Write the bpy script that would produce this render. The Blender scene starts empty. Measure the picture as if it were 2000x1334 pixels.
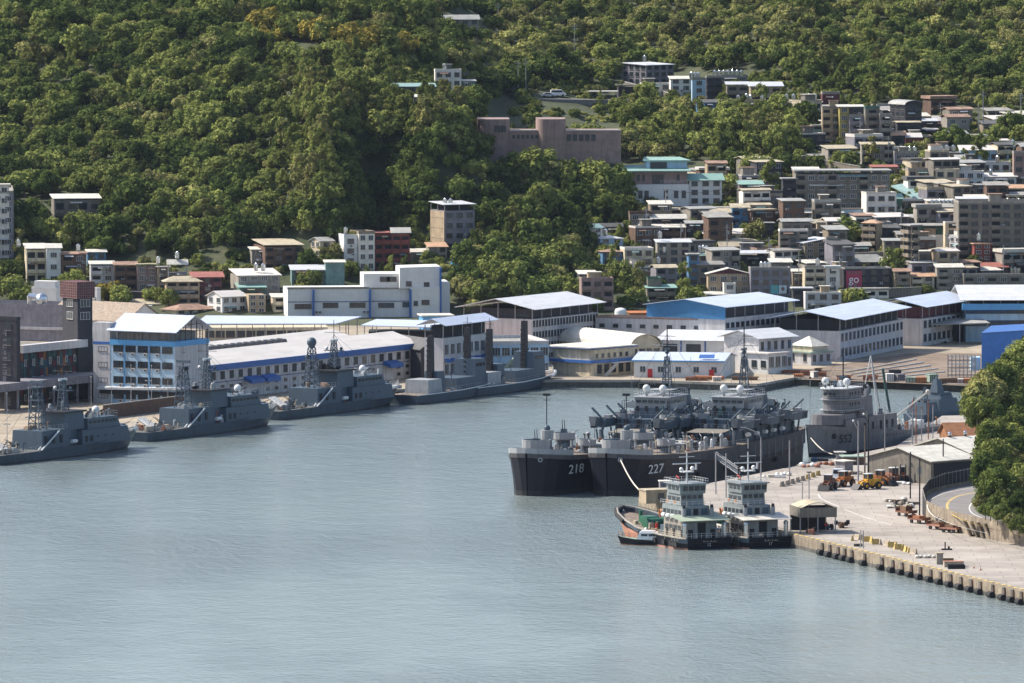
import bpy, bmesh, math, random
from mathutils import Vector, Matrix, noise
R = math.radians
random.seed(11)
SC = bpy.context.scene
COL = SC.collection
# ---------------------------------------------------------------- camera
FPX, CX, CY, HCAM, HORIZ = 17200.0, 1000.0, 667.0, 150.0, -450.0
PITCH = math.atan((CY-HORIZ)/FPX)
cd = bpy.data.cameras.new('camera'); cam = bpy.data.objects.new('camera', cd); COL.objects.link(cam)
cam.location = (0, 0, HCAM); cam.rotation_euler = (math.pi/2-PITCH, 0, 0)
cd.sensor_width = 36; cd.lens = FPX/2000*36; cd.clip_start = 10; cd.clip_end = 20000
SC.camera = cam
# ---------------------------------------------------------------- sky, sun, exposure
SUN_AZ, SUN_EL = R(-69), R(44)          # azimuth measured from +Y towards +X
w = bpy.data.worlds.new('World'); SC.world = w; w.use_nodes = True
nt = w.node_tree; nt.nodes.clear()
sky = nt.nodes.new('ShaderNodeTexSky'); sky.sky_type = 'NISHITA'; sky.sun_disc = False
sky.sun_elevation = SUN_EL; sky.sun_rotation = SUN_AZ; sky.air_density = 1.0; sky.dust_density = 2.2; sky.ozone_density = 1.5
bg = nt.nodes.new('ShaderNodeBackground'); bg.inputs[1].default_value = 0.14
wo = nt.nodes.new('ShaderNodeOutputWorld'); nt.links.new(sky.outputs[0], bg.inputs[0]); nt.links.new(bg.outputs[0], wo.inputs[0])
sd = bpy.data.lights.new('sun', 'SUN'); sd.energy = 5.0; sd.angle = R(0.5); sd.color = (1.0, 0.93, 0.82)
sun = bpy.data.objects.new('sun', sd); COL.objects.link(sun)
sdir = Vector((math.sin(SUN_AZ)*math.cos(SUN_EL), math.cos(SUN_AZ)*math.cos(SUN_EL), math.sin(SUN_EL)))
sun.rotation_euler = (-sdir).to_track_quat('-Z', 'Y').to_euler(); sun.location = (-200, 1500, 400)
SC.view_settings.view_transform = 'Standard'; SC.view_settings.look = 'None'
SC.view_settings.exposure = 0.55; SC.view_settings.gamma = 1
SC.render.engine = 'CYCLES'
try:
    SC.cycles.volume_bounces = 0; SC.cycles.max_bounces = 6; SC.cycles.transparent_max_bounces = 12
except Exception: pass
# ---------------------------------------------------------------- photo pixel <-> world
def ray(px, py):
    a = (px-CX)/FPX; b = -(py-CY)/FPX
    c, s = math.cos(PITCH), math.sin(PITCH)
    return Vector((a, c+b*s, -s+b*c))
def at_z(px, py, z=0.0):
    r = ray(px, py); t = (z-HCAM)/r.z
    return Vector((r.x*t, r.y*t, z))
def at_d(px, py, d):
    r = ray(px, py); t = d/r.y
    return Vector((r.x*t, d, HCAM+r.z*t))
def proj(p):
    c, s = math.cos(PITCH), math.sin(PITCH)
    z = p[2]-HCAM; fw = p[1]*c-z*s; up = p[1]*s+z*c
    return (CX+FPX*p[0]/fw, CY-FPX*up/fw)
def scl(d): return FPX/d
# ---------------------------------------------------------------- materials
MATS = {}
def mat(name, col, rough=0.8, metal=0.0, var=0.25, vs=0.6, streak=0.0, bump=0.0, bs=4.0, ribs=0.0, ribdir='X', spec=0.4, col2=None, panels=None):
    if name in MATS: return MATS[name]
    m = bpy.data.materials.new(name); m.use_nodes = True
    n = m.node_tree.nodes; l = m.node_tree.links; n.clear()
    out = n.new('ShaderNodeOutputMaterial'); p = n.new('ShaderNodeBsdfPrincipled')
    p.inputs['Roughness'].default_value = rough; p.inputs['Metallic'].default_value = metal
    p.inputs['Specular IOR Level'].default_value = spec
    l.new(p.outputs[0], out.inputs[0])
    tc = n.new('ShaderNodeTexCoord'); oi = n.new('ShaderNodeObjectInfo')
    ad = n.new('ShaderNodeVectorMath'); ad.operation = 'ADD'
    l.new(tc.outputs['Object'], ad.inputs[0]); 
    sc = n.new('ShaderNodeMath'); sc.operation = 'MULTIPLY'; sc.inputs[1].default_value = 50
    l.new(oi.outputs['Random'], sc.inputs[0]); l.new(sc.outputs[0], ad.inputs[1])
    no = n.new('ShaderNodeTexNoise'); no.inputs['Scale'].default_value = vs; no.inputs['Detail'].default_value = 6
    no.inputs['Roughness'].default_value = 0.65
    l.new(ad.outputs[0], no.inputs['Vector'])
    rmp = n.new('ShaderNodeValToRGB'); l.new(no.outputs[0], rmp.inputs[0])
    c = Vector(col)
    lo = c*(1-var); hi = c*(1+var*0.6)
    if col2: lo = Vector(col2); hi = c
    rmp.color_ramp.elements[0].position = 0.32; rmp.color_ramp.elements[1].position = 0.68
    rmp.color_ramp.elements[0].color = (*lo, 1); rmp.color_ramp.elements[1].color = (*hi, 1)
    src = rmp.outputs[0]
    if streak > 0:
        mp = n.new('ShaderNodeMapping'); mp.inputs['Scale'].default_value = (1.6, 1.6, 0.12)
        l.new(ad.outputs[0], mp.inputs[0])
        n2 = n.new('ShaderNodeTexNoise'); n2.inputs['Scale'].default_value = 1.0; n2.inputs['Detail'].default_value = 5
        l.new(mp.outputs[0], n2.inputs['Vector'])
        r2 = n.new('ShaderNodeValToRGB'); r2.color_ramp.elements[0].position = 0.42; r2.color_ramp.elements[1].position = 0.7
        r2.color_ramp.elements[0].color = (0, 0, 0, 1); r2.color_ramp.elements[1].color = (streak,)*3+(1,)
        l.new(n2.outputs[0], r2.inputs[0])
        mx = n.new('ShaderNodeMix'); mx.data_type = 'RGBA'
        l.new(r2.outputs[0], mx.inputs[0]); l.new(src, mx.inputs[6])
        mx.inputs[7].default_value = (c.x*0.35+.01, c.y*0.32+.01, c.z*0.3+.01, 1); src = mx.outputs[2]
    if panels:
        br = n.new('ShaderNodeTexBrick'); br.inputs['Scale'].default_value = 1; br.inputs['Brick Width'].default_value = panels[0]; br.inputs['Row Height'].default_value = panels[1]
        br.inputs['Mortar Size'].default_value = panels[2]; br.inputs['Color1'].default_value = (1-panels[3],)*3+(1,); br.inputs['Color2'].default_value = (1,1,1,1); br.inputs['Mortar'].default_value = (panels[4],)*3+(1,)
        l.new(tc.outputs['Object'], br.inputs['Vector'])
        mq = n.new('ShaderNodeMix'); mq.data_type = 'RGBA'; mq.blend_type = 'MULTIPLY'; mq.inputs[0].default_value = 1
        l.new(src, mq.inputs[6]); l.new(br.outputs['Color'], mq.inputs[7]); src = mq.outputs[2]
    l.new(src, p.inputs['Base Color'])
    if bump > 0 or ribs > 0:
        b = n.new('ShaderNodeBump'); b.inputs['Strength'].default_value = 0.6; b.inputs['Distance'].default_value = max(bump, ribs)
        if ribs > 0:
            wv = n.new('ShaderNodeTexWave'); wv.wave_type = 'BANDS'; wv.bands_direction = ribdir; wv.inputs['Scale'].default_value = 0.9
            l.new(tc.outputs['Object'], wv.inputs['Vector']); l.new(wv.outputs[0], b.inputs['Height'])
        else:
            n3 = n.new('ShaderNodeTexNoise'); n3.inputs['Scale'].default_value = bs; n3.inputs['Detail'].default_value = 4
            l.new(tc.outputs['Object'], n3.inputs['Vector']); l.new(n3.outputs[0], b.inputs['Height'])
        l.new(b.outputs[0], p.inputs['Normal'])
    MATS[name] = m; return m
def M(name): return MATS[name]
for nm, c, kw in [
    # painted walls
    ('wall_white', (0.710,0.664,0.596), dict(var=.12, streak=.25)), ('wall_clean', (.66,.655,.64), dict(var=.08, streak=.12)),
    ('wall_cream', (0.580,0.500,0.363), dict(streak=.45)), ('wall_grey', (0.289,0.264,0.228), dict(streak=.45)),
    ('wall_concrete', (0.196,0.178,0.149), dict(streak=.55)), ('wall_dark', (.038,.038,.048), dict(streak=.4)),
    ('wall_tan', (0.394,0.309,0.211), dict(streak=.45)), ('wall_brown', (0.130,0.078,0.055), dict(streak=.4)),
    ('wall_pink', (.285,.205,.185), dict(streak=.35)), ('wall_teal', (0.158,0.259,0.245), dict(streak=.4)),
    ('wall_green', (0.070,0.154,0.112), dict(streak=.3)), ('wall_red', (0.240,0.060,0.048), dict(streak=.35)),
    ('wall_maroon', (0.104,0.032,0.040), dict(var=.3)), ('wall_yellow', (0.350,0.294,0.084), dict(streak=.4)),
    ('wall_lilac', (0.223,0.213,0.240), dict(streak=.35)), ('wall_blue', (0.080,0.192,0.336), dict(streak=.3)),
    ('wall_sky', (.38,.54,.68), dict(var=.12, vs=.3, streak=.3)), ('wall_stone', (0.269,0.223,0.168), dict(var=.4, vs=2.5, streak=.5)),
    ('wall_lavender', (.52,.51,.515), dict(var=.14, vs=.3, streak=.4)),
    # metal roofs
    ('roof_white', (.56,.575,.60), dict(panels=(6.5,1.1,.03,.14,.8), rough=.5, var=.1, ribs=.05)), ('roof_offwhite', (.62,.59,.52), dict(panels=(6.5,1.1,.03,.14,.8), rough=.6, var=.2, ribs=.05)),
    ('roof_pale_blue', (.50,.56,.68), dict(panels=(6.5,1.1,.03,.14,.8), rough=.45, var=.06, ribs=.05)), ('roof_grey', (.36,.36,.34), dict(panels=(6.5,1.1,.03,.14,.8), rough=.6, ribs=.05)),
    ('roof_dark', (0.090,0.090,0.090), dict(ribs=.05)), ('roof_red', (.36,.13,.10), dict(panels=(6.5,1.1,.03,.14,.8), rough=.6, ribs=.05)),
    ('roof_rust', (.30,.19,.14), dict(var=.45, ribs=.05)), ('roof_tan', (.46,.40,.29), dict(panels=(6.5,1.1,.03,.14,.8), var=.35, ribs=.05)),
    ('roof_green', (.27,.36,.30), dict(ribs=.05)), ('roof_jade', (.22,.36,.32), dict(var=.15, ribs=.04)), ('roof_orange', (.50,.31,.20), dict(panels=(6.5,1.1,.03,.14,.8), var=.3, ribs=.05)),
    ('roof_tile', (.33,.26,.20), dict(var=.4, vs=1.5, ribs=.12)), ('roof_pinkish', (.64,.60,.56), dict(panels=(6.5,1.1,.03,.14,.8), rough=.55, var=.08, vs=.15, ribs=.04)),
    ('roof_teal', (.20,.31,.31), dict(ribs=.05)),
    ('roof_slab', (0.280,0.269,0.245), dict(var=.35, vs=.5)),
    # accents
    ('blue_paint', (.03,.16,.50), dict(rough=.5, var=.15)), ('blue_trim', (.035,.12,.36), dict(rough=.5, var=.2)),
    ('blue_mid', (.10,.33,.62), dict(rough=.5, var=.1)), ('navy_trim', (.03,.07,.2), dict(rough=.5)),
    ('glass', (.035,.045,.055), dict(rough=.12, var=.5, vs=.9, spec=.6)), ('frame_white', (.62,.62,.62), dict(rough=.5)),
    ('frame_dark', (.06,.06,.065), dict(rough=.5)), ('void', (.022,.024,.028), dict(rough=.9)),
    ('steel_tank', (.62,.64,.66), dict(rough=.22, metal=.9, var=.1)), ('pole_metal', (.30,.30,.31), dict(rough=.5, metal=.2)),
    ('red_paint', (.55,.03,.03), dict(rough=.5)), ('white_paint', (.78,.78,.78), dict(rough=.5, var=.08)),
    ('orange_paint', (.42,.15,.045), dict(rough=.55)), ('brown_wood', (.16,.09,.05), dict(var=.4)),
    # ships
    ('hull_black', (.005,.006,.014), dict(rough=.5, spec=.25, var=.35, vs=.25, streak=.2)), ('navy_grey', (.058,.090,.125), dict(rough=.55, var=.12, streak=.2)),
    ('navy_grey_hull', (.038,.060,.088), dict(rough=.5, var=.25, vs=.35, streak=.55)), ('navy_light', (.30,.315,.33), dict(rough=.55, var=.12, streak=.2)),
    ('navy_deck', (0.105,0.112,0.112), dict(rough=.85)), ('deck_rusty', (0.210,0.168,0.133), dict(rough=.9, var=.45, vs=.8)),
    ('mast_dark', (.012,.013,.018), dict(rough=.6)), ('radome_white', (0.666,0.675,0.666), dict(rough=.45, var=.06)),
    ('hull_wartime', (.165,.160,.170), dict(rough=.6, var=.2, vs=.4, streak=.5)), ('rust', (.30,.12,.06), dict(var=.5, vs=1.2)),
    ('hull_rust_red', (.42,.20,.14), dict(var=.4, vs=.6, streak=.4)), ('boat_green', (.03,.13,.08), dict(rough=.5)),
    ('awning_green', (.30,.36,.28), dict(rough=.7, var=.15)), ('tug_white', (.22,.25,.26), dict(rough=.5, var=.12, streak=.3)),
    ('rope', (.50,.47,.42), dict(rough=.9)), ('rubber', (.018,.018,.02), dict(rough=.85)),
    ('cargo_net', (.42,.36,.27), dict(var=.6, vs=3)),
    # ground
    ('concrete', (.345,.308,.272), dict(rough=.9, var=.3, vs=.09, bump=.02, panels=(6,5,.09,.10,.62))), ('quay_wall', (0.264,0.216,0.160), dict(var=.45, vs=.7, streak=.6, bump=.08)),
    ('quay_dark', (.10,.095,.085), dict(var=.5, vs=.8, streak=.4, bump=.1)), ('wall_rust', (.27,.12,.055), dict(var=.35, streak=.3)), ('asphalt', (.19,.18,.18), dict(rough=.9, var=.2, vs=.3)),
    ('line_white', (.70,.68,.64), dict(var=.25, vs=1.5)), ('line_yellow', (.62,.45,.12), dict(var=.25, vs=1.5)),
    ('apron', (.34,.285,.215), dict(panels=(6,6,.04,.08,.7), rough=.95, var=.3, vs=.12, bump=.03)), ('barrier_yellow', (.50,.37,.13), dict(var=.3, vs=1.5, streak=.3)),
    ('barrier_concrete', (.36,.30,.23), dict(var=.3, vs=2)), ('loader_yellow', (.62,.33,.02), dict(rough=.5, var=.3, vs=1.5)),
    ('loader_orange', (.42,.15,.035), dict(rough=.6, var=.4, vs=1.5)), ('loader_brown', (.20,.085,.05), dict(rough=.7, var=.5, vs=1.5)),
    ('rock', (.25,.22,.18), dict(var=.5, vs=.6, bump=.2, bs=1.5)), ('bark', (.14,.11,.085), dict(var=.4, vs=2)),
    ('car_white', (.70,.72,.74), dict(rough=.25, var=.03)), ('car_silver', (.42,.44,.47), dict(rough=.3, var=.03)), ('car_dark', (.05,.06,.08), dict(rough=.25, var=.05)),
    ('tarp_blue', (.03,.30,.62), dict(rough=.6)), ('sign_crimson', (.36,.035,.085), dict(rough=.6, var=.1)), ('sign_teal', (.10,.44,.47), dict(rough=.6, var=.06)),
    ('sign_pale', (.60,.66,.68), dict(rough=.6)), ('sign_face', (.32,.16,.12), dict()), ('panel_blue', (.035,.075,.12), dict()), ('panel_teal', (.04,.10,.10), dict()),
    ('panel_red', (.13,.022,.035), dict()), ('panel_orange', (.24,.10,.035), dict()), ('panel_brown', (.075,.05,.035), dict()),
]: mat(nm, c, **kw)
# ---------------------------------------------------------------- mesh builder
class MB:
    def __init__(s): s.v = []; s.f = []; s.m = []; s.ms = []; s.T = None
    def mi(s, m):
        if isinstance(m, str): m = MATS[m]
        if m not in s.ms: s.ms.append(m)
        return s.ms.index(m)
    def add(s, vs, fs, m):
        o = len(s.v); k = s.mi(m)
        if s.T is not None: vs = [s.T @ Vector(v) for v in vs]
        s.v += [tuple(v) for v in vs]; s.f += [tuple(i+o for i in f) for f in fs]; s.m += [k]*len(fs)
        return s
    def box(s, x0, x1, y0, y1, z0, z1, m):
        return s.add([(x0,y0,z0),(x1,y0,z0),(x1,y1,z0),(x0,y1,z0),(x0,y0,z1),(x1,y0,z1),(x1,y1,z1),(x0,y1,z1)],
                     [(0,3,2,1),(4,5,6,7),(0,1,5,4),(1,2,6,5),(2,3,7,6),(3,0,4,7)], m)
    def hexa(s, b, t, m):      # 4 bottom pts, 4 top pts
        return s.add(list(b)+list(t), [(0,3,2,1),(4,5,6,7),(0,1,5,4),(1,2,6,5),(2,3,7,6),(3,0,4,7)], m)
    def cyl(s, x, y, z0, z1, r0, m, r1=None, n=12, cap=True):
        if r1 is None: r1 = r0
        vs = [(x+r0*math.cos(2*math.pi*i/n), y+r0*math.sin(2*math.pi*i/n), z0) for i in range(n)]
        vs += [(x+r1*math.cos(2*math.pi*i/n), y+r1*math.sin(2*math.pi*i/n), z1) for i in range(n)]
        fs = [(i, (i+1)%n, n+(i+1)%n, n+i) for i in range(n)]
        if cap: fs += [tuple(range(n, 2*n)), tuple(reversed(range(n)))]
        return s.add(vs, fs, m)
    def tube(s, p, q, r, m, n=5, r2=None):
        p = Vector(p); q = Vector(q); d = q-p
        if d.length < 1e-5: return s
        if r2 is None: r2 = r
        d.normalize(); a = d.orthogonal().normalized(); b = d.cross(a)
        vs = [p+r*(math.cos(2*math.pi*i/n)*a+math.sin(2*math.pi*i/n)*b) for i in range(n)]
        vs += [q+r2*(math.cos(2*math.pi*i/n)*a+math.sin(2*math.pi*i/n)*b) for i in range(n)]
        return s.add(vs, [(i, (i+1)%n, n+(i+1)%n, n+i) for i in range(n)]+[tuple(range(n, 2*n)), tuple(reversed(range(n)))], m)
    def path(s, pts, r, m, n=5):
        for a, b in zip(pts, pts[1:]): s.tube(a, b, r, m, n)
        return s
    def sph(s, x, y, z, r, m, rz=None, n=12, k=8):
        rz = rz or r; vs = []; fs = []
        for j in range(k+1):
            t = math.pi*j/k
            for i in range(n):
                u = 2*math.pi*i/n
                vs.append((x+r*math.sin(t)*math.cos(u), y+r*math.sin(t)*math.sin(u), z+rz*math.cos(t)))
        for j in range(k):
            for i in range(n): fs.append((j*n+i, (j+1)*n+i, (j+1)*n+(i+1)%n, j*n+(i+1)%n))
        return s.add(vs, fs, m)
    def prism(s, poly, z0, z1, m):
        n = len(poly)
        ar = sum(poly[i][0]*poly[(i+1)%n][1]-poly[(i+1)%n][0]*poly[i][1] for i in range(n))
        if ar < 0: poly = poly[::-1]
        return s.add([(x,y,z0) for x,y in poly]+[(x,y,z1) for x,y in poly],
                     [tuple(reversed(range(n))), tuple(range(n, 2*n))]+[(i, (i+1)%n, n+(i+1)%n, n+i) for i in range(n)], m)
    def slab(s, pts, t, m):    # pts: planar quad/poly in 3-D, thickened downward
        n = len(pts); pts = [Vector(p) for p in pts]
        return s.add(pts+[p-Vector((0,0,t)) for p in pts],
                     [tuple(range(n)), tuple(reversed(range(n, 2*n)))]+[(i, n+i, n+(i+1)%n, (i+1)%n) for i in range(n)], m)
    def build(s, name, parent=None, smooth=False, loc=None, rotz=None):
        me = bpy.data.meshes.new(name); me.from_pydata(s.v, [], s.f)
        for m in s.ms: me.materials.append(m)
        me.polygons.foreach_set('material_index', s.m)
        if smooth: me.polygons.foreach_set('use_smooth', [True]*len(s.f))
        me.update()
        o = bpy.data.objects.new(name, me); COL.objects.link(o)
        if parent: o.parent = parent
        if loc is not None: o.location = loc
        if rotz is not None: o.rotation_euler = (0, 0, rotz)
        return o
def tag(o, label=None, cat=None, group=None, kind=None):
    if label: o['label'] = label
    if cat: o['category'] = cat
    if group: o['group'] = group
    if kind: o['kind'] = kind
    return o
def thing(name, label, cat, loc, rotz=0.0, group=None):
    o = bpy.data.objects.new(name, None); COL.objects.link(o); o.empty_display_size = 1
    o.location = loc; o.rotation_euler = (0, 0, rotz)
    return tag(o, label, cat, group)
def inst(me_obj, name, parent=None, loc=(0,0,0), rotz=0.0, sc=None):
    o = bpy.data.objects.new(name, me_obj.data if hasattr(me_obj, 'data') else me_obj); COL.objects.link(o)
    o.parent = parent; o.location = loc; o.rotation_euler = (0, 0, rotz)
    if sc: o.scale = sc
    return o
def copy_tree(o, parent=None):
    c = o.copy(); COL.objects.link(c); c.parent = parent
    for ch in list(o.children): copy_tree(ch, c)
    return c
def text_mesh(txt, size, m, extrude=0.02):
    cu = bpy.data.curves.new('txt', 'FONT'); cu.body = txt; cu.size = size; cu.extrude = extrude
    cu.align_x = 'CENTER'; cu.align_y = 'CENTER'
    to = bpy.data.objects.new('txt', cu); COL.objects.link(to)
    dg = bpy.context.evaluated_depsgraph_get()
    me = bpy.data.meshes.new_from_object(to.evaluated_get(dg)); COL.objects.unlink(to); bpy.data.objects.remove(to)
    me.materials.clear(); me.materials.append(MATS[m]); return me
def put_text(name, txt, size, m, parent, loc, xdir, zdir=(0,0,1), sx=1.0):
    me = text_mesh(txt, size, m); o = bpy.data.objects.new(name, me); COL.objects.link(o); o.parent = parent
    X = Vector(xdir).normalized(); Z = Vector(zdir); Z = (Z-X*Z.dot(X)).normalized(); N = X.cross(Z)
    mt = Matrix((X*sx, Z, N)).transposed().to_4x4(); mt.translation = Vector(loc); o.matrix_local = mt
    return o
# ================================================================ terrain, water, quays
PROF = {  # px column : (distance, height) profile
 -900:[(2300,.6),(2400,3),(2440,12),(2490,25),(2550,38),(2620,52),(2700,66),(2800,80),(3000,105),(3300,130)],
 0:  [(2300,.6),(2400,3),(2425,9),(2450,17),(2490,27),(2550,38.8),(2610,51.4),(2680,64.3),(2760,77.8),(2900,95),(3100,115),(3300,130)],
 500:[(2300,.6),(2385,2.5),(2410,9),(2430,15.8),(2465,28.2),(2505,40.8),(2550,53.6),(2600,66.5),(2645,75),(2700,75),(2750,77),(2820,84),(2950,98),(3300,130)],
 640:[(2300,.6),(2385,2.5),(2410,9),(2430,17),(2450,33),(2475,46),(2520,57),(2580,66),(2645,76),(2700,77),(2750,79),(2820,86),(2950,99),(3300,130)],
 745:[(2300,.6),(2385,2.5),(2410,8),(2445,14),(2485,19),(2496,32),(2506,50),(2530,56),(2580,62),(2645,70),(2700,72),(2780,79),(2850,84),(2950,97),(3300,130)],
 850:[(2300,.6),(2385,2.5),(2410,8),(2440,16.5),(2458,22),(2468,40),(2485,50),(2520,56),(2570,58),(2620,58),(2700,65),(2780,73),(2850,79),(3000,95),(3300,125)],
 1000:[(2300,.6),(2385,2.5),(2415,10),(2440,20),(2462,26),(2490,25),(2515,34),(2560,43),(2600,40),(2640,38),(2690,45),(2760,58),(2850,70),(3000,90),(3300,120)],
 1200:[(2300,.6),(2400,3),(2440,10),(2480,20),(2500,24.5),(2540,27),(2590,33),(2650,40),(2720,47.5),(2760,49),(2850,60),(3000,75),(3300,110)],
 1600:[(2300,.6),(2400,2.5),(2450,13.5),(2510,25),(2580,36.5),(2660,48.5),(2780,61),(2930,76),(3300,115)],
 2000:[(2300,.6),(2400,2.5),(2450,13.5),(2510,25),(2580,36.5),(2660,48.5),(2780,61),(2930,76),(3300,115)],
 2900:[(2300,.6),(2400,2.5),(2450,13.5),(2510,25),(2580,36.5),(2660,48.5),(2780,61),(2930,76),(3300,115)],
}
PK = sorted(PROF)
def prof(k, d):
    P = PROF[k]
    if d <= P[0][0]: return P[0][1]
    for (a, za), (b, zb) in zip(P, P[1:]):
        if d <= b: return za+(zb-za)*(d-a)/(b-a)
    return P[-1][1]+(d-P[-1][0])*.1
def T(x, d):
    px = CX+FPX*x/d
    px = max(PK[0], min(PK[-1]-1, px))
    for a, b in zip(PK, PK[1:]):
        if px < b:
            t = (px-a)/(b-a); t = t*t*(3-2*t)
            z = prof(a, d)*(1-t)+prof(b, d)*t; break
    if d > 2420:
        k = min(1, (d-2420)/60)
        z += k*(1.6*noise.noise(Vector((x*.02, d*.012, 3)))+.7*noise.noise(Vector((x*.06, d*.05, 7))))
        if px < 1150: z += k*3.0*noise.noise(Vector((x*.008, d*.008, 1)))
    return z
def hit(px, py, d0=2300.0, d1=3250.0):
    d = d0
    r = ray(px, py)
    while d < d1:
        t = d/r.y; z = HCAM+r.z*t
        if z <= T(r.x*t, d): return Vector((r.x*t, d, z))
        d += 1.5
    t = d1/r.y; return Vector((r.x*t, d1, T(r.x*t, d1)))
mt_ground = mat('forest_floor', (.075,.080,.040), rough=.95, var=.5, vs=.12, bump=.8, bs=.5, col2=(.030,.045,.016))
mb = MB(); cols = 150; rows = 130
dd = [2300+(i/rows)**1.15*1000 for i in range(rows+1)]
vs = []; fs = []
for j, d in enumerate(dd):
    for i in range(cols+1):
        px = -900+3800*i/cols; x = (px-CX)/FPX*d; vs.append((x, d, T(x, d)))
for j in range(rows):
    for i in range(cols):
        a = j*(cols+1)+i; fs.append((a, a+1, a+cols+2, a+cols+1))
mb.add(vs, fs, mt_ground); hills = mb.build('hillside', smooth=True); tag(hills, kind='structure')
# ---- water
mw = bpy.data.materials.new('harbour_water'); mw.use_nodes = True
n = mw.node_tree.nodes; l = mw.node_tree.links; n.clear()
out = n.new('ShaderNodeOutputMaterial'); p = n.new('ShaderNodeBsdfPrincipled'); l.new(p.outputs[0], out.inputs[0])
p.inputs['Base Color'].default_value = (.205,.25,.25,1); p.inputs['IOR'].default_value = 1.333
p.inputs['Roughness'].default_value = .06
tc = n.new('ShaderNodeTexCoord')
def wn(scale, sx, sy, detail, rough=.6):
    mp = n.new('ShaderNodeMapping'); mp.inputs['Scale'].default_value = (sx, sy, 1)
    l.new(tc.outputs['Object'], mp.inputs[0])
    t = n.new('ShaderNodeTexNoise'); t.inputs['Scale'].default_value = scale; t.inputs['Detail'].default_value = detail; t.inputs['Roughness'].default_value = rough
    l.new(mp.outputs[0], t.inputs['Vector']); return t
a = wn(1.0, .75, .36, 5, .66); b = wn(.16, 1, .6, 3)
patch = wn(.010, 1, .55, 4, .62)
pr = n.new('ShaderNodeValToRGB'); pr.color_ramp.elements[0].position = .40; pr.color_ramp.elements[1].position = .66
pr.color_ramp.elements[0].color = (.26,)*3+(1,); pr.color_ramp.elements[1].color = (1,)*3+(1,)
l.new(patch.outputs[0], pr.inputs[0])
sm = n.new('ShaderNodeMath'); sm.operation = 'ADD'; l.new(a.outputs[0], sm.inputs[0]); l.new(b.outputs[0], sm.inputs[1])
bp = n.new('ShaderNodeBump'); bp.inputs['Distance'].default_value = .85
ml = n.new('ShaderNodeMath'); ml.operation = 'MULTIPLY'; ml.inputs[1].default_value = .85; l.new(pr.outputs[0], ml.inputs[0])
l.new(ml.outputs[0], bp.inputs['Strength']); l.new(sm.outputs[0], bp.inputs['Height']); l.new(bp.outputs[0], p.inputs['Normal'])
mb = MB(); MATS['water'] = mw
mb.add([(-900,200,0),(900,200,0),(900,2500,0),(-900,2500,0)], [(0,1,2,3)], 'water'); tag(mb.build('water'), kind='structure')
# ---- naval quay (far side)
QZ = 1.7
qedge = [(-500,985),(0,889),(255,850),(520,813),(775,776),(1000,760),(1085,757),(1250,757),(1480,765),(1552,752),(1700,757),(1900,766),(2600,800)]
qpts = [at_z(px, py, 0) for px, py in qedge]
poly = [(v.x, v.y) for v in qpts]+[(420,2320),(420,2425),(-420,2425)]
mb = MB()
mb.add([(x,y,QZ) for x,y in poly], [tuple(range(len(poly)))], 'apron'); q = mb.build('quay_apron'); tag(q, kind='structure')
mb = MB()
for a_, b_ in zip(qpts, qpts[1:]):
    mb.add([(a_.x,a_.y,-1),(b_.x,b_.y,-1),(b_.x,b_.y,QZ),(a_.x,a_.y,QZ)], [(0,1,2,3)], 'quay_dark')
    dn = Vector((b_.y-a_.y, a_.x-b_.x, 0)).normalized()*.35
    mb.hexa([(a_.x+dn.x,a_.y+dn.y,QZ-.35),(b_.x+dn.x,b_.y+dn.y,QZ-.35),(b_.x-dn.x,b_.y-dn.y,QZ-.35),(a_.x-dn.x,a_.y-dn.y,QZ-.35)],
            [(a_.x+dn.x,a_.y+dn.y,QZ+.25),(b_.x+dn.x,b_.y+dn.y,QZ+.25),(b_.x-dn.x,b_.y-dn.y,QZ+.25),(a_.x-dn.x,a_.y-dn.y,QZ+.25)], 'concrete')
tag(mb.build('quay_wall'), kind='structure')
# ---- right wharf
WZ = 2.4
W0 = at_z(1247, 972, WZ); W1 = at_z(2000, 1156, WZ); wd = (W1-W0).normalized(); W2 = W0+wd*330
fd = Vector((.39, .92, 0)).normalized()
F1 = W0+fd*150; F2 = at_z(1840, 812, WZ); F3 = at_z(2300, 800, WZ)
W0b = W0+Vector((1.2,3.5,0))
poly = [(W0.x,W0.y),(W1.x,W1.y),(W2.x,W2.y),(260,W2.y),(F3.x,F3.y),(F2.x,F2.y),(F1.x,F1.y),(W0b.x,W0b.y)]
mb = MB(); mb.add([(x,y,WZ) for x,y in poly], [tuple(range(len(poly)))], 'concrete'); tag(mb.build('wharf'), kind='structure')
mb = MB()
def wseg(a_, b_, m, z0=-1, z1=WZ, t=.5):
    dn = Vector((b_.y-a_.y, a_.x-b_.x, 0)).normalized()*t
    mb.hexa([(a_.x+.0,a_.y,z0),(b_.x,b_.y,z0),(b_.x-dn.x,b_.y-dn.y,z0),(a_.x-dn.x,a_.y-dn.y,z0)],
            [(a_.x,a_.y,z1-.012),(b_.x,b_.y,z1-.012),(b_.x-dn.x,b_.y-dn.y,z1-.012),(a_.x-dn.x,a_.y-dn.y,z1-.012)], m)
wseg(W0, W2, 'quay_wall'); wl_n = Vector((wd.y, -wd.x, 0)); wl_n = wl_n if wl_n.y < 0 else -wl_n; wseg(W0+wl_n*.06, W2+wl_n*.06, 'quay_dark', -1, .75, .05); wseg(W0b, W0, 'quay_wall'); wseg(F1, W0b, 'quay_wall'); wseg(F2, F1, 'quay_wall'); wseg(F3, F2, 'quay_wall')
tag(mb.build('wharf_wall'), kind='structure')
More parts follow.
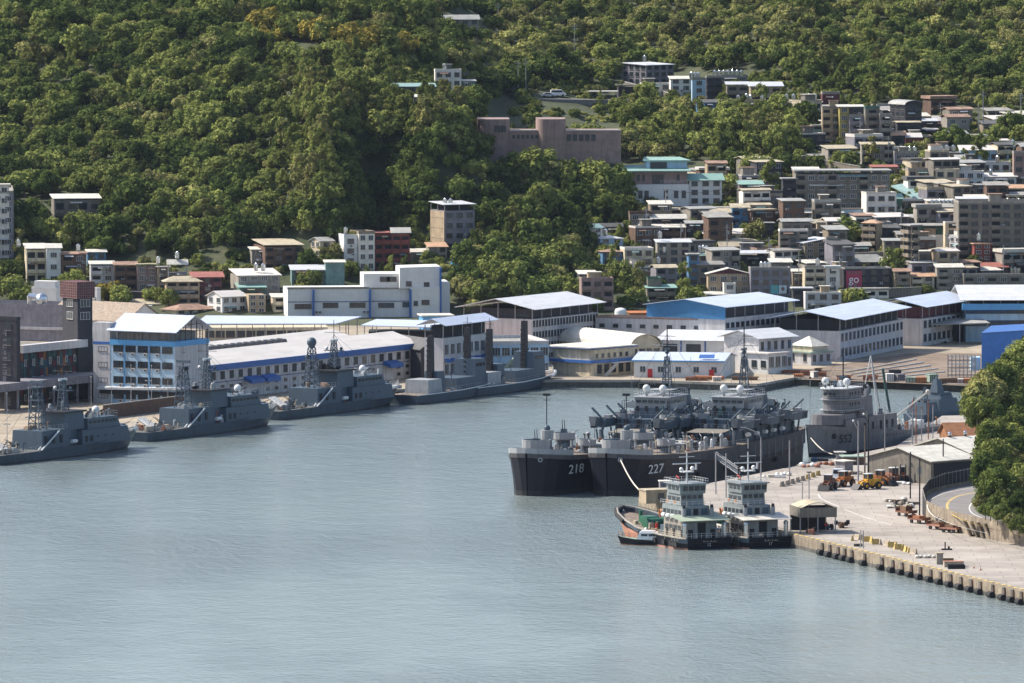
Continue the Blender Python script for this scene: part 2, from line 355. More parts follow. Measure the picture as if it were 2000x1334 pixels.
# ================================================================ trees
def leafmat(name, dark, light, hue=0.0):
    m = bpy.data.materials.new(name); m.use_nodes = True
    n = m.node_tree.nodes; l = m.node_tree.links; n.clear()
    out = n.new('ShaderNodeOutputMaterial'); d = n.new('ShaderNodeBsdfDiffuse'); t = n.new('ShaderNodeBsdfTranslucent')
    mx = n.new('ShaderNodeMixShader'); mx.inputs[0].default_value = .2
    tc = n.new('ShaderNodeTexCoord'); no = n.new('ShaderNodeTexNoise'); no.inputs['Scale'].default_value = .45; no.inputs['Detail'].default_value = 3
    oi = n.new('ShaderNodeObjectInfo')
    ad = n.new('ShaderNodeVectorMath'); ad.operation = 'ADD'; l.new(tc.outputs['Object'], ad.inputs[0])
    sc = n.new('ShaderNodeMath'); sc.operation = 'MULTIPLY'; sc.inputs[1].default_value = 91; l.new(oi.outputs['Random'], sc.inputs[0]); l.new(sc.outputs[0], ad.inputs[1])
    l.new(ad.outputs[0], no.inputs['Vector'])
    # a per-tree tone (random per object) and a per-clump tone
    rm = n.new('ShaderNodeValToRGB'); rm.color_ramp.elements[0].color = (*dark, 1); rm.color_ramp.elements[1].color = (*light, 1)
    mm = n.new('ShaderNodeMath'); mm.operation = 'MULTIPLY_ADD'; mm.inputs[1].default_value = 1.1; mm.inputs[2].default_value = -.38
    l.new(no.outputs[0], mm.inputs[0])
    m2 = n.new('ShaderNodeMath'); m2.operation = 'MULTIPLY_ADD'; m2.inputs[1].default_value = .72; l.new(oi.outputs['Random'], m2.inputs[0]); l.new(mm.outputs[0], m2.inputs[2])
    l.new(m2.outputs[0], rm.inputs[0])
    l.new(rm.outputs[0], d.inputs[0]); l.new(rm.outputs[0], t.inputs[0])
    l.new(d.outputs[0], mx.inputs[1]); l.new(t.outputs[0], mx.inputs[2]); l.new(mx.outputs[0], out.inputs[0])
    MATS[name] = m; return m
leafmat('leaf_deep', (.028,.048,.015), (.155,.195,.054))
leafmat('leaf_mid', (.046,.068,.020), (.275,.305,.088))
leafmat('leaf_olive', (.055,.06,.022), (.36,.35,.13))
leafmat('leaf_yellow', (.10,.10,.025), (.40,.32,.075))
leafmat('leaf_grass', (.20,.21,.06), (.46,.45,.16))
def crown_mesh(name, m, seed, nl=22, leaves=46, rx=1.0, rz=.75, lsz=.07, kind='broad'):
    """unit crown (radius about 1, resting on z=0..): leaf clumps spread over an uneven volume"""
    rg = random.Random(seed); vs = []; fs = []
    lobes = []
    for i in range(nl):
        if kind == 'plume':
            z = rg.uniform(.0, 2.1); rr = .75*(1-(z/2.4)**1.6)+.1; a = rg.uniform(0, 6.283)
            c = Vector((rr*math.cos(a)*rg.uniform(.3,1), rr*math.sin(a)*rg.uniform(.3,1), z)); lobes.append((c, rg.uniform(.24,.42)*(1-z/3.6)))
        else:
            a = rg.uniform(0, 6.283); t = math.acos(rg.uniform(-.35, 1)); q = rg.uniform(.45, 1.0)
            c = Vector((rx*q*math.sin(t)*math.cos(a), rx*q*math.sin(t)*math.sin(a), rz*q*math.cos(t)+rz*.55)); lobes.append((c, rg.uniform(.24, .46)))
    mid = Vector((0,0,.5*rz if kind != 'plume' else .9))
    for c, r in lobes:
        for k in range(leaves):
            dv = Vector((rg.gauss(0,1), rg.gauss(0,1), rg.gauss(0,1)+.35)).normalized()
            p = c+dv*r*rg.uniform(.72, 1.08); p.z -= 0
            nrm = (dv+Vector((rg.gauss(0,.45), rg.gauss(0,.45), rg.gauss(0,.45)+.25))).normalized()
            u = nrm.orthogonal().normalized(); v = nrm.cross(u); a = rg.uniform(0, 6.283)
            u, v = u*math.cos(a)+v*math.sin(a), v*math.cos(a)-u*math.sin(a)
            s = lsz*rg.uniform(.6, 1.5); w_ = s*rg.uniform(.6, 1.0)
            if kind == 'plume': v = (v+Vector((0,0,-.6))).normalized(); s *= 1.7; w_ *= .6
            o = len(vs)
            vs += [p-u*w_-v*s, p+u*w_-v*s*.6, p+u*w_*.8+v*s, p-u*w_+v*s*.8]; fs.append((o,o+1,o+2,o+3))
        # solid heart of the clump
        o = len(vs)
        pts = [Vector((0,0,1)),Vector((1,0,0)),Vector((0,1,0)),Vector((-1,0,0)),Vector((0,-1,0)),Vector((0,0,-1))]
        vs += [c+q*r*.74*rg.uniform(.85,1.1) for q in pts]
        fs += [(o,o+1,o+2),(o,o+2,o+3),(o,o+3,o+4),(o,o+4,o+1),(o+5,o+2,o+1),(o+5,o+3,o+2),(o+5,o+4,o+3),(o+5,o+1,o+4)]
    me = bpy.data.meshes.new(name); me.from_pydata([tuple(v) for v in vs], [], fs); me.materials.append(MATS[m]); me.update(); return me
def trunk_mesh(seed, h=1.0):
    rg = random.Random(seed); b = MB(); p = Vector((0,0,-.5)); top = Vector((rg.uniform(-.06,.06), rg.uniform(-.06,.06), .75))
    b.tube(p, top*.5, .075, 'bark', 6, .055); b.tube(top*.5, top, .055, 'bark', 6, .03)
    for k in range(4):
        a = rg.uniform(0,6.28)+k*1.57; b.tube(top*.5, top*.6+Vector((.45*math.cos(a), .45*math.sin(a), .35)), .03, 'bark', 4, .012)
    o = b.build('trunk'); me = o.data; bpy.data.objects.remove(o); return me
CROWNS = {}
for i in range(4): CROWNS['deep%d'%i] = crown_mesh('crown_deep', 'leaf_deep', 10+i, 19+3*i, 58, 1.0, .62+.12*i)
for i in range(4): CROWNS['mid%d'%i] = crown_mesh('crown_mid', 'leaf_mid', 20+i, 19+3*i, 58, 1.0, .6+.13*i)
for i in range(2): CROWNS['olive%d'%i] = crown_mesh('crown_olive', 'leaf_olive', 30+i, 22, 44, 1.0, .65)
for i in range(2): CROWNS['yellow%d'%i] = crown_mesh('crown_yellow', 'leaf_yellow', 40+i, 22, 46, 1.0, .5, .07)
for i in range(3): CROWNS['plume%d'%i] = crown_mesh('crown_plume', 'leaf_olive' if i == 0 else 'leaf_mid', 50+i, 18, 40, kind='plume')
for i in range(2): CROWNS['grass%d'%i] = crown_mesh('crown_grass', 'leaf_grass', 60+i, 16, 40, 1.0, .4, .06)
TRUNKS = [trunk_mesh(i) for i in range(4)]
FINE = [crown_mesh('crown_fine', ['leaf_deep','leaf_mid','leaf_mid','leaf_olive'][i], 70+i, 34, 70, 1.0, .8, .055) for i in range(4)]
FINE.append(crown_mesh('crown_fine', 'leaf_deep', 75, 34, 70, 1.0, .8, .055))
def tree(p, r, crown, label, group, hs=1.0, trunk=1.0, cat='tree', name='tree'):
    t = thing(name, label, cat, p, random.uniform(0, 6.28), group)
    me = CROWNS[crown] if isinstance(crown, str) else crown
    c = bpy.data.objects.new('crown', me); COL.objects.link(c); c.parent = t; c.location = (0,0,r*.45*trunk); c.scale = (r, r, r*hs)
    k = bpy.data.objects.new('trunk', random.choice(TRUNKS)); COL.objects.link(k); k.parent = t; k.scale = (r, r, r*max(.6, trunk))
    return t
# regions of the photograph kept free of wild trees (houses stand there); (px0,px1,py0,py1) of the tree's foot
FREE = [(750,950,140,224),(1180,1500,320,405),(1200,1560,140,238),(1575,2100,215,330),(1230,2100,335,640),
        (-50,170,395,640),(95,205,385,447),(160,460,505,640),(440,610,480,640),(600,900,455,640),(835,932,400,492),(1120,1240,440,640),(1000,1215,170,226),
        (1480,1640,185,216),(1630,1700,180,290),(1360,1480,200,228),(1130,1215,530,640),(855,945,28,72)]
def free(px, py, r=0):
    for x0,x1,y0,y1 in FREE:
        if x0 <= px <= x1 and y0 <= py <= y1: return True
    if 925 < px < 1225 and 205 < py < 287: return True
    return False
rg = random.Random(5)
cand = []
d = 2405.0
while d < 3230:
    sp = 4.7+max(0,(d-2450))*.0022
    half = (1000+600)/FPX*d
    x = -half+rg.uniform(0, sp)
    while x < half:
        xx = x+rg.uniform(-.4,.4)*sp; yy = d+rg.uniform(-.5,.5)*sp
        z = T(xx, yy); px, py = proj((xx, yy, z))
        if not free(px, py) and py > -45 and (py < 600 or px < -60): cand.append((xx, yy, z, px, py))
        x += sp
    d += sp*.92
for k in range(520):      # trees clinging to the steep dark face
    d = rg.uniform(2425, 2545); px = rg.uniform(600, 900); xx = (px-CX)/FPX*d; z = T(xx, d); px, py = proj((xx, d, z))
    if not free(px, py): cand.append((xx, d, z, px, py))
def pick(px, py, r):
    if 660 < px < 890 and 285 < py < 440: return 'deep%d' % r.randrange(4), .85  # darkest crowns here put the steep face's shadow into leaf colour
    u = r.random(); nz = noise.noise(Vector((px*.012, py*.03, 9))); u = min(.999, max(0, u*.55+.22+nz*.75)) if r.random() < .8 else u
    if 480 < px < 805 and 70+abs(px-500)*.13 < py < 93+abs(px-500)*.13: return 'yellow%d' % (u < .5), 1.0
    if 540 < px < 880 and 150 < py < 390: return ('plume%d' % r.randrange(3) if u < .6 else 'mid%d' % r.randrange(4)), .9
    if 900 < px < 1180 and 95 < py < 140: return ('grass%d' % r.randrange(2) if u < .75 else 'olive0'), .75
    if px > 1150 and 190 < py < 340: return ('plume%d' % r.randrange(3) if u < .35 else ('mid%d' % r.randrange(4) if u < .75 else 'olive%d' % r.randrange(2))), .9
    if py < 120 and px > 900: return ('mid%d' % r.randrange(4) if u < .4 else 'olive%d' % r.randrange(2) if u < .7 else 'grass%d' % r.randrange(2) if u < .8 else 'deep%d' % r.randrange(4)), .8
    if u < .45: return 'deep%d' % r.randrange(4), 1
    if u < .78: return 'mid%d' % r.randrange(4), 1
    if u < .88: return 'olive%d' % r.randrange(2), .9
    return 'plume%d' % r.randrange(3), .85
trees = []
for xx, yy, z, px, py in cand:
    if 470 < px < 815 and 58+abs(px-500)*.12 < py < 108+abs(px-500)*.12 and rg.random() < .75: continue
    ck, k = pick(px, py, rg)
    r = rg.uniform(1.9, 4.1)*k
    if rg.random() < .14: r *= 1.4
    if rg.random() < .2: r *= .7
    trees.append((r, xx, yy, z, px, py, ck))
# the 285 nearest to the viewer that stand in the picture are trees of their own, the rest is one wood
vis = sorted([t for t in trees if -10 < t[4] < 2010 and t[5] > 60], key=lambda t: -(t[0]*scl(t[2])+t[5]*.02))
own = set(id(t) for t in vis[:85])
LAB = {'deep': 'dark green round-crowned tree', 'mid_': 'mid green round-crowned tree', 'oliv': 'olive-toned broad tree', 'yell': 'golden-topped flowering tree',
       'plum': 'tall feathery bamboo-like tree', 'gras': 'pale grassy shrub'}
def zone(px, py):
    if px < 420: return 'on the wooded slope above the left waterfront houses' if py > 250 else 'high on the left part of the hill'
    if px < 870: return 'on the dark steep slope above the white angular complex' if py > 250 else 'on the central upper hillside below the golden ridge'
    if px < 1230: return 'on the small wooded knoll beside the tall narrow grey house' if py > 370 else ('between the pink hall and the steep dark slope' if py > 190 else 'on the pale hillside above the mountain road')
    return 'among the hillside houses on the right' if py > 300 else 'on the upper right hillside around the hill village'
pts = []
for t in trees:
    r, xx, yy, z, px, py, ck = t
    if id(t) in own:
        key = (ck[:4] if ck[:3] != 'mid' else 'mid_'); zz = zone(px, py)
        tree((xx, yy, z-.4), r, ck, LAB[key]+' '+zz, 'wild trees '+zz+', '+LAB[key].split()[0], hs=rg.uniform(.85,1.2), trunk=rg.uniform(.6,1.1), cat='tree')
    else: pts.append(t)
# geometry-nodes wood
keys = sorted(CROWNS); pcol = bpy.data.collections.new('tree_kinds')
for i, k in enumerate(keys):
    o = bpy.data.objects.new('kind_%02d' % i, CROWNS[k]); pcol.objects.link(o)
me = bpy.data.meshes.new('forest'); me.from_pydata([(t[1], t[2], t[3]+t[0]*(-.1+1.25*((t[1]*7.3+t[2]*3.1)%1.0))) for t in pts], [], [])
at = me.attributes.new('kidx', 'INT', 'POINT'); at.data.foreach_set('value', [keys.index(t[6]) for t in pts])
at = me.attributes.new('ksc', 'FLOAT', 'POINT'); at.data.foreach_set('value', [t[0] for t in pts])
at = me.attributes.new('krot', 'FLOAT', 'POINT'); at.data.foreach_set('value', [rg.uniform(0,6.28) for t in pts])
fo = bpy.data.objects.new('forest', me); COL.objects.link(fo); tag(fo, 'dense broadleaf wood covering the upper hillsides behind the harbour', 'wood', kind='stuff')
ng = bpy.data.node_groups.new('forest_gn', 'GeometryNodeTree')
ng.interface.new_socket('Geometry', in_out='INPUT', socket_type='NodeSocketGeometry'); ng.interface.new_socket('Geometry', in_out='OUTPUT', socket_type='NodeSocketGeometry')
N = ng.nodes; L = ng.links
gi = N.new('NodeGroupInput'); go = N.new('NodeGroupOutput'); ip = N.new('GeometryNodeInstanceOnPoints'); ci = N.new('GeometryNodeCollectionInfo')
ci.inputs['Collection'].default_value = pcol; ci.inputs['Separate Children'].default_value = True; ci.inputs['Reset Children'].default_value = True
ip.inputs['Pick Instance'].default_value = True
def na(nm, ty):
    q = N.new('GeometryNodeInputNamedAttribute'); q.data_type = ty; q.inputs[0].default_value = nm; return q
ki = na('kidx', 'INT'); ks = na('ksc', 'FLOAT'); kr = na('krot', 'FLOAT')
cx_ = N.new('ShaderNodeCombineXYZ'); L.new(kr.outputs[0], cx_.inputs[2])
L.new(gi.outputs[0], ip.inputs['Points']); L.new(ci.outputs[0], ip.inputs['Instance']); L.new(ki.outputs[0], ip.inputs['Instance Index'])
L.new(cx_.outputs[0], ip.inputs['Rotation']); L.new(ks.outputs[0], ip.inputs['Scale']); L.new(ip.outputs[0], go.inputs[0])
md = fo.modifiers.new('gn', 'NODES'); md.node_group = ng
print('TREES', len(trees), 'own', len(own))
# ================================================================ building kit
def frame(xl, xc, xr, yb, a, z0=QZ, D=None, P=None):
    c, s = math.cos(PITCH), math.sin(PITCH)
    C = P if P is not None else at_z(xc, yb, z0)
    if isinstance(a, tuple):
        q = at_z(a[0], a[1], z0); a = math.degrees(math.atan2(q.y-C.y, q.x-C.x))
    ar = R(a); ca, sa = math.cos(ar), math.sin(ar); base = C.y*c-(C.z-HCAM)*s
    k = (xr-CX)/FPX; W = (k*base-C.x)/(ca-k*sa*c)
    if D is None:
        k = (xl-CX)/FPX; D = (k*base-C.x)/(-sa-k*ca*c)
    return C, ar, W, D
def zpx(C, py, px=None):
    """height above C of picture row py at C's distance"""
    return at_d(CX if px is None else px, py, C.y).z-C.z
WIN = {}
def win_mesh(w_, h_, st='w'):
    k = (round(w_,1), round(h_,1), st)
    if k in WIN: return WIN[k]
    b = MB(); fr = {'w':'frame_white', 'd':'frame_dark', 'b':'blue_trim', 'v':'frame_dark'}[st]; t = .07
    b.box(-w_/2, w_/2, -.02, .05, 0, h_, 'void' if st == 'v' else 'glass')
    b.box(-w_/2-t, w_/2+t, -.06, .02, -t, 0, fr); b.box(-w_/2-t, w_/2+t, -.06, .02, h_, h_+t, fr)
    b.box(-w_/2-t, -w_/2, -.06, .02, 0, h_, fr); b.box(w_/2, w_/2+t, -.06, .02, 0, h_, fr)
    nm = max(1, int(round(w_/1.0)))
    if st != 'v':
        for i in range(1, nm+1):
            x = -w_/2+w_*i/(nm+1); b.box(x-.03, x+.03, -.05, .0, 0, h_, fr)
    b.box(-w_/2-.15, w_/2+.15, -.16, .03, -.14, -t, 'wall_grey')
    o = b.build('window'); WIN[k] = o.data; bpy.data.objects.remove(o); return WIN[k]
def place_win(root, face, W, D, t, z, w_, h_, st='w', name='window'):
    me = win_mesh(w_, h_, st); o = bpy.data.objects.new(name, me); COL.objects.link(o); o.parent = root
    if face == 'R': o.location = (t, -.03, z)
    else: o.location = (-.03, t, z); o.rotation_euler = (0, 0, -math.pi/2)
    return o
AC = None
def aircon(root, face, t, z):
    global AC
    if AC is None:
        b = MB(); b.box(-.4,.4,-.5,0,0,.6,'frame_white'); b.cyl(0,0,.1,.2,.2,'frame_dark'); b.box(-.3,.3,-.52,-.5,.08,.52,'frame_dark')
        o = b.build('aircon'); AC = o.data; bpy.data.objects.remove(o)
    o = bpy.data.objects.new('air_conditioner', AC); COL.objects.link(o); o.parent = root
    if face == 'R': o.location = (t, -.05, z)
    else: o.location = (-.05, t, z); o.rotation_euler = (0,0,-math.pi/2)
def roof(root, kind, m, W, D, h, rh, ov=.5, gap=0.0, posts=True, pm='pole_metal', nm='roof', axis='x', gable=None, void=None):
    b = MB(); z = h+gap
    x0, x1, y0, y1 = -ov, W+ov, -ov, D+ov
    if kind == 'flat':
        t = .22
        b.box(-.05, W+.05, -.05, t, h, h+rh, m); b.box(-.05, W+.05, D-t, D+.05, h, h+rh, m)
        b.box(-.05, t, t, D-t, h, h+rh, m); b.box(W-t, W+.05, t, D-t, h, h+rh, m); b.box(t, W-t, t, D-t, h, h+.06, 'roof_slab')
        b.build('parapet', root); return
    if kind == 'slab': b.box(x0, x1, y0, y1, z, z+rh, m)
    if kind == 'shed': b.slab([(x0,y0,z),(x1,y0,z),(x1,y1,z+rh),(x0,y1,z+rh)], .16, m)
    if kind == 'shedback': b.slab([(x0,y0,z+rh),(x1,y0,z+rh),(x1,y1,z),(x0,y1,z)], .16, m)
    if kind == 'shedleft': b.slab([(x0,y0,z),(x1,y0,z+rh),(x1,y1,z+rh),(x0,y1,z)], .16, m)
    if kind == 'gable':
        if axis == 'x':
            ym = D/2; b.slab([(x0,y0,z),(x1,y0,z),(x1,ym,z+rh),(x0,ym,z+rh)], .15, m); b.slab([(x0,ym,z+rh),(x1,ym,z+rh),(x1,y1,z),(x0,y1,z)], .15, m)
            if gable: b.add([(0,0,h),(0,D,h),(0,ym,z+rh-.2),(W,0,h),(W,D,h),(W,ym,z+rh-.2)], [(0,2,1),(3,4,5)], gable)
        else:
            xm = W/2; b.slab([(x0,y0,z),(xm,y0,z+rh),(xm,y1,z+rh),(x0,y1,z)], .15, m); b.slab([(xm,y0,z+rh),(x1,y0,z),(x1,y1,z),(xm,y1,z+rh)], .15, m)
            if gable: b.add([(0,0,h),(W,0,h),(xm,0,z+rh-.2),(0,D,h),(W,D,h),(xm,D,z+rh-.2)], [(0,1,2),(3,5,4)], gable)
    if kind == 'hip':
        i = min(W, D)/2
        if W >= D: p, q = (i, D/2, z+rh), (W-i, D/2, z+rh)
        else: p, q = (W/2, i, z+rh), (W/2, D-i, z+rh)
        A, B_, C_, D_ = (x0,y0,z),(x1,y0,z),(x1,y1,z),(x0,y1,z)
        if W >= D: b.add([A,B_,C_,D_,p,q], [(0,1,5,4),(1,2,5),(2,3,4,5),(3,0,4),(0,3,2,1)], m)
        else: b.add([A,B_,C_,D_,p,q], [(0,1,4),(1,2,5,4),(2,3,5),(3,0,4,5),(0,3,2,1)], m)
    if kind == 'barrel':
        n_ = 10
        for i in range(n_):
            u0, u1 = math.pi*i/n_, math.pi*(i+1)/n_
            xa, xb = W/2-(W/2+ov)*math.cos(u0), W/2-(W/2+ov)*math.cos(u1)
            b.slab([(xa,y0,z+rh*math.sin(u0)),(xb,y0,z+rh*math.sin(u1)),(xb,y1,z+rh*math.sin(u1)),(xa,y1,z+rh*math.sin(u0))], .12, m)
        if gable:
            pts = [(0,0,h)]+[(W/2-W/2*math.cos(math.pi*i/n_), 0, z+(rh-.2)*math.sin(math.pi*i/n_)) for i in range(n_+1)]+[(W,0,h)]
            b.add(pts, [tuple(range(len(pts)))], gable)
    b.build(nm, root)
    if gap > .6 and posts:
        b = MB(); nx = max(1, int(W/4.5)); ny = max(1, int(D/4.5))
        for i in range(nx+1):
            for j in range(ny+1):
                if 0 < i < nx and 0 < j < ny: continue
                x = .12+(W-.24)*i/nx; y = .12+(D-.24)*j/ny
                zt = z+rh*{'shed': y/D, 'shedback': 1-y/D, 'shedleft': x/W}.get(kind, 0)
                if kind == 'gable': zt = z+rh*(1-abs(2*(y/D if axis == 'x' else x/W)-1))
                b.box(x-.09, x+.09, y-.09, y+.09, h, zt-.12, pm)
        b.build('roof_post', root)
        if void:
            b = MB(); b.box(1.2, W-1.2, 1.2, D-1.2, h+.1, z-.15, void); b.build('rooftop_fill', root)  # dark block coloured in for the shade below a raised roof
def bld(name, label, cat, xl, xc, xr, yb, yt, a, wall='wall_grey', D=None, z0=None, fl=None, rf=('flat','wall_grey',.7), wR=None, wL=None, group=None,
        base=4.0, gap=0.0, void=None, axis='x', gable=None, pm='pole_metal', ov=.5, lab2=None, P=None):
    if P is None and z0 is None: P = hit(xc, yb)
    C, ar, W, D = frame(xl, xc, xr, yb, a, z0 if z0 is not None else 0, D, P)
    h = zpx(C, yt, xc)
    root = thing(name, label, cat, C, ar, group)
    b = MB(); b.box(0, W, 0, D, -base, h, wall); b.build('wall', root)
    if rf: roof(root, rf[0], rf[1], W, D, h, rf[2], gap=gap, void=void, axis=axis, gable=gable, pm=pm, ov=ov)
    nf = fl or max(1, int(round(h/3.2))); fh = h/nf
    for face, spec, L_ in (('R', wR, W), ('L', wL, D)):
        if not spec: continue
        n_, w_, hh, st = spec[:4]; skip = spec[4] if len(spec) > 4 else 0
        bal = len(spec) > 5 and spec[5]
        for f in range(skip, nf):
            for i in range(n_):
                t = L_*(i+.5)/n_
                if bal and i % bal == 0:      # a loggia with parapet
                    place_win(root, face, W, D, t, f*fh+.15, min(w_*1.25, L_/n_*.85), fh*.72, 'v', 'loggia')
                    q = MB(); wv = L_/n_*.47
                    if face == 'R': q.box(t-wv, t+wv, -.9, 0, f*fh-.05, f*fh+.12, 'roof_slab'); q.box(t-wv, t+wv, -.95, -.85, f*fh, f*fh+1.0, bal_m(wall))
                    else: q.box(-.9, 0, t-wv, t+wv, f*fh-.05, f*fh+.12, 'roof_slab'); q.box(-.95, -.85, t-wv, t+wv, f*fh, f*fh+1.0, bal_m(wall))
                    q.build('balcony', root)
                else: place_win(root, face, W, D, t, f*fh+fh*.33, w_, min(hh, fh*.55), st)
    root['dims'] = (W, D, h)
    return root, W, D, h
def bal_m(w_): return w_
def undim():
    for o in bpy.data.objects:
        if 'dims' in o: del o['dims']
def part(name, root, fn):
    b = MB(); fn(b); return b.build(name, root)
NB = 'naval base buildings'
# ---- left dark blocks
r, W, D, h = bld('office_block', 'dark slate slab block at the far left edge with white vertical lettering', 'office block', -140, 33, 40, 800, 626, 62, 'wall_dark', z0=QZ, rf=('flat','wall_dark',.8), wL=(5,1.6,1.6,'d'))
def glyphs(b, x, y, z, n_, s_, m, seed=1, vert=True):
    g_ = random.Random(seed)      # worn characters too faint to read: strokes only
    for i in range(n_):
        zz = z-i*s_*1.15
        for k in range(4):
            if g_.random() < .6: q = g_.uniform(0, .8)*s_; b.box(x-.06, x, y-s_*.4, y+s_*.4, zz+q, zz+q+.13*s_, m)
            q = g_.uniform(-.4, .3)*s_
            if g_.random() < .6: b.box(x-.06, x, y+q, y+q+.12*s_, zz, zz+s_*.9, m)
part('lettering', r, lambda b: glyphs(b, -.02, 3.2, 17, 8, 1.3, 'wall_lilac', 3))
r, W, D, h = bld('office_block', 'dark glass quayside building with a patchwork facade of coloured vertical panels', 'office block', 20, 40, 184, 792, 690, (184,776), 'wall_dark', z0=QZ, rf=('slab','wall_concrete',.25), wR=None, wL=(2,1.2,1.4,'d'), D=44)
pal = ['panel_blue','panel_teal','panel_red','panel_brown','panel_orange','panel_blue','wall_dark','panel_teal','wall_dark','panel_brown']
rr = random.Random(3)
n_ = 30; nr_ = 6
for f in range(nr_):
    for i in range(n_):
        if rr.random() < .22: continue
        m = rr.choice(pal); x = W*(i+.5)/n_; z0 = h*f/nr_+rr.uniform(0,.5)
        part('facade_panel', r, lambda b: b.box(x-W/n_*.45, x+W/n_*.45, -.12-.08*(i%2), -.02, z0, min(h-.1, z0+rr.uniform(1.2, 2.1)), m))
for f in range(3):
    for i in range(9): place_win(r, 'R', W, D, W*(i+.5)/9, h*f/3+1.0, .8, 1.4, 'w').location.y = -.24
part('fascia', r, lambda b: b.box(-1.2, W+.3, -1.6, .4, h+.1, h+1.9, 'wall_lavender'))
part('terrace_canopy', r, lambda b: b.box(-25, W+6, -8, 0, 4.6, 6.4, 'wall_lilac'))
def cols_(b):
    for i in range(12): b.box(-22+i*5, -21.6+i*5, -7.4, -7, -.1, 4.6, 'wall_lilac')
part('terrace_column', r, cols_)
# stair tower with maroon crown
r, W, D, h = bld('stair_tower', 'tall dark stair tower with a maroon grid crown above the patchwork facade', 'tower', 123, 152, 181, 780, 583, 35, 'wall_dark', z0=QZ, rf=None, wL=(1,2.5,2.0,'w',6), wR=(1,2.5,2.0,'w',6), fl=8)
def crown_(b):
    b.box(-.4, W+.4, -.4, D+.4, h, h+3.9, 'wall_maroon')
    for i in range(9):
        b.box(-.45+i*(W+.8)/8-.04, -.45+i*(W+.8)/8+.04, -.48, -.4, h, h+3.9, 'wall_pink'); b.box(-.48, -.4, -.45+i*(D+.8)/8-.04, -.45+i*(D+.8)/8+.04, h, h+3.9, 'wall_pink')
    for i in range(7): b.box(-.5, W+.5, -.5, -.4, h+i*.63, h+i*.63+.07, 'wall_pink'); b.box(-.5, -.4, -.5, D+.5, h+i*.63, h+i*.63+.07, 'wall_pink')
part('crown', r, crown_)
r, W, D, h = bld('stairwell_block', 'white windowless rooftop block with a rounded water cover, left of the maroon crown', 'building', 62, 110, 124, 640, 566, 70, 'wall_clean', z0=QZ, rf=('flat','wall_clean',.6))
part('water_cover', r, lambda b: b.box(0.5, W-1, .6, D-.5, h+.1, h+2.2, 'wall_clean'))
r, W, D, h = bld('long_building', 'long brown-grey plastered building behind the dark quayside blocks', 'building', -160, 128, 170, 668, 603, 70, 'wall_lilac', z0=QZ, rf=('flat','wall_lilac',1.0), wL=None)
part('cornice', r, lambda b: b.box(-.5, 0, -.3, D, h-5.6, h-4.9, 'wall_lavender'))
def duct(b):
    b.sph(3,8,h+2.2,1.6,'steel_tank'); b.tube((3,8,h),(3,8,h+2),.7,'steel_tank',8); b.tube((3,8,h+2.6),(3,11.5,h+2.9),.8,'steel_tank',8); b.tube((3,11.5,h),(3,11.5,h+3),.6,'steel_tank',8)
t = MB(); duct(t); o = t.build('ventilation_duct', loc=r.location, rotz=r.rotation_euler.z); tag(o, 'silvery elbow ventilation ducts on the brown-grey roof beside the white block', 'ventilation duct')
r, W, D, h = bld('slim_tower', 'slim white stair tower carrying a vertical column of grey characters', 'tower', 178, 190, 197, 660, 565, 60, 'wall_clean', z0=QZ, rf=('flat','wall_clean',.4), D=None)
part('lettering', r, lambda b: glyphs(b, -.02, D*.5, h-3.4, 4, 1.5, 'wall_grey', 5))
# ---- brown tiled hall behind the blue-white block
r, W, D, h = bld('tiled_hall', 'broad hall with a brown tiled gable roof and white end wall behind the blue-fronted block', 'hall', 197, 245, 318, 672, 628, 52, 'wall_lavender', z0=QZ, D=27, rf=('gable','roof_tile',4.4), axis='y', gable='wall_clean')
# ---- blue fronted navy block
r, W, D, h = bld('navy_block', 'four-storey pale blue and white block with blue trim and an open gabled roof deck', 'office block', 183, 342, 407, 792, 670, 60, 'wall_sky', z0=QZ, rf=None, fl=4, wR=(2,1.4,1.8,'d'))
fh = h/4
for f in range(4):
    for i in range(5): place_win(r, 'L', W, D, 2.1+i*3.38, f*fh+1.15, 2.7, 1.45, 'd')
    place_win(r, 'L', W, D, D-2.6, f*fh+1.15, 2.4, 1.0, 'd')
    for i in (1,2,3,4): aircon(r, 'L', 1.2+i*3.4, f*fh+.35)
part('corner_tower', r, lambda b: b.box(-.06, 3, D-4.6, D+.05, -.2, h+4.2, 'wall_lavender')); part('side_face', r, lambda b: b.box(0, W+.06, -.06, 0, -.2, h-.9, 'wall_lavender'))
part('trim_band', r, lambda b: (b.box(-.16, W+.16, -.16, D-4.6, h-.9, h+.3, 'blue_mid'), b.box(-.1, 0, D-4.6, D+.1, h-.9, h-.3, 'blue_trim')))
for y in (7.05, 13.95): part('downpipe', r, lambda b: b.box(-.14, -.02, y-.13, y+.13, 0, h-.9, 'blue_mid'))
Dk = D-4.6
b = MB(); z = h+2.5
b.slab([(-1,-1,z),(W/2,-1,z+3.6),(W/2,Dk+.5,z+3.6),(-1,Dk+.5,z)], .15, 'roof_pale_blue'); b.slab([(W/2,-1,z+3.6),(W+1,-1,z),(W+1,Dk+.5,z),(W/2,Dk+.5,z+3.6)], .15, 'roof_pale_blue'); b.build('roof', r)
b = MB()
for j in range(9):
    for x in (.2, W-.2): b.box(x-.1, x+.1, Dk*j/8-.1+.15, Dk*j/8+.1, h+.3, z+.3, 'frame_dark')
for i in range(7):
    x = W*i/6; b.box(x-.08, x+.08, .02, .2, h+.3, z+3.4*(1-abs(2*i/6-1)), 'frame_dark')
for zz in (z-.2, z+1.4): b.box(W*.2 if zz > z else 0, W*.8 if zz > z else W, 0, .15, zz, zz+.15, 'frame_dark')
b.build('roof_post', r)
part('rooftop_fill', r, lambda b: b.box(1.5, W-1.5, 2.5, Dk-1, h+.3, h+2.2, 'wall_grey'))
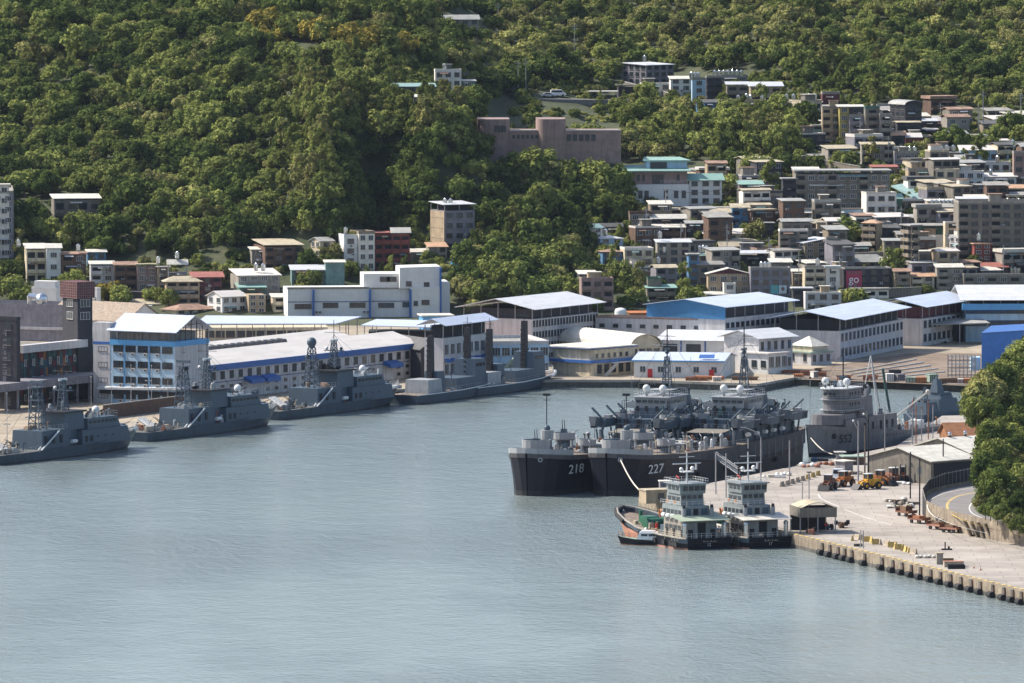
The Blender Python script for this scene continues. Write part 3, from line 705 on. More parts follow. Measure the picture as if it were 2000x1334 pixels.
def rail(b, pts, hh=1.0, m='pole_metal', step=2.0):
    for p, q in zip(pts, pts[1:]):
        p = Vector(p); q = Vector(q); L_ = (q-p).length; k = max(1, int(L_/step))
        for i in range(k+1):
            c = p.lerp(q, i/k); b.tube(c, c+Vector((0,0,hh)), .035, m, 4)
        for z_ in (hh, hh*.5): b.tube(p+Vector((0,0,z_)), q+Vector((0,0,z_)), .03, m, 4)
# ---- long warehouse with two bays
C, ar, W, D = frame(400, 408, 820, 782, (820,735), QZ, D=34)
r = thing('long_warehouse', 'long two-bay white warehouse with pinkish metal roof, roof vents and a blue eaves band', 'warehouse', C, ar)
h = zpx(C, 714, 408)
part('wall', r, lambda b: b.box(0, W, 0, D, -.5, h, 'wall_lavender'))
part('roof', r, lambda b: [ (b.slab([(-.6,y0,h),(W+.6,y0,h),(W+.6,y0+8.5,h+2.6),(-.6,y0+8.5,h+2.6)], .12, 'roof_pinkish'),
     b.slab([(-.6,y0+8.5,h+2.6),(W+.6,y0+8.5,h+2.6),(W+.6,y0+17,h),(-.6,y0+17,h)], .12, 'roof_pinkish'),
     b.add([(W,y0,h-.1),(W,y0+17,h-.1),(W,y0+8.5,h+2.4)],[(0,1,2)],'wall_clean')) for y0 in (-.3, 17)])
part('eaves_band', r, lambda b: b.box(-.3, W+.6, -.45, -.05, h-1.35, h+.05, 'blue_trim'))
part('mid_band', r, lambda b: b.box(-.05, W+.05, -.12, 0, h*.48, h*.48+.18, 'navy_trim'))
nv = 22
for i in range(nv):
    x = 2+(W-30)*i/nv
    part('roof_vent', r, lambda b: b.hexa([(x,19.5,h+.4),(x+1.7,19.5,h+.4),(x+1.7,22,h+1.2),(x,22,h+1.2)], [(x,20.2,h+1.9),(x+1.7,20.2,h+1.9),(x+1.7,22,h+2.1),(x,22,h+2.1)], 'frame_dark'))
nw = 24
for i in range(nw):
    t = W*(i+.5)/nw
    place_win(r, 'R', W, D, t, h*.58, 1.7, 1.7, 'd')
    if i not in (4,5,19,20):
        place_win(r, 'R', W, D, t, h*.32, 1.3, .6, 'd'); place_win(r, 'R', W, D, t, h*.11, 1.3, .6, 'd')
    part('pilaster', r, lambda b: b.box(W*i/nw-.12, W*i/nw+.12, -.1, 0, 0, h-1.35, 'wall_lavender'))
for t0 in (W*.16, W*.235, W*.82):
    part('door_canopy', r, lambda b: (b.slab([(t0,-2.2,h*.48),(t0+6,-2.2,h*.48),(t0+6,0,h*.58),(t0,0,h*.58)], .9, 'blue_trim'), b.box(t0+.3,t0+5.5,-.05,0,0,h*.42,'frame_white')))
# ---- canopy and brown wall in front of the blue block
r = thing('quay_shelter', 'low quayside shelter with a thin curved pale roof in front of the blue-fronted block', 'shelter', at_z(350,790,QZ), R(62))
part('roof', r, lambda b: b.slab([(-4,-3,4.2),(0,-3,4.4),(0,20,4.4),(-4,20,3.6)], .5, 'roof_white'))
part('under_roof_shade', r, lambda b: b.box(-3.6,-.3,-2.6,19.6,2.2,3.1,'void')); part('post', r, lambda b: [b.box(-.3,-.1,y,y+.2,0,4,'pole_metal') for y in (-2,3,8,13,18)])  # black box hung here stands in for shade beneath the shelter
a_ = at_z(203,818,QZ); b_ = at_z(362,798,QZ)
b = MB(); dv = (b_-a_); n_ = dv.normalized(); b.T = Matrix.Translation(a_) @ Matrix.Rotation(math.atan2(dv.y, dv.x), 4, 'Z'); b.box(0, dv.length, 0, .3, 0, 3.0, 'wall_brown'); b.box(-.1, dv.length+.1, -.1, .4, 3.0, 3.2, 'roof_slab')
tag(b.build('boundary_wall'), 'brown boundary wall on the apron behind the two left patrol ships', 'wall')
for i, (px, py) in enumerate([(14,886),(56,872),(218,812),(256,803),(290,797),(328,792),(355,789)]):
    p_ = at_z(px, py, QZ); b = MB(); b.cyl(0,0,0,6.5,.09,'pole_metal',.06,6); b.box(-.7,.7,-.1,.1,6.4,6.55,'pole_metal'); b.box(-.8,-.3,-.15,.15,6.3,6.45,'frame_white'); b.box(.3,.8,-.15,.15,6.3,6.45,'frame_white')
    tag(b.build('flood_lamp', loc=p_), ['first','second','third','fourth','fifth','sixth','seventh'][i]+' double-armed lamp post from the left by the boundary wall', 'lamp post', 'lamp posts by the boundary wall')
for i, (px, py, ph) in enumerate([(14,880,108),(56,868,108),(178,815,80),(218,810,85),(256,806,95),(296,800,88)]):
    p_ = at_z(px, py, QZ); b = MB(); b.cyl(0,0,0,ph/8.6,.06,'frame_white',.04,5); b.sph(0,0,ph/8.6,.12,'frame_white')
    tag(b.build('flag_pole', loc=p_), ['first','second','third','fourth','fifth','sixth'][i]+' white flag pole from the left before the quayside blocks', 'flag pole', 'flag poles on the left apron')
# ---- dark gabled shed, halls, offices
bld('dark_shed', 'small dark gabled shed squeezed between the long warehouse and the tall-windowed hall', 'shed', 818, 822, 866, 740, 683, 25, 'wall_dark', z0=QZ, D=18, rf=('gable','roof_dark',2.6), axis='y', gable='wall_dark')
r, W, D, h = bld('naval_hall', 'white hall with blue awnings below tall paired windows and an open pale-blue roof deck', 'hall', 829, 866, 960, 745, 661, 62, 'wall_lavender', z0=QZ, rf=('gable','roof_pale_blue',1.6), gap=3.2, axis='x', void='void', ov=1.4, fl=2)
for i in range(8):
    for z_ in (h*.16, h*.62): place_win(r, 'R', W, D, W*(i+.5)/8, z_, 2.0, 2.4, 'w')
    part('awning', r, lambda b: b.slab([(W*(i+.15)/8,-1.0,h*.46),(W*(i+.85)/8,-1.0,h*.46),(W*(i+.85)/8,0,h*.52),(W*(i+.15)/8,0,h*.52)], .3, 'blue_trim'))
r, W, D, h = bld('workshop', 'pale blue-white workshop wall with blue pipes behind the black-masted ships', 'workshop', 950, 960, 1072, 736, 674, 12, 'wall_sky', z0=QZ, D=24, rf=('flat','wall_lavender',.9), wR=(6,1.9,1.9,'w',0), fl=2)
b = MB(); p0 = r.location+Vector((2,-6,0)); 
b.path([(0,0,.5),(3.2,-.5,4.2),(5,-.5,5.6),(7,-.5,6.2),(9.5,0,6.0)], .75, 'awning_green', 8); b.tube((3.2,-.5,0),(3.2,-.5,4),.1,'pole_metal'); b.tube((8,-.3,0),(8,-.3,6),.1,'pole_metal')
tag(b.build('chute', loc=p0), 'fat pale green curved chute rising in front of the workshop', 'chute')
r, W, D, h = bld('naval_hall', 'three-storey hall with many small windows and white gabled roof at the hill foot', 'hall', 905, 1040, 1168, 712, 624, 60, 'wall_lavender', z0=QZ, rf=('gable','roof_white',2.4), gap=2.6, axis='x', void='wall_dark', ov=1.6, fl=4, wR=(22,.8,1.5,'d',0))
r, W, D, h = bld('low_annex', 'cream flat-roofed annex with rust-pink roofing left of the round-cornered office', 'building', 925, 940, 1048, 718, 667, 25, 'wall_cream', z0=QZ, D=20, rf=('shed','roof_orange',.5), wR=(7,1.5,1.6,'w'), fl=2)
# round-cornered office
C, ar, W, D = frame(1068, 1158, 1240, 735, 50, QZ)
r = thing('corner_office', 'two-storey cream office with rounded front, blue waistband and outside stair on the quay', 'office', C, ar); h = zpx(C, 681, 1158)
def rndpoly(x0,x1,y0,y1,rad):
    p = [(x1,y0),(x1,y1)]
    for i in range(7): u = math.pi/2+math.pi/2*i/6; p.append((x0+rad+rad*math.cos(u), y1-rad+rad*math.sin(u)))
    for i in range(5): u = math.pi+math.pi/2*i/4; p.append((x0+1+1*math.cos(u), y0+1+1*math.sin(u)))
    return p
part('wall', r, lambda b: b.prism(rndpoly(0,W,0,D,3.5), -.3, h, 'wall_cream'))
part('roof', r, lambda b: (b.prism(rndpoly(-.7,W+.4,-.7,D+.7,4), h, h+.25, 'roof_offwhite'), b.prism(rndpoly(-.8,W+.45,-.8,D+.8,4), h-.25, h-.002, 'navy_trim')))
part('waist_band', r, lambda b: b.prism(rndpoly(-.8,W+.1,-.9,D+.8,4), h*.47, h*.47+.7, 'blue_trim'))
for i in range(6): place_win(r, 'R', W, D, 1.5+W*.85*(i)/6, h*.66, .8, .9, 'd')
for i in range(5): place_win(r, 'R', W, D, 2.5+W*.85*(i)/5, h*.1, 1.6, 2.0, 'd')
part('stair', r, lambda b: (b.slab([(1,-2.4,.1),(2.4,-2.4,.1),(7,-2.4,h*.45),(5.6,-2.4,h*.45)], .3, 'frame_white'), b.box(5.5,W,-1.6,-.01,h*.44,h*.47,'frame_white'), rail(b, [(5.5,-1.6,h*.47),(W,-1.6,h*.47)], 1.0, 'blue_mid')))
bld('barrel_hall', 'hall with a smooth cream barrel-vault roof behind the round-cornered office', 'hall', 1196, 1232, 1290, 722, 680, 30, 'wall_cream', z0=QZ, D=34, rf=('barrel','roof_offwhite',3.4), gable='wall_cream', wR=(4,1.4,1.6,'d'))
r, W, D, h = bld('quay_office', 'low white quay office with a pale blue roof and two red doors', 'office', 1238, 1412, 1436, 739, 705, 80, 'wall_clean', z0=QZ, rf=('gable','roof_pale_blue',1.4), axis='y', gable='wall_clean', wL=(5,1.3,1.3,'w'))
part('roof_edge', r, lambda b: b.box(-.62, -.45, -.5, D+.5, h-.35, h+.02, 'blue_mid'))
for y_ in (2.2, D-4.6): part('door', r, lambda b: b.box(-.1, 0, y_, y_+1.2, 0, 2.1, 'red_paint'))
part('solar_panel', r, lambda b: b.slab([(.2,2.2,h+.66),(1.8,2.2,h+1.4),(1.8,6,h+1.4),(.2,6,h+.66)], .06, 'blue_trim'))
r, W, D, h = bld('quay_workshop', 'white gabled workshop with blue corner posts and two wide shutters', 'workshop', 1283, 1426, 1470, 716, 666, 74, 'wall_clean', z0=QZ, rf=('gable','roof_white',1.9), axis='y', gable='wall_clean', wR=(3,.8,1.2,'d'))
for y_ in (0, D*.33, D*.66, D-.3): part('corner_post', r, lambda b: b.box(-.12, 0, y_, y_+.35, 0, h, 'blue_trim'))
for y_ in (D*.4, D*.72): part('shutter', r, lambda b: b.box(-.1, -.02, y_, y_+D*.2, h*.35, h*.85, 'frame_dark'))
r, W, D, h = bld('quay_hall', 'small white hall with a broad pale hip roof behind the gabled workshop', 'hall', 1414, 1482, 1548, 728, 661, 45, 'wall_lavender', z0=QZ, rf=('gable','roof_white',1.9), axis='x', gable='wall_clean', ov=1.2, wR=(5,.9,1.9,'d'), fl=2)
r, W, D, h = bld('store_building', 'single-storey white store with blue posts and pinkish flat roof on the quay', 'store', 1446, 1500, 1538, 731, 692, 48, 'wall_clean', z0=QZ, rf=('slab','roof_pinkish',.3), wL=(3,1.5,1.6,'d'), wR=(3,1.8,2.6,'w'), fl=1)
r, W, D, h = bld('pump_house', 'little white house with a green lower roof and a cream pyramid roof', 'house', 1537, 1584, 1624, 714, 690, 42, 'wall_lavender', z0=QZ, rf=('slab','roof_green',.3), wL=(2,1.0,1.6,'d'), wR=(3,.9,1.5,'d'), fl=1)
part('upper_roof', r, lambda b: (b.box(1.2,W-.6,.8,D-.6,h+.3,h+1.6,'wall_cream'), b.add([(.8,.4,h+1.6),(W-.2,.4,h+1.6),(W-.2,D-.2,h+1.6),(.8,D-.2,h+1.6),(W/2,D/2,h+4)], [(0,1,4),(1,2,4),(2,3,4),(3,0,4),(0,3,2,1)], 'roof_offwhite')))
# ---- blue gabled hall and grey annex
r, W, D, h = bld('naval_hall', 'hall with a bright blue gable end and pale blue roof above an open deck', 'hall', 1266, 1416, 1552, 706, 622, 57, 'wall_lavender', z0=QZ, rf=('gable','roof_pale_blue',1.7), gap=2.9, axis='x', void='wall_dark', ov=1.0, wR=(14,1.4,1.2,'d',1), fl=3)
part('gable_cladding', r, lambda b: b.add([(-.3,-.3,h-.3),(-.3,D+.3,h-.3),(-.3,D+.3,h+2.8),(-.3,D/2,h+4.5),(-.3,-.3,h+2.8)], [(0,1,2,3,4),(4,3,2,1,0)], 'blue_mid'))
bld('long_annex', 'long plain grey-white annex wall in front of the blue gable end', 'building', 1163, 1374, 1392, 704, 626, 68, 'wall_lavender', z0=QZ, rf=('flat','wall_pink',.5), wL=(8,1.3,.8,'d',2), fl=3)
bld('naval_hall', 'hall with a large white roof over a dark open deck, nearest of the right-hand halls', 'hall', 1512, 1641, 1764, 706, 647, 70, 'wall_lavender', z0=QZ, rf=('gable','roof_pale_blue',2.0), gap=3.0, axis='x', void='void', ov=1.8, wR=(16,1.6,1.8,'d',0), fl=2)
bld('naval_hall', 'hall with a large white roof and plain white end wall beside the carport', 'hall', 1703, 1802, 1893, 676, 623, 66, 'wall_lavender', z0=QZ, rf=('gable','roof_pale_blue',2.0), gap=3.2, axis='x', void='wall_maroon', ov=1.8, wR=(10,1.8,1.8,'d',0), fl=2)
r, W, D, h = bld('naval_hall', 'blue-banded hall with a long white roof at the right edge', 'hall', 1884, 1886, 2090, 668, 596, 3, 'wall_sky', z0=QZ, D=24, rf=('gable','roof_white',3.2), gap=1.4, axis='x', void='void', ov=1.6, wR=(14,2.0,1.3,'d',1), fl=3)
part('fascia', r, lambda b: b.box(-1, W+1, -1.2, -.1, h-1.2, h+.4, 'blue_mid'))
p0_ = at_z(1917, 724, QZ); r = thing('blue_block', 'windowless bright blue block on the quay beside the near wooded slope', 'building', p0_)
hh_ = zpx(p0_, 652); part('wall', r, lambda b: b.prism([(0,0),(22,20),(24,44),(4,28)], -.2, hh_, 'blue_paint')); part('roof', r, lambda b: b.prism([(-.15,-.2),(22.1,19.8),(24.2,44.3),(3.9,28.2)], hh_, hh_+.25, 'blue_trim'))
part('base_wall', r, lambda b: b.box(-2.6,-.2,1,6,0,3.2,'wall_sky'))
r = thing('carport', 'long thin-roofed carport on slim posts sheltering parked cars', 'carport', at_z(1770,674,QZ), R(8))
part('roof', r, lambda b: b.slab([(0,0,5.2),(22,0,5.6),(22,14,6.2),(0,14,5.8)], .25, 'roof_grey')); part('post', r, lambda b: [b.box(x,x+.2,.2,.4,0,5.3,'pole_metal') for x in (.3,7,14,21.3)])
part('back_wall', r, lambda b: b.box(0,22,13.6,13.9,0,5.7,'wall_dark'))
# ---- white complex
C, ar, W, D = frame(558, 562, 885, 640, 6, QZ, D=22, P=hit(562,622))
r = thing('white_complex', 'large white multi-wing complex with dark blue pillars and a tall blank tower block', 'building', C, ar)
s_ = scl(C.y); X = lambda px: (px-562)/s_; Z = lambda py: zpx(C, py)
wm = 'wall_clean'
part('wall', r, lambda b: (b.box(0, X(722), 0, 16, -4, Z(565), wm), b.box(X(722), X(802), 1, 18, -4, Z(566), wm), b.box(X(802), X(862), -1, 18, -4, Z(562), wm)))
part('upper_wall', r, lambda b: b.box(X(713), X(782), 3, 14, Z(570), Z(537), wm))
part('tower', r, lambda b: b.hexa([(X(782),0,Z(565)),(X(862),0,Z(565)),(X(862),12,Z(565)),(X(782),12,Z(565))], [(X(782),0,Z(524)),(X(862),0,Z(522)),(X(862),12,Z(522)),(X(782),12,Z(524))], wm))
part('side_wing', r, lambda b: b.box(X(862)+.02, X(885), 6, 20, -4, Z(556), wm))
part('parapet', r, lambda b: (b.box(-.15, X(722), -.15, .3, Z(565), Z(561), 'wall_grey'), b.box(X(722), X(862), .8, 1.2, Z(566), Z(563), 'wall_grey')))
for px in (612, 723, 803, 862): part('pillar', r, lambda b: b.box(X(px)-.25, X(px)+.25, -1.2, 1.2, -3, Z(566 if px != 862 else 524), 'blue_trim'))
part('floor_line', r, lambda b: (b.box(0, X(722), -.1, 0, Z(590)-.08, Z(590)+.12, 'navy_trim'), b.box(X(722), X(802), .9, 1, Z(590)-.08, Z(590)+.12, 'navy_trim')))
for x0, n_, w_, y_, yy in [(578,1,4.4,603,0),(632,1,4,601,0),(685,1,4.2,601,0),(742,1,4.2,602,1),(795,1,1.8,601,1),(832,1,2,596,-1),(813,1,1,598,-1),(755,1,2.6,552,3),(768,1,2.6,552,3),(800,1,1.4,560,0),(835,1,1.4,562,0)]:
    o = place_win(r, 'R', 1, 1, X(x0+14) if w_ > 3 else X(x0), Z(y_), w_, 1.2, 'd'); o.location.y = yy-.05 if yy != -1 else -1.05
for px in (618, 712): 
    for k in range(2): aircon(r, 'R', X(px)+k*1.0, Z(612))
# ---- blue canopies, containers, tank, tyres
def canopy(name, label, pts_px, zh, m, tz=.25, legs=True):
    """pts_px: roof corners as (px, py, height above the quay)"""
    P_ = [at_z(px, py, QZ+z_) for px, py, z_ in pts_px]; o0 = Vector((P_[0].x, P_[0].y, QZ)); r = thing(name, label, 'canopy', o0)
    b = MB(); b.slab([p-o0 for p in P_], tz, m); b.build('roof', r)
    if legs:
        n_ = len(P_)
        for i in range(n_):
            a, c = P_[i], P_[(i+1)%n_]; k = max(1, int((c-a).length/7))
            part('post', r, lambda b: [b.box(q.x-o0.x-.1, q.x-o0.x+.1, q.y-o0.y-.1, q.y-o0.y+.1, 0, q.z-QZ-tz, 'pole_metal') for q in [a.lerp(c, (j+.5)/k) for j in range(k)]])
    return r
canopy('canopy', 'long pale blue flat canopy roof running behind the long warehouse', [(380,632,8),(655,632,8),(706,618,8.4),(402,616,8.4)], 8, 'roof_pale_blue')
r = canopy('open_deck', 'pale blue open-sided deck roof over a dark void behind the long warehouse', [(704,635,7.5),(893,640,7.5),(908,627,8.2),(735,623,8.2)], 8, 'roof_pale_blue'); part('deck_shade', r, lambda b: b.box(2,20,4,14,0,5.6,'void'))  # near-black box takes the place of the shade under the deck roof
bld('back_store', 'cream partitioned store under the long pale blue canopy', 'store', 395, 400, 640, 668, 640, 4, 'wall_cream', z0=QZ, D=10, rf=None, wR=(12,2.2,1.6,'d'))
bld('container_office', 'flat blue-sided cabin with a cream roof behind the open-deck hall', 'cabin', 824, 826, 884, 650, 618, 8, 'blue_mid', z0=QZ, D=8, rf=('slab','roof_offwhite',.3))
b = MB(); b.cyl(0,0,0,1.6,1.6,'white_paint',n=16); b.sph(0,0,1.6,1.6,'white_paint',.9,16); tag(b.build('storage_tank', loc=hit(1212,619)), 'round white domed storage tank on the terrace above the grey annex', 'tank')
bld('orange_shed', 'low orange-red shed beside the white domed tank', 'shed', 1226, 1230, 1266, 619, 611, 5, 'orange_paint', D=4, rf=('shed','orange_paint',.3))
for i, px in enumerate([1252,1263,1276,1287,1298,1309]):
    b = MB()
    for k in range(5): b.cyl(0,0,.25*k,.25*k+.22,.75-.05*(k%2),'rubber',n=10)
    tag(b.build('tyre_stack', loc=at_z(px, 758.5, .05)), ['leftmost','second from left','third from left','third from right','second from right','rightmost'][i]+' black tyre stack hanging on the far quay wall', 'tyres', 'tyre stacks on the far quay')
# dockyard ground, clutter and scaffold on the right
b = MB(); P_ = [at_z(x_, y_, QZ+.006) for x_, y_ in [(1566,741),(1700,745.5),(1905,754),(1990,757),(1915,690),(1770,690),(1640,712),(1560,724)]]
MATS.get('dockyard') or mat('dockyard', (.20,.15,.11), rough=.95, var=.5, vs=.25, bump=.1)
b.add(P_, [tuple(range(len(P_)))], 'dockyard'); tag(b.build('dockyard_ground'), kind='structure')
rr = random.Random(8)
for i in range(5):
    a_ = at_z(1650+i*12, 728+i*4, QZ); c_ = at_z(1790+i*14, 703+i*6, QZ)
    b = MB(); b.tube((0,0,.2), c_-a_+Vector((0,0,.2)), .16, 'roof_offwhite', 6)
    tag(b.build('pipe_run', loc=a_), ['farthest','second','middle','fourth','nearest'][i]+' of five long pale pipes on the brown dockyard ground', 'pipe', 'pipes on the dockyard')
sc0 = at_z(1852, 738, QZ); b = MB()
for i in range(8):
    for j in range(3):
        b.box(i*.95, i*.95+.08, j*2, j*2+.08, 0, 5.5, 'pole_metal')
        for k in range(6): b.box(i*.95, i*.95+.95 if i < 7 else i*.95+.1, j*2, j*2+.06, .9*k+.5, .9*k+.6, 'frame_white' if k % 2 else 'pole_metal')
tag(b.build('scaffold', loc=sc0), 'grey tubular scaffold tower standing in the dockyard next to the blue block', 'scaffold')
kinds = [('stack of rusty beams on the dockyard', 'rust'), ('white site cabin on the dockyard edge', 'wall_clean'), ('dark covered machine on the dockyard edge', 'wall_dark'), ('faded green skip on the dockyard edge', 'roof_green'), ('orange-red winch crate on the dockyard edge', 'orange_paint'),
         ('heap of brown timber on the dockyard edge', 'brown_wood'), ('small lilac hut on the dockyard edge', 'wall_lilac'), ('pinkish pallet load on the dockyard edge', 'roof_pinkish')]
for i, (px, py, k, w_, h_) in enumerate([(1648,742,0,3,.8),(1700,743,0,3.5,1.0),(1738,745,1,1.8,1.8),(1757,745,6,2,1.7),(1748,742,2,3,2.4),(1782,747,3,3,1.2),(1800,748,4,2.5,1.3),(1820,746,3,2.4,1.8),(1850,749,5,4,.9),(1872,748,7,3,.9),(1893,750,4,2.5,1.2),
        (1560,736,4,2,.6),(1575,733,0,2.6,.9),(1590,737,7,1.2,1.4),(1545,729,0,4,.5),(1598,726,5,1.5,.6),(1385,741,4,7,.7),(1360,743,0,5,.6),(1455,742,5,6,.5),(1400,744,7,2,.9),(1605,735,0,2,.8)]):
    b = MB(); m = kinds[k][1]; b.box(-w_/2, w_/2, -1, 1, 0, h_, m); b.box(-w_/2-.1, w_/2+.1, -1.1, 1.1, h_, h_+.12, m)
    for j in range(4): b.box(-w_/2+w_*j/4+.1, -w_/2+w_*j/4+.22, -1.08, -.99, 0, h_, 'frame_dark')
    if k in (0,5): 
        for j in range(4): b.tube((-w_/2+rr.uniform(-.3,.3),-.8+j*.5,h_+.2),(w_/2+rr.uniform(0,.6),-.8+j*.5,h_+.25),.1,m,5)
    where = ' near the left end' if px < 1500 else (' below the pyramid-roofed house' if px < 1620 else (' right of the crane' if px > 1720 else ' left of the crane'))
    USED = globals().setdefault('USED', {}); USED[(k,where)] = USED.get((k,where),0)+1; pre = '' if USED[(k,where)] == 1 else 'smaller ' if USED[(k,where)] == 2 else 'another '
    tag(b.build(['beam_stack','site_cabin','covered_machine','skip','winch_crate','timber_heap','hut','pallet_load'][k], loc=at_z(px, py, QZ+.01), rotz=rr.uniform(-.3,.5)), pre+kinds[k][0]+where, ['beams','cabin','machine','skip','crate','timber','hut','pallet'][k], 'dockyard clutter'+where)
# ================================================================ hillside houses
VROOT = []; FOOT = []
HC = random.Random(21)
def H(label, xl, xc, xr, yb, yt, a=6, wall='wall_grey', rk='flat', rm='wall_grey', rh=.7, gap=0, win=1, main='R', fl=None, name='house', cat='house', group=None, void=None, bal=0, ov=.45, gable=None, axis='x', D=None):
    if xl == xc and D is None: D = 8.5
    if xr == xc: raise ValueError(label)
    C = hit(xc, yb)
    _, ar, W, DD = frame(xl, xc, xr, yb, a, 0, D, C)
    h = zpx(C, yt, xc); nf = fl or max(1, int(round(h/3.1)))
    def ws(L_, on):
        if not on or L_ < 2.2: return None
        n_ = max(1, int(round(L_/3.0)))
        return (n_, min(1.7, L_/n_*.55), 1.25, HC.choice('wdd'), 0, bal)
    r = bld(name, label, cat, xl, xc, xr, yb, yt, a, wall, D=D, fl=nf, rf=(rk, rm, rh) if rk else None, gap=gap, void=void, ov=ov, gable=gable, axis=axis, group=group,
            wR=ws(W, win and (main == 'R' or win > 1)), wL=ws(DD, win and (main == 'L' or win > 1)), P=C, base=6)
    VROOT.append((label, (xl+xr)/2, yb, yt)); 
    # wall clutter that shows at this distance: cooling units and pipes
    for k in range(HC.randrange(0, 3)):
        aircon(r[0], main, HC.uniform(.5, max(.6, (W if main == 'R' else DD)-.5)), HC.uniform(.2, max(.3, h-2)))
    # awnings over windows, lean-to stores and pipes: the patchwork of an old hill village
    L_ = W if main == 'R' else DD; fh = h/nf
    if 'carrying' in label: L_ = 0
    for k in range(HC.randrange(0, 3)):
        if L_ < 3: break
        f = HC.randrange(0, nf); t0 = HC.uniform(.1, .5)*L_; w_ = HC.uniform(.25, .45)*L_; z = f*fh+fh*.88; am = HC.choice(['roof_offwhite','roof_tan','roof_offwhite','roof_rust','roof_white','roof_grey','roof_teal'])
        q = MB()
        if main == 'R': q.slab([(t0,-1.1,z-.35),(t0+w_,-1.1,z-.35),(t0+w_,0,z),(t0,0,z)], .07, am)
        else: q.slab([(-1.1,t0,z-.35),(0,t0,z),(0,t0+w_,z),(-1.1,t0+w_,z-.35)], .07, am)
        q.build('awning', r[0])
    if rk == 'flat' and L_ > 5 and HC.random() < .75:
        q = MB(); x0_ = HC.uniform(.1,.5)*W; y0_ = HC.uniform(.3,.5)*DD; wv = HC.uniform(2.0,3.6); hv = HC.uniform(1.6,2.4); q.box(x0_, min(W-.3,x0_+wv), y0_, min(DD-.3,y0_+2.6), h+.06, h+hv, HC.choice(['wall_grey','wall_white','wall_concrete','wall_tan'])); q.build('stair_head', r[0])
        q = MB(); q.box(x0_-.3, min(W-.1,x0_+wv+.3), y0_-.5, min(DD-.1,y0_+3), h+hv, h+hv+.12, HC.choice(['roof_grey','roof_offwhite','roof_rust'])); q.build('stair_head_roof', r[0])
    FOOT.append((r[0].location.x+.5*(W*math.cos(ar)-DD*math.sin(ar)), r[0].location.y+.5*(W*math.sin(ar)+DD*math.cos(ar)), .5*max(W,DD)+1.0))
    return r
TANK = None
def tanks(px0, px1, py, n_, where, hgt=1.5, d=None):
    """stainless water tanks standing on a roof: feet at picture row py at distance d"""
    global TANK
    if TANK is None:
        b = MB(); b.cyl(0,0,.35,1.75,.62,'steel_tank',n=12); b.cyl(0,0,1.75,2.0,.62,'steel_tank',.2,12); b.sph(0,0,1.98,.2,'steel_tank',n=8,k=5)
        o = b.build('tank', smooth=False); q = MB(); q.cyl(0,0,0,.35,.5,'pole_metal',n=8); s_ = q.build('stand'); TANK = (o.data, s_.data); bpy.data.objects.remove(o); bpy.data.objects.remove(s_)
    for i in range(n_):
        od = '' if n_ == 1 else ('left ' if i == 0 else 'right ') if n_ == 2 else ['first ','second ','third ','fourth ','fifth ','sixth ','seventh ','eighth '][i]
        px = px0+(px1-px0)*(i/(n_-1) if n_ > 1 else .5)
        t = thing('water_tank', od+('domed steel water tank ' if n_ < 3 else 'steel tank from the left ')+where, 'water tank', at_d(px, py, d), HC.uniform(0,6), 'steel water tanks '+where)
        a = inst(TANK[0], 'tank', t); inst(TANK[1], 'stand', t)
def RD(r, k=.5):   # depth of a house's middle
    return r[0].location.y+r[2]*k
# ---------------- left waterfront
H('tall grey-blue block cut by the left frame edge, above the dark quayside blocks', -60,-58,27,505,378,4,'wall_lilac',rk='flat',fl=6,win=1)
H('white top-floor cabin on the tall left-edge block', -58,-56,18,505,362,4,'wall_white',rk='slab',rm='roof_offwhite',rh=.3,D=4,fl=7,name='roof_cabin',cat='cabin')
H('grey veranda house with broad white roof alone among trees at upper left', 100,106,196,442,391,9,'wall_concrete',rk='shed',rm='roof_offwhite',rh=.9,gap=.5,fl=2,bal=2)
H('small brown shack with a pale pink roof right of the upper-left veranda house', 203,205,237,431,410,6,'wall_brown',rk='shed',rm='roof_orange',rh=.5)
r = H('white-walled house with stacked loggias under a wide white roof', 48,52,90,556,488,8,'wall_cream',rk='shed',rm='roof_offwhite',rh=1.1,gap=.4,fl=3,bal=1)
H('narrow white three-storey house sharing the wide white roof', 90,91,119,556,487,6,'wall_clean',rk='shed',rm='roof_offwhite',rh=1.1,gap=.4,fl=3)
r2 = H('dark brown house with deep windows right of the narrow white house', 119,120,168,556,496,6,'wall_brown',rk='shed',rm='roof_rust',rh=.5,fl=3,bal=2)
tanks(151,155,491,1,'on the dark brown house at left',d=RD(r2)); tanks(34,38,482,1,'above the left-edge block',d=RD(r))
H('bright blue shack with white roof behind the waterfront row', 169,171,207,530,492,8,'wall_blue',rk='shed',rm='roof_offwhite',rh=.6)
H('house with pale blue upper floor and white roof at the row start', 175,177,223,570,519,6,'wall_lavender',rk='shed',rm='roof_offwhite',rh=.6,gap=.5,bal=2,fl=3)
H('dark brown-roofed house in the waterfront row', 223,224,267,570,520,6,'wall_brown',rk='shed',rm='roof_rust',rh=.8,gap=.4,bal=1,fl=3)
r = H('brick-pink house with tan roof in the waterfront row', 267,268,307,570,520,6,'wall_pink',rk='slab',rm='roof_tan',rh=.25,gap=.4,fl=3)
tanks(309,309,516,1,'on the brick-pink row house',d=RD(r))
H('narrow cream house beside the brick-pink row house', 307,308,330,572,522,6,'wall_tan',rk='slab',rm='roof_offwhite',rh=.25,fl=3)
r = H('open-topped house with a raised pale gable roof at the row end', 328,329,365,576,532,6,'wall_lilac',rk='gable',rm='roof_offwhite',rh=1.3,gap=2.2,fl=3,axis='x')
tanks(346,346,506,1,'on the raised pale gable roof',d=RD(r))
H('three-storey house with cream balcony bands and a tan hip roof', 322,325,390,598,550,8,'wall_tan',rk='hip',rm='roof_tan',rh=1.4,bal=1,fl=3,ov=1)
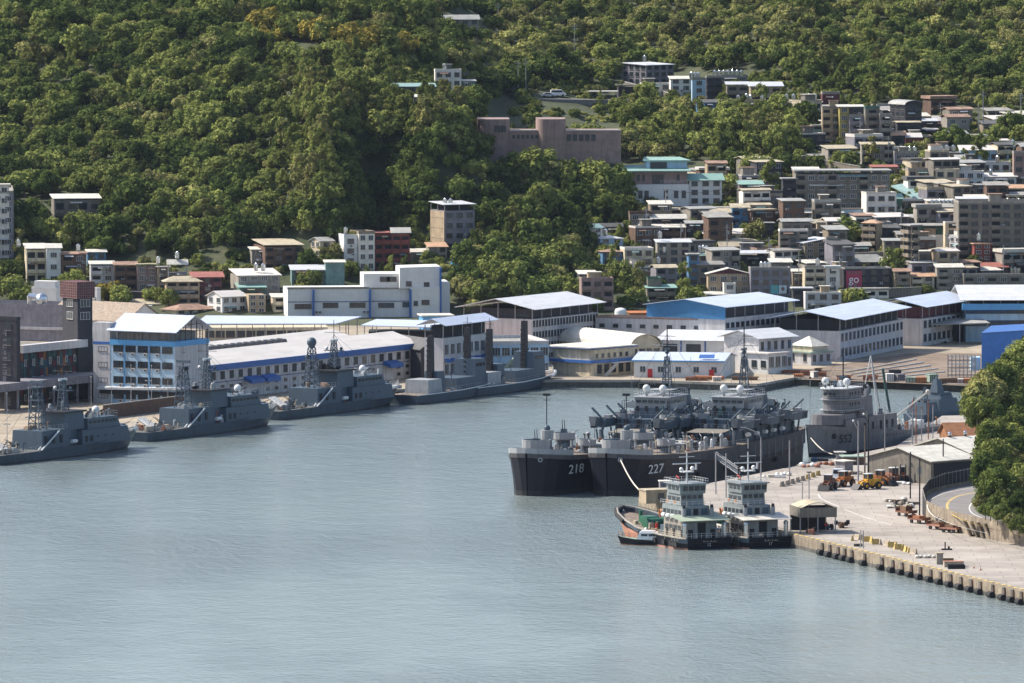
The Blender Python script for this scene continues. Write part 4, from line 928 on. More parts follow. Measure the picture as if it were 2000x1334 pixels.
H('dark house under a bright red metal roof', 375,378,433,590,541,8,'wall_maroon',rk='shed',rm='roof_red',rh=1.2,bal=2,fl=3,ov=.8)
H('low shed with a weathered tan roof behind the tiled hall', 252,256,312,601,594,6,'wall_dark',rk='gable',rm='roof_tan',rh=1.2)
H('low house with a wide brown roof left of the white gabled villa', 318,345,420,616,606,35,'wall_cream',rk='hip',rm='roof_rust',rh=1.4,ov=.8)
H('white villa with a sunlit gable end and round-headed veranda', 405,434,481,614,580,35,'wall_clean',rk='gable',rm='roof_pinkish',rh=1.5,gable='wall_clean',fl=2,win=2,axis='x')
H('narrow tan house crowned by a green-walled roof storey', 478,486,519,614,576,12,'wall_tan',rk=None,fl=3)
H('green-walled roof storey with a pale green canopy', 462,468,518,598,561,10,'wall_green',rk='shed',rm='roof_jade',rh=1.0,D=6,name='roof_cabin',cat='cabin')
r = H('cream-grey house with a long white roof and twin tanks', 450,466,547,590,538,14,'wall_grey',rk='shed',rm='roof_pinkish',rh=1.3,fl=3)
tanks(500,514,529,2,'on the long white roof of the cream-grey house',d=RD(r))
H('small tan house left of the white angular complex', 529,533,560,612,580,8,'wall_cream',rk='shed',rm='roof_offwhite',rh=.7,fl=2,bal=1)
H('brown house with a maroon parapet and patched pale roof at the wood edge', 495,518,591,530,482,14,'wall_brown',rk='shed',rm='roof_tan',rh=.9,gap=.5,bal=2,fl=3)
H('little annex with a white roof on the left of the maroon-banded house', 488,492,520,520,487,10,'wall_grey',rk='shed',rm='roof_offwhite',rh=.5,D=5)
H('grey-teal house with a white roof, lower of the teal pair', 567,570,636,562,527,6,'wall_teal',rk='shed',rm='roof_white',rh=1.1,fl=2)
H('taller grey-green metal-clad house of the teal pair', 634,636,673,562,512,6,'wall_teal',rk='shed',rm='roof_offwhite',rh=.5,fl=3,win=0)
H('small cream cottage with a pale roof on the slope left of the white house', 607,625,651,505,471,30,'wall_cream',rk='gable',rm='roof_grey',rh=1.0,gable='wall_cream',win=2,fl=2)
H('white house with a sunlit stepped left wall', 661,672,698,520,463,14,'wall_clean',rk='flat',rm='wall_clean',rh=.7,fl=3)
r = H('tall grey-walled house with roof plants behind the palm', 684,701,732,530,457,20,'wall_white',rk='flat',rm='wall_stone',rh=.8,fl=4)
tanks(675,675,458,1,'on the white stepped house',d=RD(r))
H('red-fronted house with two stacked verandas under a red roof', 722,732,766,528,458,10,'wall_red',rk='shedback',rm='roof_red',rh=0,gap=.5,bal=1,fl=4)
H('right half of the red-fronted house under a white roof', 765,766,800,528,458,10,'wall_red',rk='shed',rm='roof_offwhite',rh=1.4,gap=.5,bal=1,fl=4)
H('low grey house with a white shed roof beside the red front', 800,803,840,512,492,8,'wall_grey',rk='shed',rm='roof_offwhite',rh=.8)
H('little house with an orange awning roof below the tall narrow house', 832,838,873,512,482,10,'wall_grey',rk='shed',rm='roof_orange',rh=1.0,fl=2)
b = MB(); b.slab([(0,0,1.2),(5,-.5,1.0),(6,3,1.6),(.5,3.4,2.4)],.5,'tarp_blue'); tag(b.build('tarpaulin', loc=hit(880,524)), 'bright blue tarpaulin heaped above the white tower block', 'tarpaulin')
r = H('tall narrow grey apartment house with sunlit left wall and white roof', 841,868,927,492,412,24,'wall_lilac',rk='shed',rm='roof_white',rh=.5,gap=1.8,void='void',fl=4,win=2)
part('side_face', r[0], lambda b: b.box(-.1,-.02,0,r[2],0,r[3]-.2,'wall_tan'))  # tan sheet paints the sunlit tone onto this grey left wall
tanks(869,880,402,2,'on the tall narrow grey house',d=RD(r))
H('small white-roofed hut half hidden in trees right of the tall narrow house', 950,953,998,420,402,8,'wall_teal',rk='shed',rm='roof_offwhite',rh=.8)
# ---------------- upper centre
r = H('white two-step house on the mountain road', 848,850,901,172,139,8,'wall_white',rk='flat',rm='wall_white',rh=.6,fl=2)
tanks(868,868,139,1,'on the white two-step road house',d=RD(r))
H('small green-sided annex of the white road house', 900,902,928,176,158,8,'wall_teal',rk='shed',rm='roof_offwhite',rh=.4)
H('long low house with a pale green roof left of the white road house', 754,757,850,188,169,5,'wall_concrete',rk='shed',rm='roof_teal',rh=.8,fl=1)
H('lower terrace room with a white slab roof under the long low house', 805,808,852,206,189,5,'wall_concrete',rk='shed',rm='roof_offwhite',rh=.5,fl=1)
H('faint grey-roofed villa near the top edge of the picture', 862,866,935,52,38,8,'wall_grey',rk='gable',rm='roof_grey',rh=1.4)
# pink hall with round towers
C = hit(935, 286); sP = scl(C.y); HALLY = C.y
r = thing('pink_hall', 'dusty pink hall with two round-cornered towers among the trees', 'hall', C, R(2)); X = lambda px: (px-935)/sP; Z = lambda py: zpx(C, py)
part('wall', r, lambda b: (b.box(X(995), X(1052), 2, 16, -5, Z(256), 'wall_pink'), b.box(X(1103), X(1214), 2, 16, -5, Z(256), 'wall_pink')))
def ro(b, x0, x1, z1):
    w_ = x1-x0; b.prism([(x0+3-3*math.cos(u*math.pi/12), 3-3*math.sin(u*math.pi/12)) for u in range(7)]+[(x1-3+3*math.sin(u*math.pi/12), 3-3*math.cos(u*math.pi/12)) for u in range(7)]+[(x1,14),(x0,14)], -5, z1, 'wall_pink')
part('left_tower', r, lambda b: ro(b, X(934), X(996), Z(233))); part('round_tower', r, lambda b: ro(b, X(1050), X(1106), Z(233)))
part('roof_edge', r, lambda b: (b.box(X(996), X(1050), 1.8, 2.4, Z(256), Z(254), 'wall_white'), b.box(X(1106), X(1214), 1.8, 2.4, Z(256), Z(254), 'wall_white')))
for px in (968, 974, 980, 986): place_win(r, 'R', 1, 1, X(px), Z(258), .6, 1.8, 'd')
for px in range(1004, 1050, 9): place_win(r, 'R', 1, 1, X(px), Z(271), .7, .9, 'd').location.y = 1.95
for px in (1112,1124,1136,1148,1160): place_win(r, 'R', 1, 1, X(px), Z(276), 1.1, 1.8, 'd').location.y = 1.95
# green roofed school
C = hit(1236, 402); sP = scl(C.y); r = thing('school', 'white and brick school with sweeping jade-green roofs on the slope', 'school', C, R(4)); X = lambda px: (px-1236)/sP
part('brick_wall', r, lambda b: b.box(X(1234), X(1342), 0, 12, -2, Z(335), 'wall_pink'))
part('white_wall', r, lambda b: (b.hexa([(X(1188),4,-4),(X(1234),-.1,-4),(X(1234),12,-4),(X(1188),12,-4)], [(X(1188),4,Z(336)),(X(1234),-.1,Z(334)),(X(1234),12,Z(334)),(X(1188),12,Z(336))], 'wall_clean'), b.box(X(1236), X(1345), -1.5, -.05, -5, Z(360), 'wall_clean')))
part('roof', r, lambda b: b.slab([(X(1182),3,Z(336)),(X(1236),-1.5,Z(333)),(X(1350),-1.5,Z(333)),(X(1345),13,Z(326)),(X(1190),13,Z(326))], .35, 'roof_jade'))
part('pavilion', r, lambda b: (b.box(X(1265), X(1345), 4, 11, Z(336), Z(314), 'wall_sky'), b.slab([(X(1257),3,Z(314)),(X(1352),3,Z(314)),(X(1335),12,Z(310)),(X(1265),12,Z(310))], .3, 'roof_jade'), b.box(X(1272), X(1305), 3.95, 4.02, Z(330), Z(318), 'frame_dark')))
for px in (1201, 1227): place_win(r, 'R', 1, 1, X(px), Z(355), .7, 2.4, 'd').location.y = 4-4.1*(px-1188)/46-.15
for px in (1247, 1257, 1325): place_win(r, 'R', 1, 1, X(px), Z(354), .7, 1.8, 'd')
place_win(r, 'R', 1, 1, X(1285), Z(358), 3.2, 2.4, 'd')
for px in (1250, 1262, 1300, 1320, 1335): place_win(r, 'R', 1, 1, X(px), Z(386), 1.1, 2.0, 'd').location.y = -1.55
part('upper_terrace', r, lambda b: rail(b, [(X(1290),-1.4,Z(359)),(X(1342),-1.4,Z(359))], 1.0, 'frame_white', 1.2))
r = H('white curved-front school hall with a jade roof right of the brick wall', 1343,1346,1410,402,352,10,'wall_clean',rk='shed',rm='roof_jade',rh=1.8,ov=.8,fl=3,name='school_hall',cat='hall')
H('brick school wing with a thin jade roof behind trees', 1440,1444,1490,400,360,8,'wall_pink',rk='shed',rm='roof_jade',rh=1.0,fl=3,name='school_wing',cat='school wing')
b = MB()
for i in range(9):
    u = math.pi*i/8; v = math.pi*(i+1)/8
    if i < 8: b.slab([(3-3*math.cos(u),0,3*math.sin(u)),(3-3*math.cos(v),0,3*math.sin(v)),(3-3*math.cos(v),4,3*math.sin(v)+.3),(3-3*math.cos(u),4,3*math.sin(u)+.3)], .15, 'roof_grey' if i % 2 else 'wall_white')
tag(b.build('arched_pergola', loc=hit(1369,398)+Vector((0,0,.2))), 'arched striped pergola on the terrace below the curved school hall', 'pergola')
# ---------------- upper right hill village
r = H('pale grey three-storey house with a white top roof, highest of the hill village', 1216,1262,1316,168,127,42,'wall_lilac',rk='shed',rm='roof_white',rh=.5,win=2,fl=3)
tanks(1259,1259,121,1,'on the highest pale grey village house',d=RD(r))
r = H('white hill house with cage windows under a cream roof', 1307,1310,1350,192,154,8,'wall_clean',rk='shed',rm='roof_offwhite',rh=.8,fl=3)
H('low white wing left of the cage-windowed hill house', 1250,1253,1309,192,165,8,'wall_white',rk='flat',rm='wall_white',rh=.5,fl=2)
r = H('blue-grey hill house with wide windows', 1350,1352,1379,200,156,8,'wall_sky',rk='flat',fl=3); tanks(1350,1364,154,3,'on the blue-grey hill house',d=RD(r))
H('dark narrow hill house right of the blue-grey one', 1378,1380,1410,202,152,8,'wall_dark',rk='flat',fl=4,bal=1)
r = H('flat-topped grey hill house crowned with many tanks', 1395,1398,1460,170,150,8,'wall_lilac',rk='flat',fl=2); tanks(1396,1448,150,7,'on the flat-topped hill house',d=RD(r))
H('grey-green hill house with a curved white roof', 1418,1420,1462,198,168,8,'wall_concrete',rk='shed',rm='roof_white',rh=.8,gap=.5,fl=2,bal=1)
H('tan hill house with a broad white roof at the village end', 1463,1466,1526,202,170,8,'wall_tan',rk='shed',rm='roof_white',rh=1.2,gap=.3,fl=2,bal=2,ov=.8)
H('blue-fronted house with a sunlit lattice side wall in the bushes', 1359,1376,1410,236,200,22,'wall_blue',rk='gable',rm='roof_dark',rh=.8,fl=2,win=2)
r = H('long tan terrace house row with flat roofs and tanks', 1408,1410,1496,222,198,5,'wall_tan',rk='flat',rm='wall_tan',rh=.5,fl=1); tanks(1442,1512,199,4,'on the long tan terrace row',d=RD(r)); tanks(1458,1458,196,1,'on the big stand of the long tan terrace row',d=RD(r))
r = H('cluster of low grey-brown roofs right of the tan terrace row', 1533,1536,1605,216,200,6,'wall_grey',rk='shed',rm='roof_tan',rh=.7,fl=1); tanks(1536,1592,197,5,'on the low grey-brown roofs',d=RD(r))
H('dark parking canopy room beside the mountain road', 1205,1208,1252,190,170,6,'wall_dark',rk='slab',rm='roof_dark',rh=.25,gap=.4,fl=1,bal=1,name='parking_canopy',cat='canopy')
H('thin pale carport roof on the mountain road', 1150,1152,1205,193,187,3,'wall_dark',rk='slab',rm='roof_offwhite',rh=.2,gap=1.2,win=0,name='carport',cat='carport',D=5)
H('plum-brown blank house above the stepped apartments', 1603,1606,1640,212,184,8,'wall_maroon',rk='flat',win=0)
# ---------------- stepped apartments
H('leftmost column of the stepped apartments with teal balconies', 1585,1588,1606,284,246,8,'wall_teal',rk='slab',rm='roof_slab',rh=.3,bal=1,fl=3)
H('cream apartment stack with caged balconies', 1604,1606,1640,286,212,8,'wall_tan',rk='flat',bal=2,fl=5)
H('yellow-cream stair tower with a pale roof between the apartments', 1637,1640,1658,287,208,8,'wall_yellow',rk='shed',rm='roof_offwhite',rh=.5,ov=.8,fl=5)
H('apartment stack with dark deep balconies right of the yellow stair tower', 1657,1659,1688,287,228,8,'wall_lilac',rk='flat',bal=1,fl=4)
H('recessed dark attic under a pale roof above the apartments', 1655,1658,1686,262,208,8,'wall_dark',rk='shed',rm='roof_offwhite',rh=.5,fl=3)
H('green-tinged apartment stack with roof garden', 1687,1690,1718,287,212,8,'wall_concrete',rk='flat',rm='wall_green',bal=2,fl=5)
H('apartment stack with stepped terraces and an arched pale roof', 1716,1718,1742,287,226,8,'wall_grey',rk='flat',bal=1,fl=4)
H('blank dark grey block with an arched roof, largest above the steps', 1738,1768,1800,274,204,30,'wall_dark',rk='barrel',rm='roof_grey',rh=1.2,fl=5,gable='wall_dark',win=2)
H('small house with a curved white roof right of the dark block', 1800,1803,1830,262,236,6,'wall_dark',rk='shed',rm='roof_white',rh=.6,fl=1,bal=1)
H('grey house with a pinkish gable roof on the upper right slope', 1820,1824,1886,258,236,8,'wall_grey',rk='gable',rm='roof_pinkish',rh=1.5,fl=1)
H('open pavilion with a small white hip roof on the right slope', 1845,1848,1877,290,268,6,'wall_dark',rk='hip',rm='roof_white',rh=1.2,ov=.8,fl=1)
H('small house with a peach roof below the blank dark block', 1741,1743,1768,290,264,6,'wall_dark',rk='shed',rm='roof_orange',rh=1.2,bal=1,fl=1)
H('small house with a pinkish roof and red wall', 1768,1770,1799,290,268,6,'wall_red',rk='shed',rm='roof_pinkish',rh=1.2,fl=1)
r = H('grey caged house below the stepped apartments', 1680,1683,1745,330,284,6,'wall_grey',rk='shed',rm='roof_tan',rh=.6,gap=.3,bal=2,fl=3)
r = H('pale blue-grey house with twin tanks', 1744,1747,1800,334,300,6,'wall_lilac',rk='flat',fl=2); tanks(1776,1786,300,2,'on the pale blue-grey twin-tank house',d=RD(r)); tanks(1824,1862,297,4,'behind the white-roofed open house',d=RD(r))
H('open-fronted house with a bright white roof', 1799,1802,1858,336,313,6,'wall_lavender',rk='shed',rm='roof_white',rh=.6,bal=2,fl=1)
r = H('house with a long pinkish-white roof and blue-grey walls', 1873,1876,1970,318,293,4,'wall_sky',rk='shed',rm='roof_pinkish',rh=1.3,fl=1); tanks(1978,1978,286,1,'at the end of the long pinkish-white roof',d=RD(r))
r = H('white flat-topped house with a pale parapet line', 1856,1858,1974,338,318,4,'wall_clean',rk='flat',rm='wall_white',rh=.4,fl=1); tanks(1895,1895,318,1,'left on the white flat-topped house',d=RD(r)); tanks(1948,1948,318,1,'right on the white flat-topped house',d=RD(r))
H('tan-pink house cut by the right frame edge', 1977,1980,2040,364,300,6,'wall_pink',rk='flat',fl=3)
H('weathered beige house with small square windows', 1768,1774,1828,366,333,8,'wall_tan',rk='flat',fl=2)
H('little hut with a tan lean-to roof beside the jade ramp', 1748,1753,1777,376,357,10,'wall_stone',rk='shed',rm='roof_tan',rh=.8)
H('sunlit cream corner building, brightest of the right slope', 1827,1866,1874,380,335,75,'wall_cream',rk='flat',rm='wall_cream',fl=3,main='L')
r = H('white house with a broad dark window above the long terracotta roof', 1866,1869,1922,368,337,6,'wall_clean',rk='flat',rm='wall_white',rh=.5,fl=2)
r = H('low white house at the right frame edge with two tanks', 1921,1924,1985,366,345,6,'wall_white',rk='shed',rm='roof_pinkish',rh=1.0,fl=1); tanks(1935,1935,345,1,'on the low white edge house',d=RD(r))
H('long house with a terracotta-pink roof strip over a dark terrace', 1848,1850,2050,384,371,2,'wall_dark',rk='shed',rm='roof_orange',rh=.9,gap=.5,bal=3,fl=1)
r = H('long grey four-storey slab with rows of caged windows', 1550,1554,1738,412,340,3,'wall_concrete',rk='slab',rm='roof_grey',rh=.3,gap=.8,fl=4,bal=3,D=9)
H('low cream pavilion on top of the long grey slab', 1549,1552,1600,380,332,3,'wall_tan',rk='shed',rm='roof_offwhite',rh=.6,D=7,fl=3)
H('blue-green plinth building below the long grey slab', 1520,1524,1702,434,410,3,'wall_sky',rk='flat',rm='wall_grey',rh=.3,fl=1,D=6)
H('dark glazed wing at the left end of the long grey slab', 1526,1529,1556,412,350,4,'wall_dark',rk='slab',rm='roof_grey',rh=.3,fl=4,bal=2)
# stairs and ramp
def ramp(name, label, cat, p, q, wd_, m, steps=0):
    P_, Q_ = hit(*p), hit(*q); Q_.z = min(Q_.z, P_.z); o0 = P_.copy(); d_ = Q_-P_; n_ = Vector((-d_.y, d_.x, 0)).normalized()*wd_; b = MB()
    r = thing(name, label, cat, o0)
    if steps:
        for i in range(steps):
            a, c = d_*(i/steps), d_*((i+1)/steps); b.hexa([a-Vector((0,0,3)), c-Vector((0,0,3)), c+n_-Vector((0,0,3)), a+n_-Vector((0,0,3))], [Vector((a.x,a.y,a.z+.5)), Vector((c.x,c.y,a.z+.5)), Vector((c.x,c.y,a.z+.5))+n_, Vector((a.x,a.y,a.z+.5))+n_], m)
        b.build('steps', r)
        for s_ in (0, 1):
            part('railing', r, lambda q_: (q_.tube(n_*s_+Vector((0,0,1.6)), d_+n_*s_+Vector((0,0,1.6)), .14, 'frame_white'), [q_.tube(d_*(k/8)+n_*s_+Vector((0,0,.4)), d_*(k/8)+n_*s_+Vector((0,0,1.6)), .06, 'frame_white') for k in range(9)]))
    else:
        b.slab([Vector((0,0,2.6)), d_+Vector((0,0,2.6)), d_+n_+Vector((0,0,3.2)), n_+Vector((0,0,3.2))], .35, m); b.build('roof', r)
        part('post', r, lambda q_: [q_.tube(d_*(k/5), d_*(k/5)+Vector((0,0,2.5)), .08, 'pole_metal') for k in range(6)])
    return r
ramp('stairway', 'long pale outdoor stairway with white railings descending in front of the stepped apartments', 'stairs', (1582,300), (1668,334), 3, 'roof_slab', 22)
ramp('covered_stair', 'pale jade roof covering a stair that slopes down beside the beige hut', 'covered stairs', (1740,380), (1793,408), 4, 'roof_teal')
H('jade-roofed shed below the long grey slab', 1714,1717,1762,420,388,6,'wall_green',rk='shed',rm='roof_jade',rh=1.4,fl=1)
# ---------------- right mid village
H('huge dark grey apartment block at the right edge', 1868,1872,2060,512,398,3,'wall_concrete',rk='flat',fl=7,D=14,bal=3)
r = H('terrace room with a long white roof on the dark block', 1870,1872,1941,440,392,3,'wall_dark',rk='shed',rm='roof_white',rh=.9,bal=2,fl=3,D=6,name='roof_cabin',cat='cabin'); tanks(1820,1868,404,7,'in a line left of the long white terrace roof',d=RD(r)); tanks(1956,1990,402,4,'in a line right of the long white terrace roof',d=RD(r))
r = H('house with a wide olive canopy roof and open top floor', 1790,1793,1895,446,418,3,'wall_brown',rk='gable',rm='roof_green',rh=.9,gap=.5,bal=1,fl=1,ov=.9); tanks(1892,1942,428,8,'on the open terrace beside the olive canopy roof',d=RD(r))
H('green-walled storey under a thin grey canopy', 1788,1791,1904,486,440,3,'wall_green',rk='gable',rm='roof_slab',rh=.5,ov=1.2,win=0,fl=3)
H('white wall block below the green storey', 1789,1792,1845,492,461,4,'wall_clean',rk='flat',rm='wall_white',rh=.3,win=0,fl=2)
H('slim cream tower house with a flared white balcony', 1842,1846,1872,498,436,10,'wall_cream',rk='flat',rm='wall_white',rh=.4,fl=5)
H('blue-grey house with small barred windows right of the slim cream tower', 1854,1876,1900,512,464,35,'wall_lavender',rk='flat',rm='wall_lavender',rh=.6,fl=4,main='L')
tanks(1912,1912,470,1,'on the terrace right of the blue-grey house',d=2440)
H('narrow house with a white curved side, plum wall and yellow band', 1816,1824,1867,528,489,12,'wall_maroon',rk='hip',rm='roof_tan',rh=.8,fl=3)
H('yellow-banded storey below the plum wall', 1822,1825,1866,532,508,8,'wall_yellow',rk=None,D=9,fl=1)
H('brick-red house with a thin pink roof edge', 1897,1903,1936,522,477,12,'wall_red',rk='slab',rm='roof_orange',rh=.25,fl=4)
r = H('low house with a faded red roof near the right edge', 1886,1890,1968,540,522,5,'wall_brown',rk='shed',rm='roof_red',rh=1.1,fl=1); tanks(1975,1990,536,3,'beside the faded red roof',d=RD(r))
H('grey house with a bright white roof above the right blue-banded hall', 1826,1830,1881,566,525,8,'wall_grey',rk='shed',rm='roof_offwhite',rh=.9,gap=.4,fl=3,bal=2)
H('long grey balconied building directly above the right halls', 1880,1882,2060,572,540,2,'wall_concrete',rk='flat',fl=2,bal=2)
H('tall weathered tower house with maroon and yellow sunlit balconies', 1764,1780,1794,548,441,25,'wall_stone',rk='slab',rm='roof_grey',rh=.3,ov=.9,fl=7,win=2,bal=1)
H('grey-green slab house beside the weathered tower house', 1793,1795,1818,540,497,6,'wall_concrete',rk='flat',win=0)
H('sunlit tan house with ornate stacked balconies', 1684,1712,1723,492,436,60,'wall_tan',rk='hip',rm='roof_orange',rh=.9,fl=4,main='L',bal=1)
H('lilac-walled house under a wide grey-pink roof', 1693,1712,1776,468,424,20,'wall_lilac',rk='shed',rm='roof_pinkish',rh=.8,fl=3)
H('house with a big grey hip roof above the crimson sign', 1642,1648,1732,524,512,8,'wall_concrete',rk='hip',rm='roof_grey',rh=2.0,ov=.8,fl=1)
r = H('dark corner shop house carrying a crimson sign', 1640,1650,1741,568,526,10,'wall_dark',rk='flat',rm='roof_slab',rh=.4,fl=3)
# ---- crimson sign
Rt, W_, D_, h_ = r
g = thing('sign', 'crimson shop sign with the white letters go on the dark corner house', 'sign', Rt.matrix_basis @ Vector((.3,-.3,h_-5.2)), Rt.rotation_euler.z)
part('sign_board', g, lambda b: b.box(0,4.4,-.12,0,0,4.8,'sign_crimson'))
part('skyline_motif', g, lambda b: (b.box(.5,1.5,-.15,-.12,0,.9,'wall_pink'), b.box(2.2,3.0,-.15,-.12,0,1.2,'wall_pink'), b.box(3.3,3.8,-.15,-.12,0,.6,'wall_pink')))
put_text('lettering', 'go', 3.0, 'white_paint', g, (2.2,-.17,2.4), (1,0,0)); put_text('lettering', '房屋買賣', .85, 'wall_pink', g, (2.2,-.17,4.2), (1,0,0))
H('rusty old workshop with tangled balconies right of the crimson sign', 1744,1747,1778,570,530,6,'wall_stone',rk='shed',rm='roof_rust',rh=.7,fl=3,bal=1)
H('low house with orange and yellow awning roofs', 1777,1780,1825,566,540,6,'wall_cream',rk='shed',rm='roof_orange',rh=.9,fl=2,bal=2)
H('white colonnaded low building behind the right hall roofs', 1663,1666,1736,584,566,4,'wall_white',rk='slab',rm='roof_slab',rh=.4,fl=1,bal=1)
H('small white-roofed shed right of the big grey hip roof', 1721,1724,1743,532,508,6,'wall_green',rk='shed',rm='roof_offwhite',rh=.7)
# ---------------- centre-right mid village
H('dark open house with blue windows under a grey lean-to', 1427,1430,1463,446,408,6,'wall_blue',rk='shed',rm='roof_tan',rh=1.0,gap=.4,fl=2,bal=2)
H('plain beige end wall house above the mid village', 1461,1464,1505,438,400,6,'wall_tan',rk='shed',rm='roof_tan',rh=.4,fl=2)
H('house with tan roof below the striped pergola', 1387,1390,1430,446,418,6,'wall_cream',rk='shed',rm='roof_tan',rh=1.2,gap=.4,fl=2)
H('brown block house left of the pale-roofed pair', 1227,1230,1274,450,418,6,'wall_stone',rk='flat',rm='wall_brown',fl=2)
H('house with a zigzag white roof', 1271,1274,1337,452,427,6,'wall_dark',rk='gable',rm='roof_offwhite',rh=1.2,ov=.7,fl=2,bal=2)
r = H('house with a thin pale yellow roof strip and brown doors', 1250,1253,1337,474,444,6,'wall_brown',rk='shed',rm='roof_offwhite',rh=.7,bal=1,fl=2)
H('small pale blue house with a gabled grey-blue roof', 1120,1140,1177,470,446,35,'wall_white',rk='gable',rm='roof_teal',rh=1.1,gable='wall_white',win=2,fl=2)
H('dark-roofed small house right of the pale blue gabled one', 1170,1173,1215,462,443,8,'wall_grey',rk='gable',rm='roof_dark',rh=1.0,fl=1)
r = H('white cube house with a white hipped roof', 1160,1172,1217,492,466,14,'wall_sky',rk='hip',rm='roof_white',rh=.8,fl=2); tanks(1183,1183,461,1,'on the white cube house',d=RD(r))
H('house with a vivid sky-blue lower wall and red-brown caged floor', 1168,1177,1216,534,492,12,'wall_blue',rk='hip',rm='roof_rust',rh=.7,fl=3)
r = H('pale three-storey house with thin parapets and terracotta patch', 1211,1220,1276,538,488,10,'wall_cream',rk='flat',rm='wall_white',rh=.6,fl=3); tanks(1297,1297,494,1,'beside the pale three-storey house',d=RD(r)); tanks(1286,1286,516,1,'in the lane below the pale three-storey house',d=RD(r,0))
r = H('grey house with a flat bright white roof and shaded carport', 1280,1284,1349,532,473,6,'wall_grey',rk='shed',rm='roof_white',rh=.6,fl=4); tanks(1289,1289,466,1,'on the bright white flat roof',d=RD(r))
H('dark green shack with a pale green patched roof', 1290,1294,1331,552,536,6,'wall_green',rk='hip',rm='roof_green',rh=1.2,fl=1)
H('pink-beige three-storey house at the foot of the wooded knoll', 1131,1136,1198,606,546,8,'wall_pink',rk='flat',rm='wall_pink',rh=.5,fl=3,bal=2)
H('top storey with a grey-white roof on the pink-beige house', 1130,1133,1166,592,535,8,'wall_dark',rk='shed',rm='roof_offwhite',rh=.7,D=6,name='roof_cabin',cat='cabin',fl=4)
H('grey hut with a thin mint roof edge among banana plants', 1260,1264,1320,592,562,6,'wall_concrete',rk='shed',rm='roof_jade',rh=.7,fl=2,bal=1)
H('small sage-green upper hut behind the mint roof', 1262,1265,1292,590,545,6,'wall_concrete',rk='flat',rm='wall_green',rh=.4,win=0,D=6)
H('low shed with a flat sage roof left of the mint-roofed hut', 1216,1220,1266,600,590,6,'wall_dark',rk='shed',rm='roof_green',rh=1.0,fl=1)
r = H('house with a long pinkish white roof and three small windows', 1371,1375,1463,476,456,5,'wall_cream',rk='shed',rm='roof_pinkish',rh=1.1,fl=1); tanks(1401,1401,448,1,'on the long pinkish white roof',d=RD(r)); tanks(1428,1428,448,1,'right on the long pinkish white roof',d=RD(r))
H('small olive-roofed house between the pinkish roof and the cream block', 1404,1408,1446,498,481,8,'wall_grey',rk='gable',rm='roof_tan',rh=1.2,ov=.7,fl=1)
H('lavender small house with a thin roof right of the olive-roofed one', 1444,1447,1490,500,476,6,'wall_lilac',rk='slab',rm='roof_grey',rh=.25,fl=2)
r = H('cream block with a blue shaded side and teal balcony', 1350,1364,1436,540,499,18,'wall_tan',rk='shed',rm='roof_teal',rh=.5,fl=3); tanks(1367,1380,494,3,'on the cream block with the blue side',d=RD(r))
H('deep blue-green narrow house left of the cream block', 1341,1345,1365,560,498,6,'wall_blue',rk='slab',rm='roof_slab',rh=.3,fl=4)
H('house with a light canopy roof over a dark open terrace', 1436,1440,1496,524,500,6,'wall_dark',rk='gable',rm='roof_white',rh=.7,gap=.8,fl=1,bal=1,ov=.9)
H('maroon and cream gabled house in the village centre', 1380,1383,1464,576,535,5,'wall_tan',rk='gable',rm='roof_offwhite',rh=1.6,axis='y',gable='wall_maroon',fl=2,ov=.6)
r = H('lilac-grey concrete block carrying two small posters', 1462,1466,1544,580,526,5,'wall_lilac',rk='flat',rm='roof_slab',rh=.5,fl=3); tanks(1487,1502,526,3,'on the lilac-grey poster block',d=RD(r,.3))
Rt, W_, D_, h_ = r
for k, (m, lb) in enumerate([('sign_teal','teal poster with a pale round emblem on the lilac-grey block'), ('sign_pale','white poster showing a dark-haired portrait on the lilac-grey block')]):
    g = thing('poster', lb, 'poster', Rt.matrix_basis @ Vector((W_*.5+k*2.3,-.2,.9)), Rt.rotation_euler.z)
    part('poster_board', g, lambda b: b.box(0,2.1,-.1,0,0,2.3,m))
    part('emblem' if k == 0 else 'portrait', g, lambda b: (b.tube((1.05,-.13,1.3),(1.05,-.1,1.3),.6 if k == 0 else .5,'awning_green' if k == 0 else 'frame_dark',12), b.tube((1.05,-.15,1.1),(1.05,-.13,1.1),.35,'sign_teal' if k == 0 else 'sign_face',12)))
H('annex with a flat pale green-white roof on the poster block', 1503,1506,1546,552,512,5,'wall_concrete',rk='shed',rm='roof_offwhite',rh=.8,D=5,fl=4,bal=2)
r = H('grey-brown apartment house with white parapets', 1520,1523,1578,514,452,6,'wall_concrete',rk='flat',rm='wall_white',rh=.6,fl=5,bal=2)
H('wide pale double canopy roof above the grey-brown apartment house', 1529,1532,1632,470,436,5,'wall_stone',rk='gable',rm='roof_tan',rh=1.0,ov=.9,fl=2,bal=2)
H('grey house with blue door under the double canopy', 1577,1580,1632,480,450,5,'wall_grey',rk='flat',rh=.4,fl=2)
r = H('tan stone house under a steep bright white lean-to roof', 1546,1572,1614,520,474,28,'wall_stone',rk='shedleft',rm='roof_white',rh=1.2,fl=4,win=2,ov=.6)
H('tall plain grey house right of the steep white lean-to', 1611,1614,1636,524,468,6,'wall_lilac',rk='flat',fl=4)
r = H('cream house with sunlit balconies and one tall tank', 1567,1572,1611,572,523,10,'wall_cream',rk='flat',rm='roof_slab',rh=.4,fl=3,bal=1); tanks(1597,1597,519,1,'on the cream house with sunlit balconies',d=RD(r)); tanks(1560,1568,590,1,'by the lane',d=2420)
H('white upper-floor house left of the crimson sign', 1610,1613,1640,572,523,6,'wall_white',rk='slab',rm='roof_white',rh=.5,fl=3)
H('small white corner kiosk house below the maroon gable', 1411,1414,1437,584,555,6,'wall_white',rk='flat',rm='wall_white',rh=.3,fl=2)
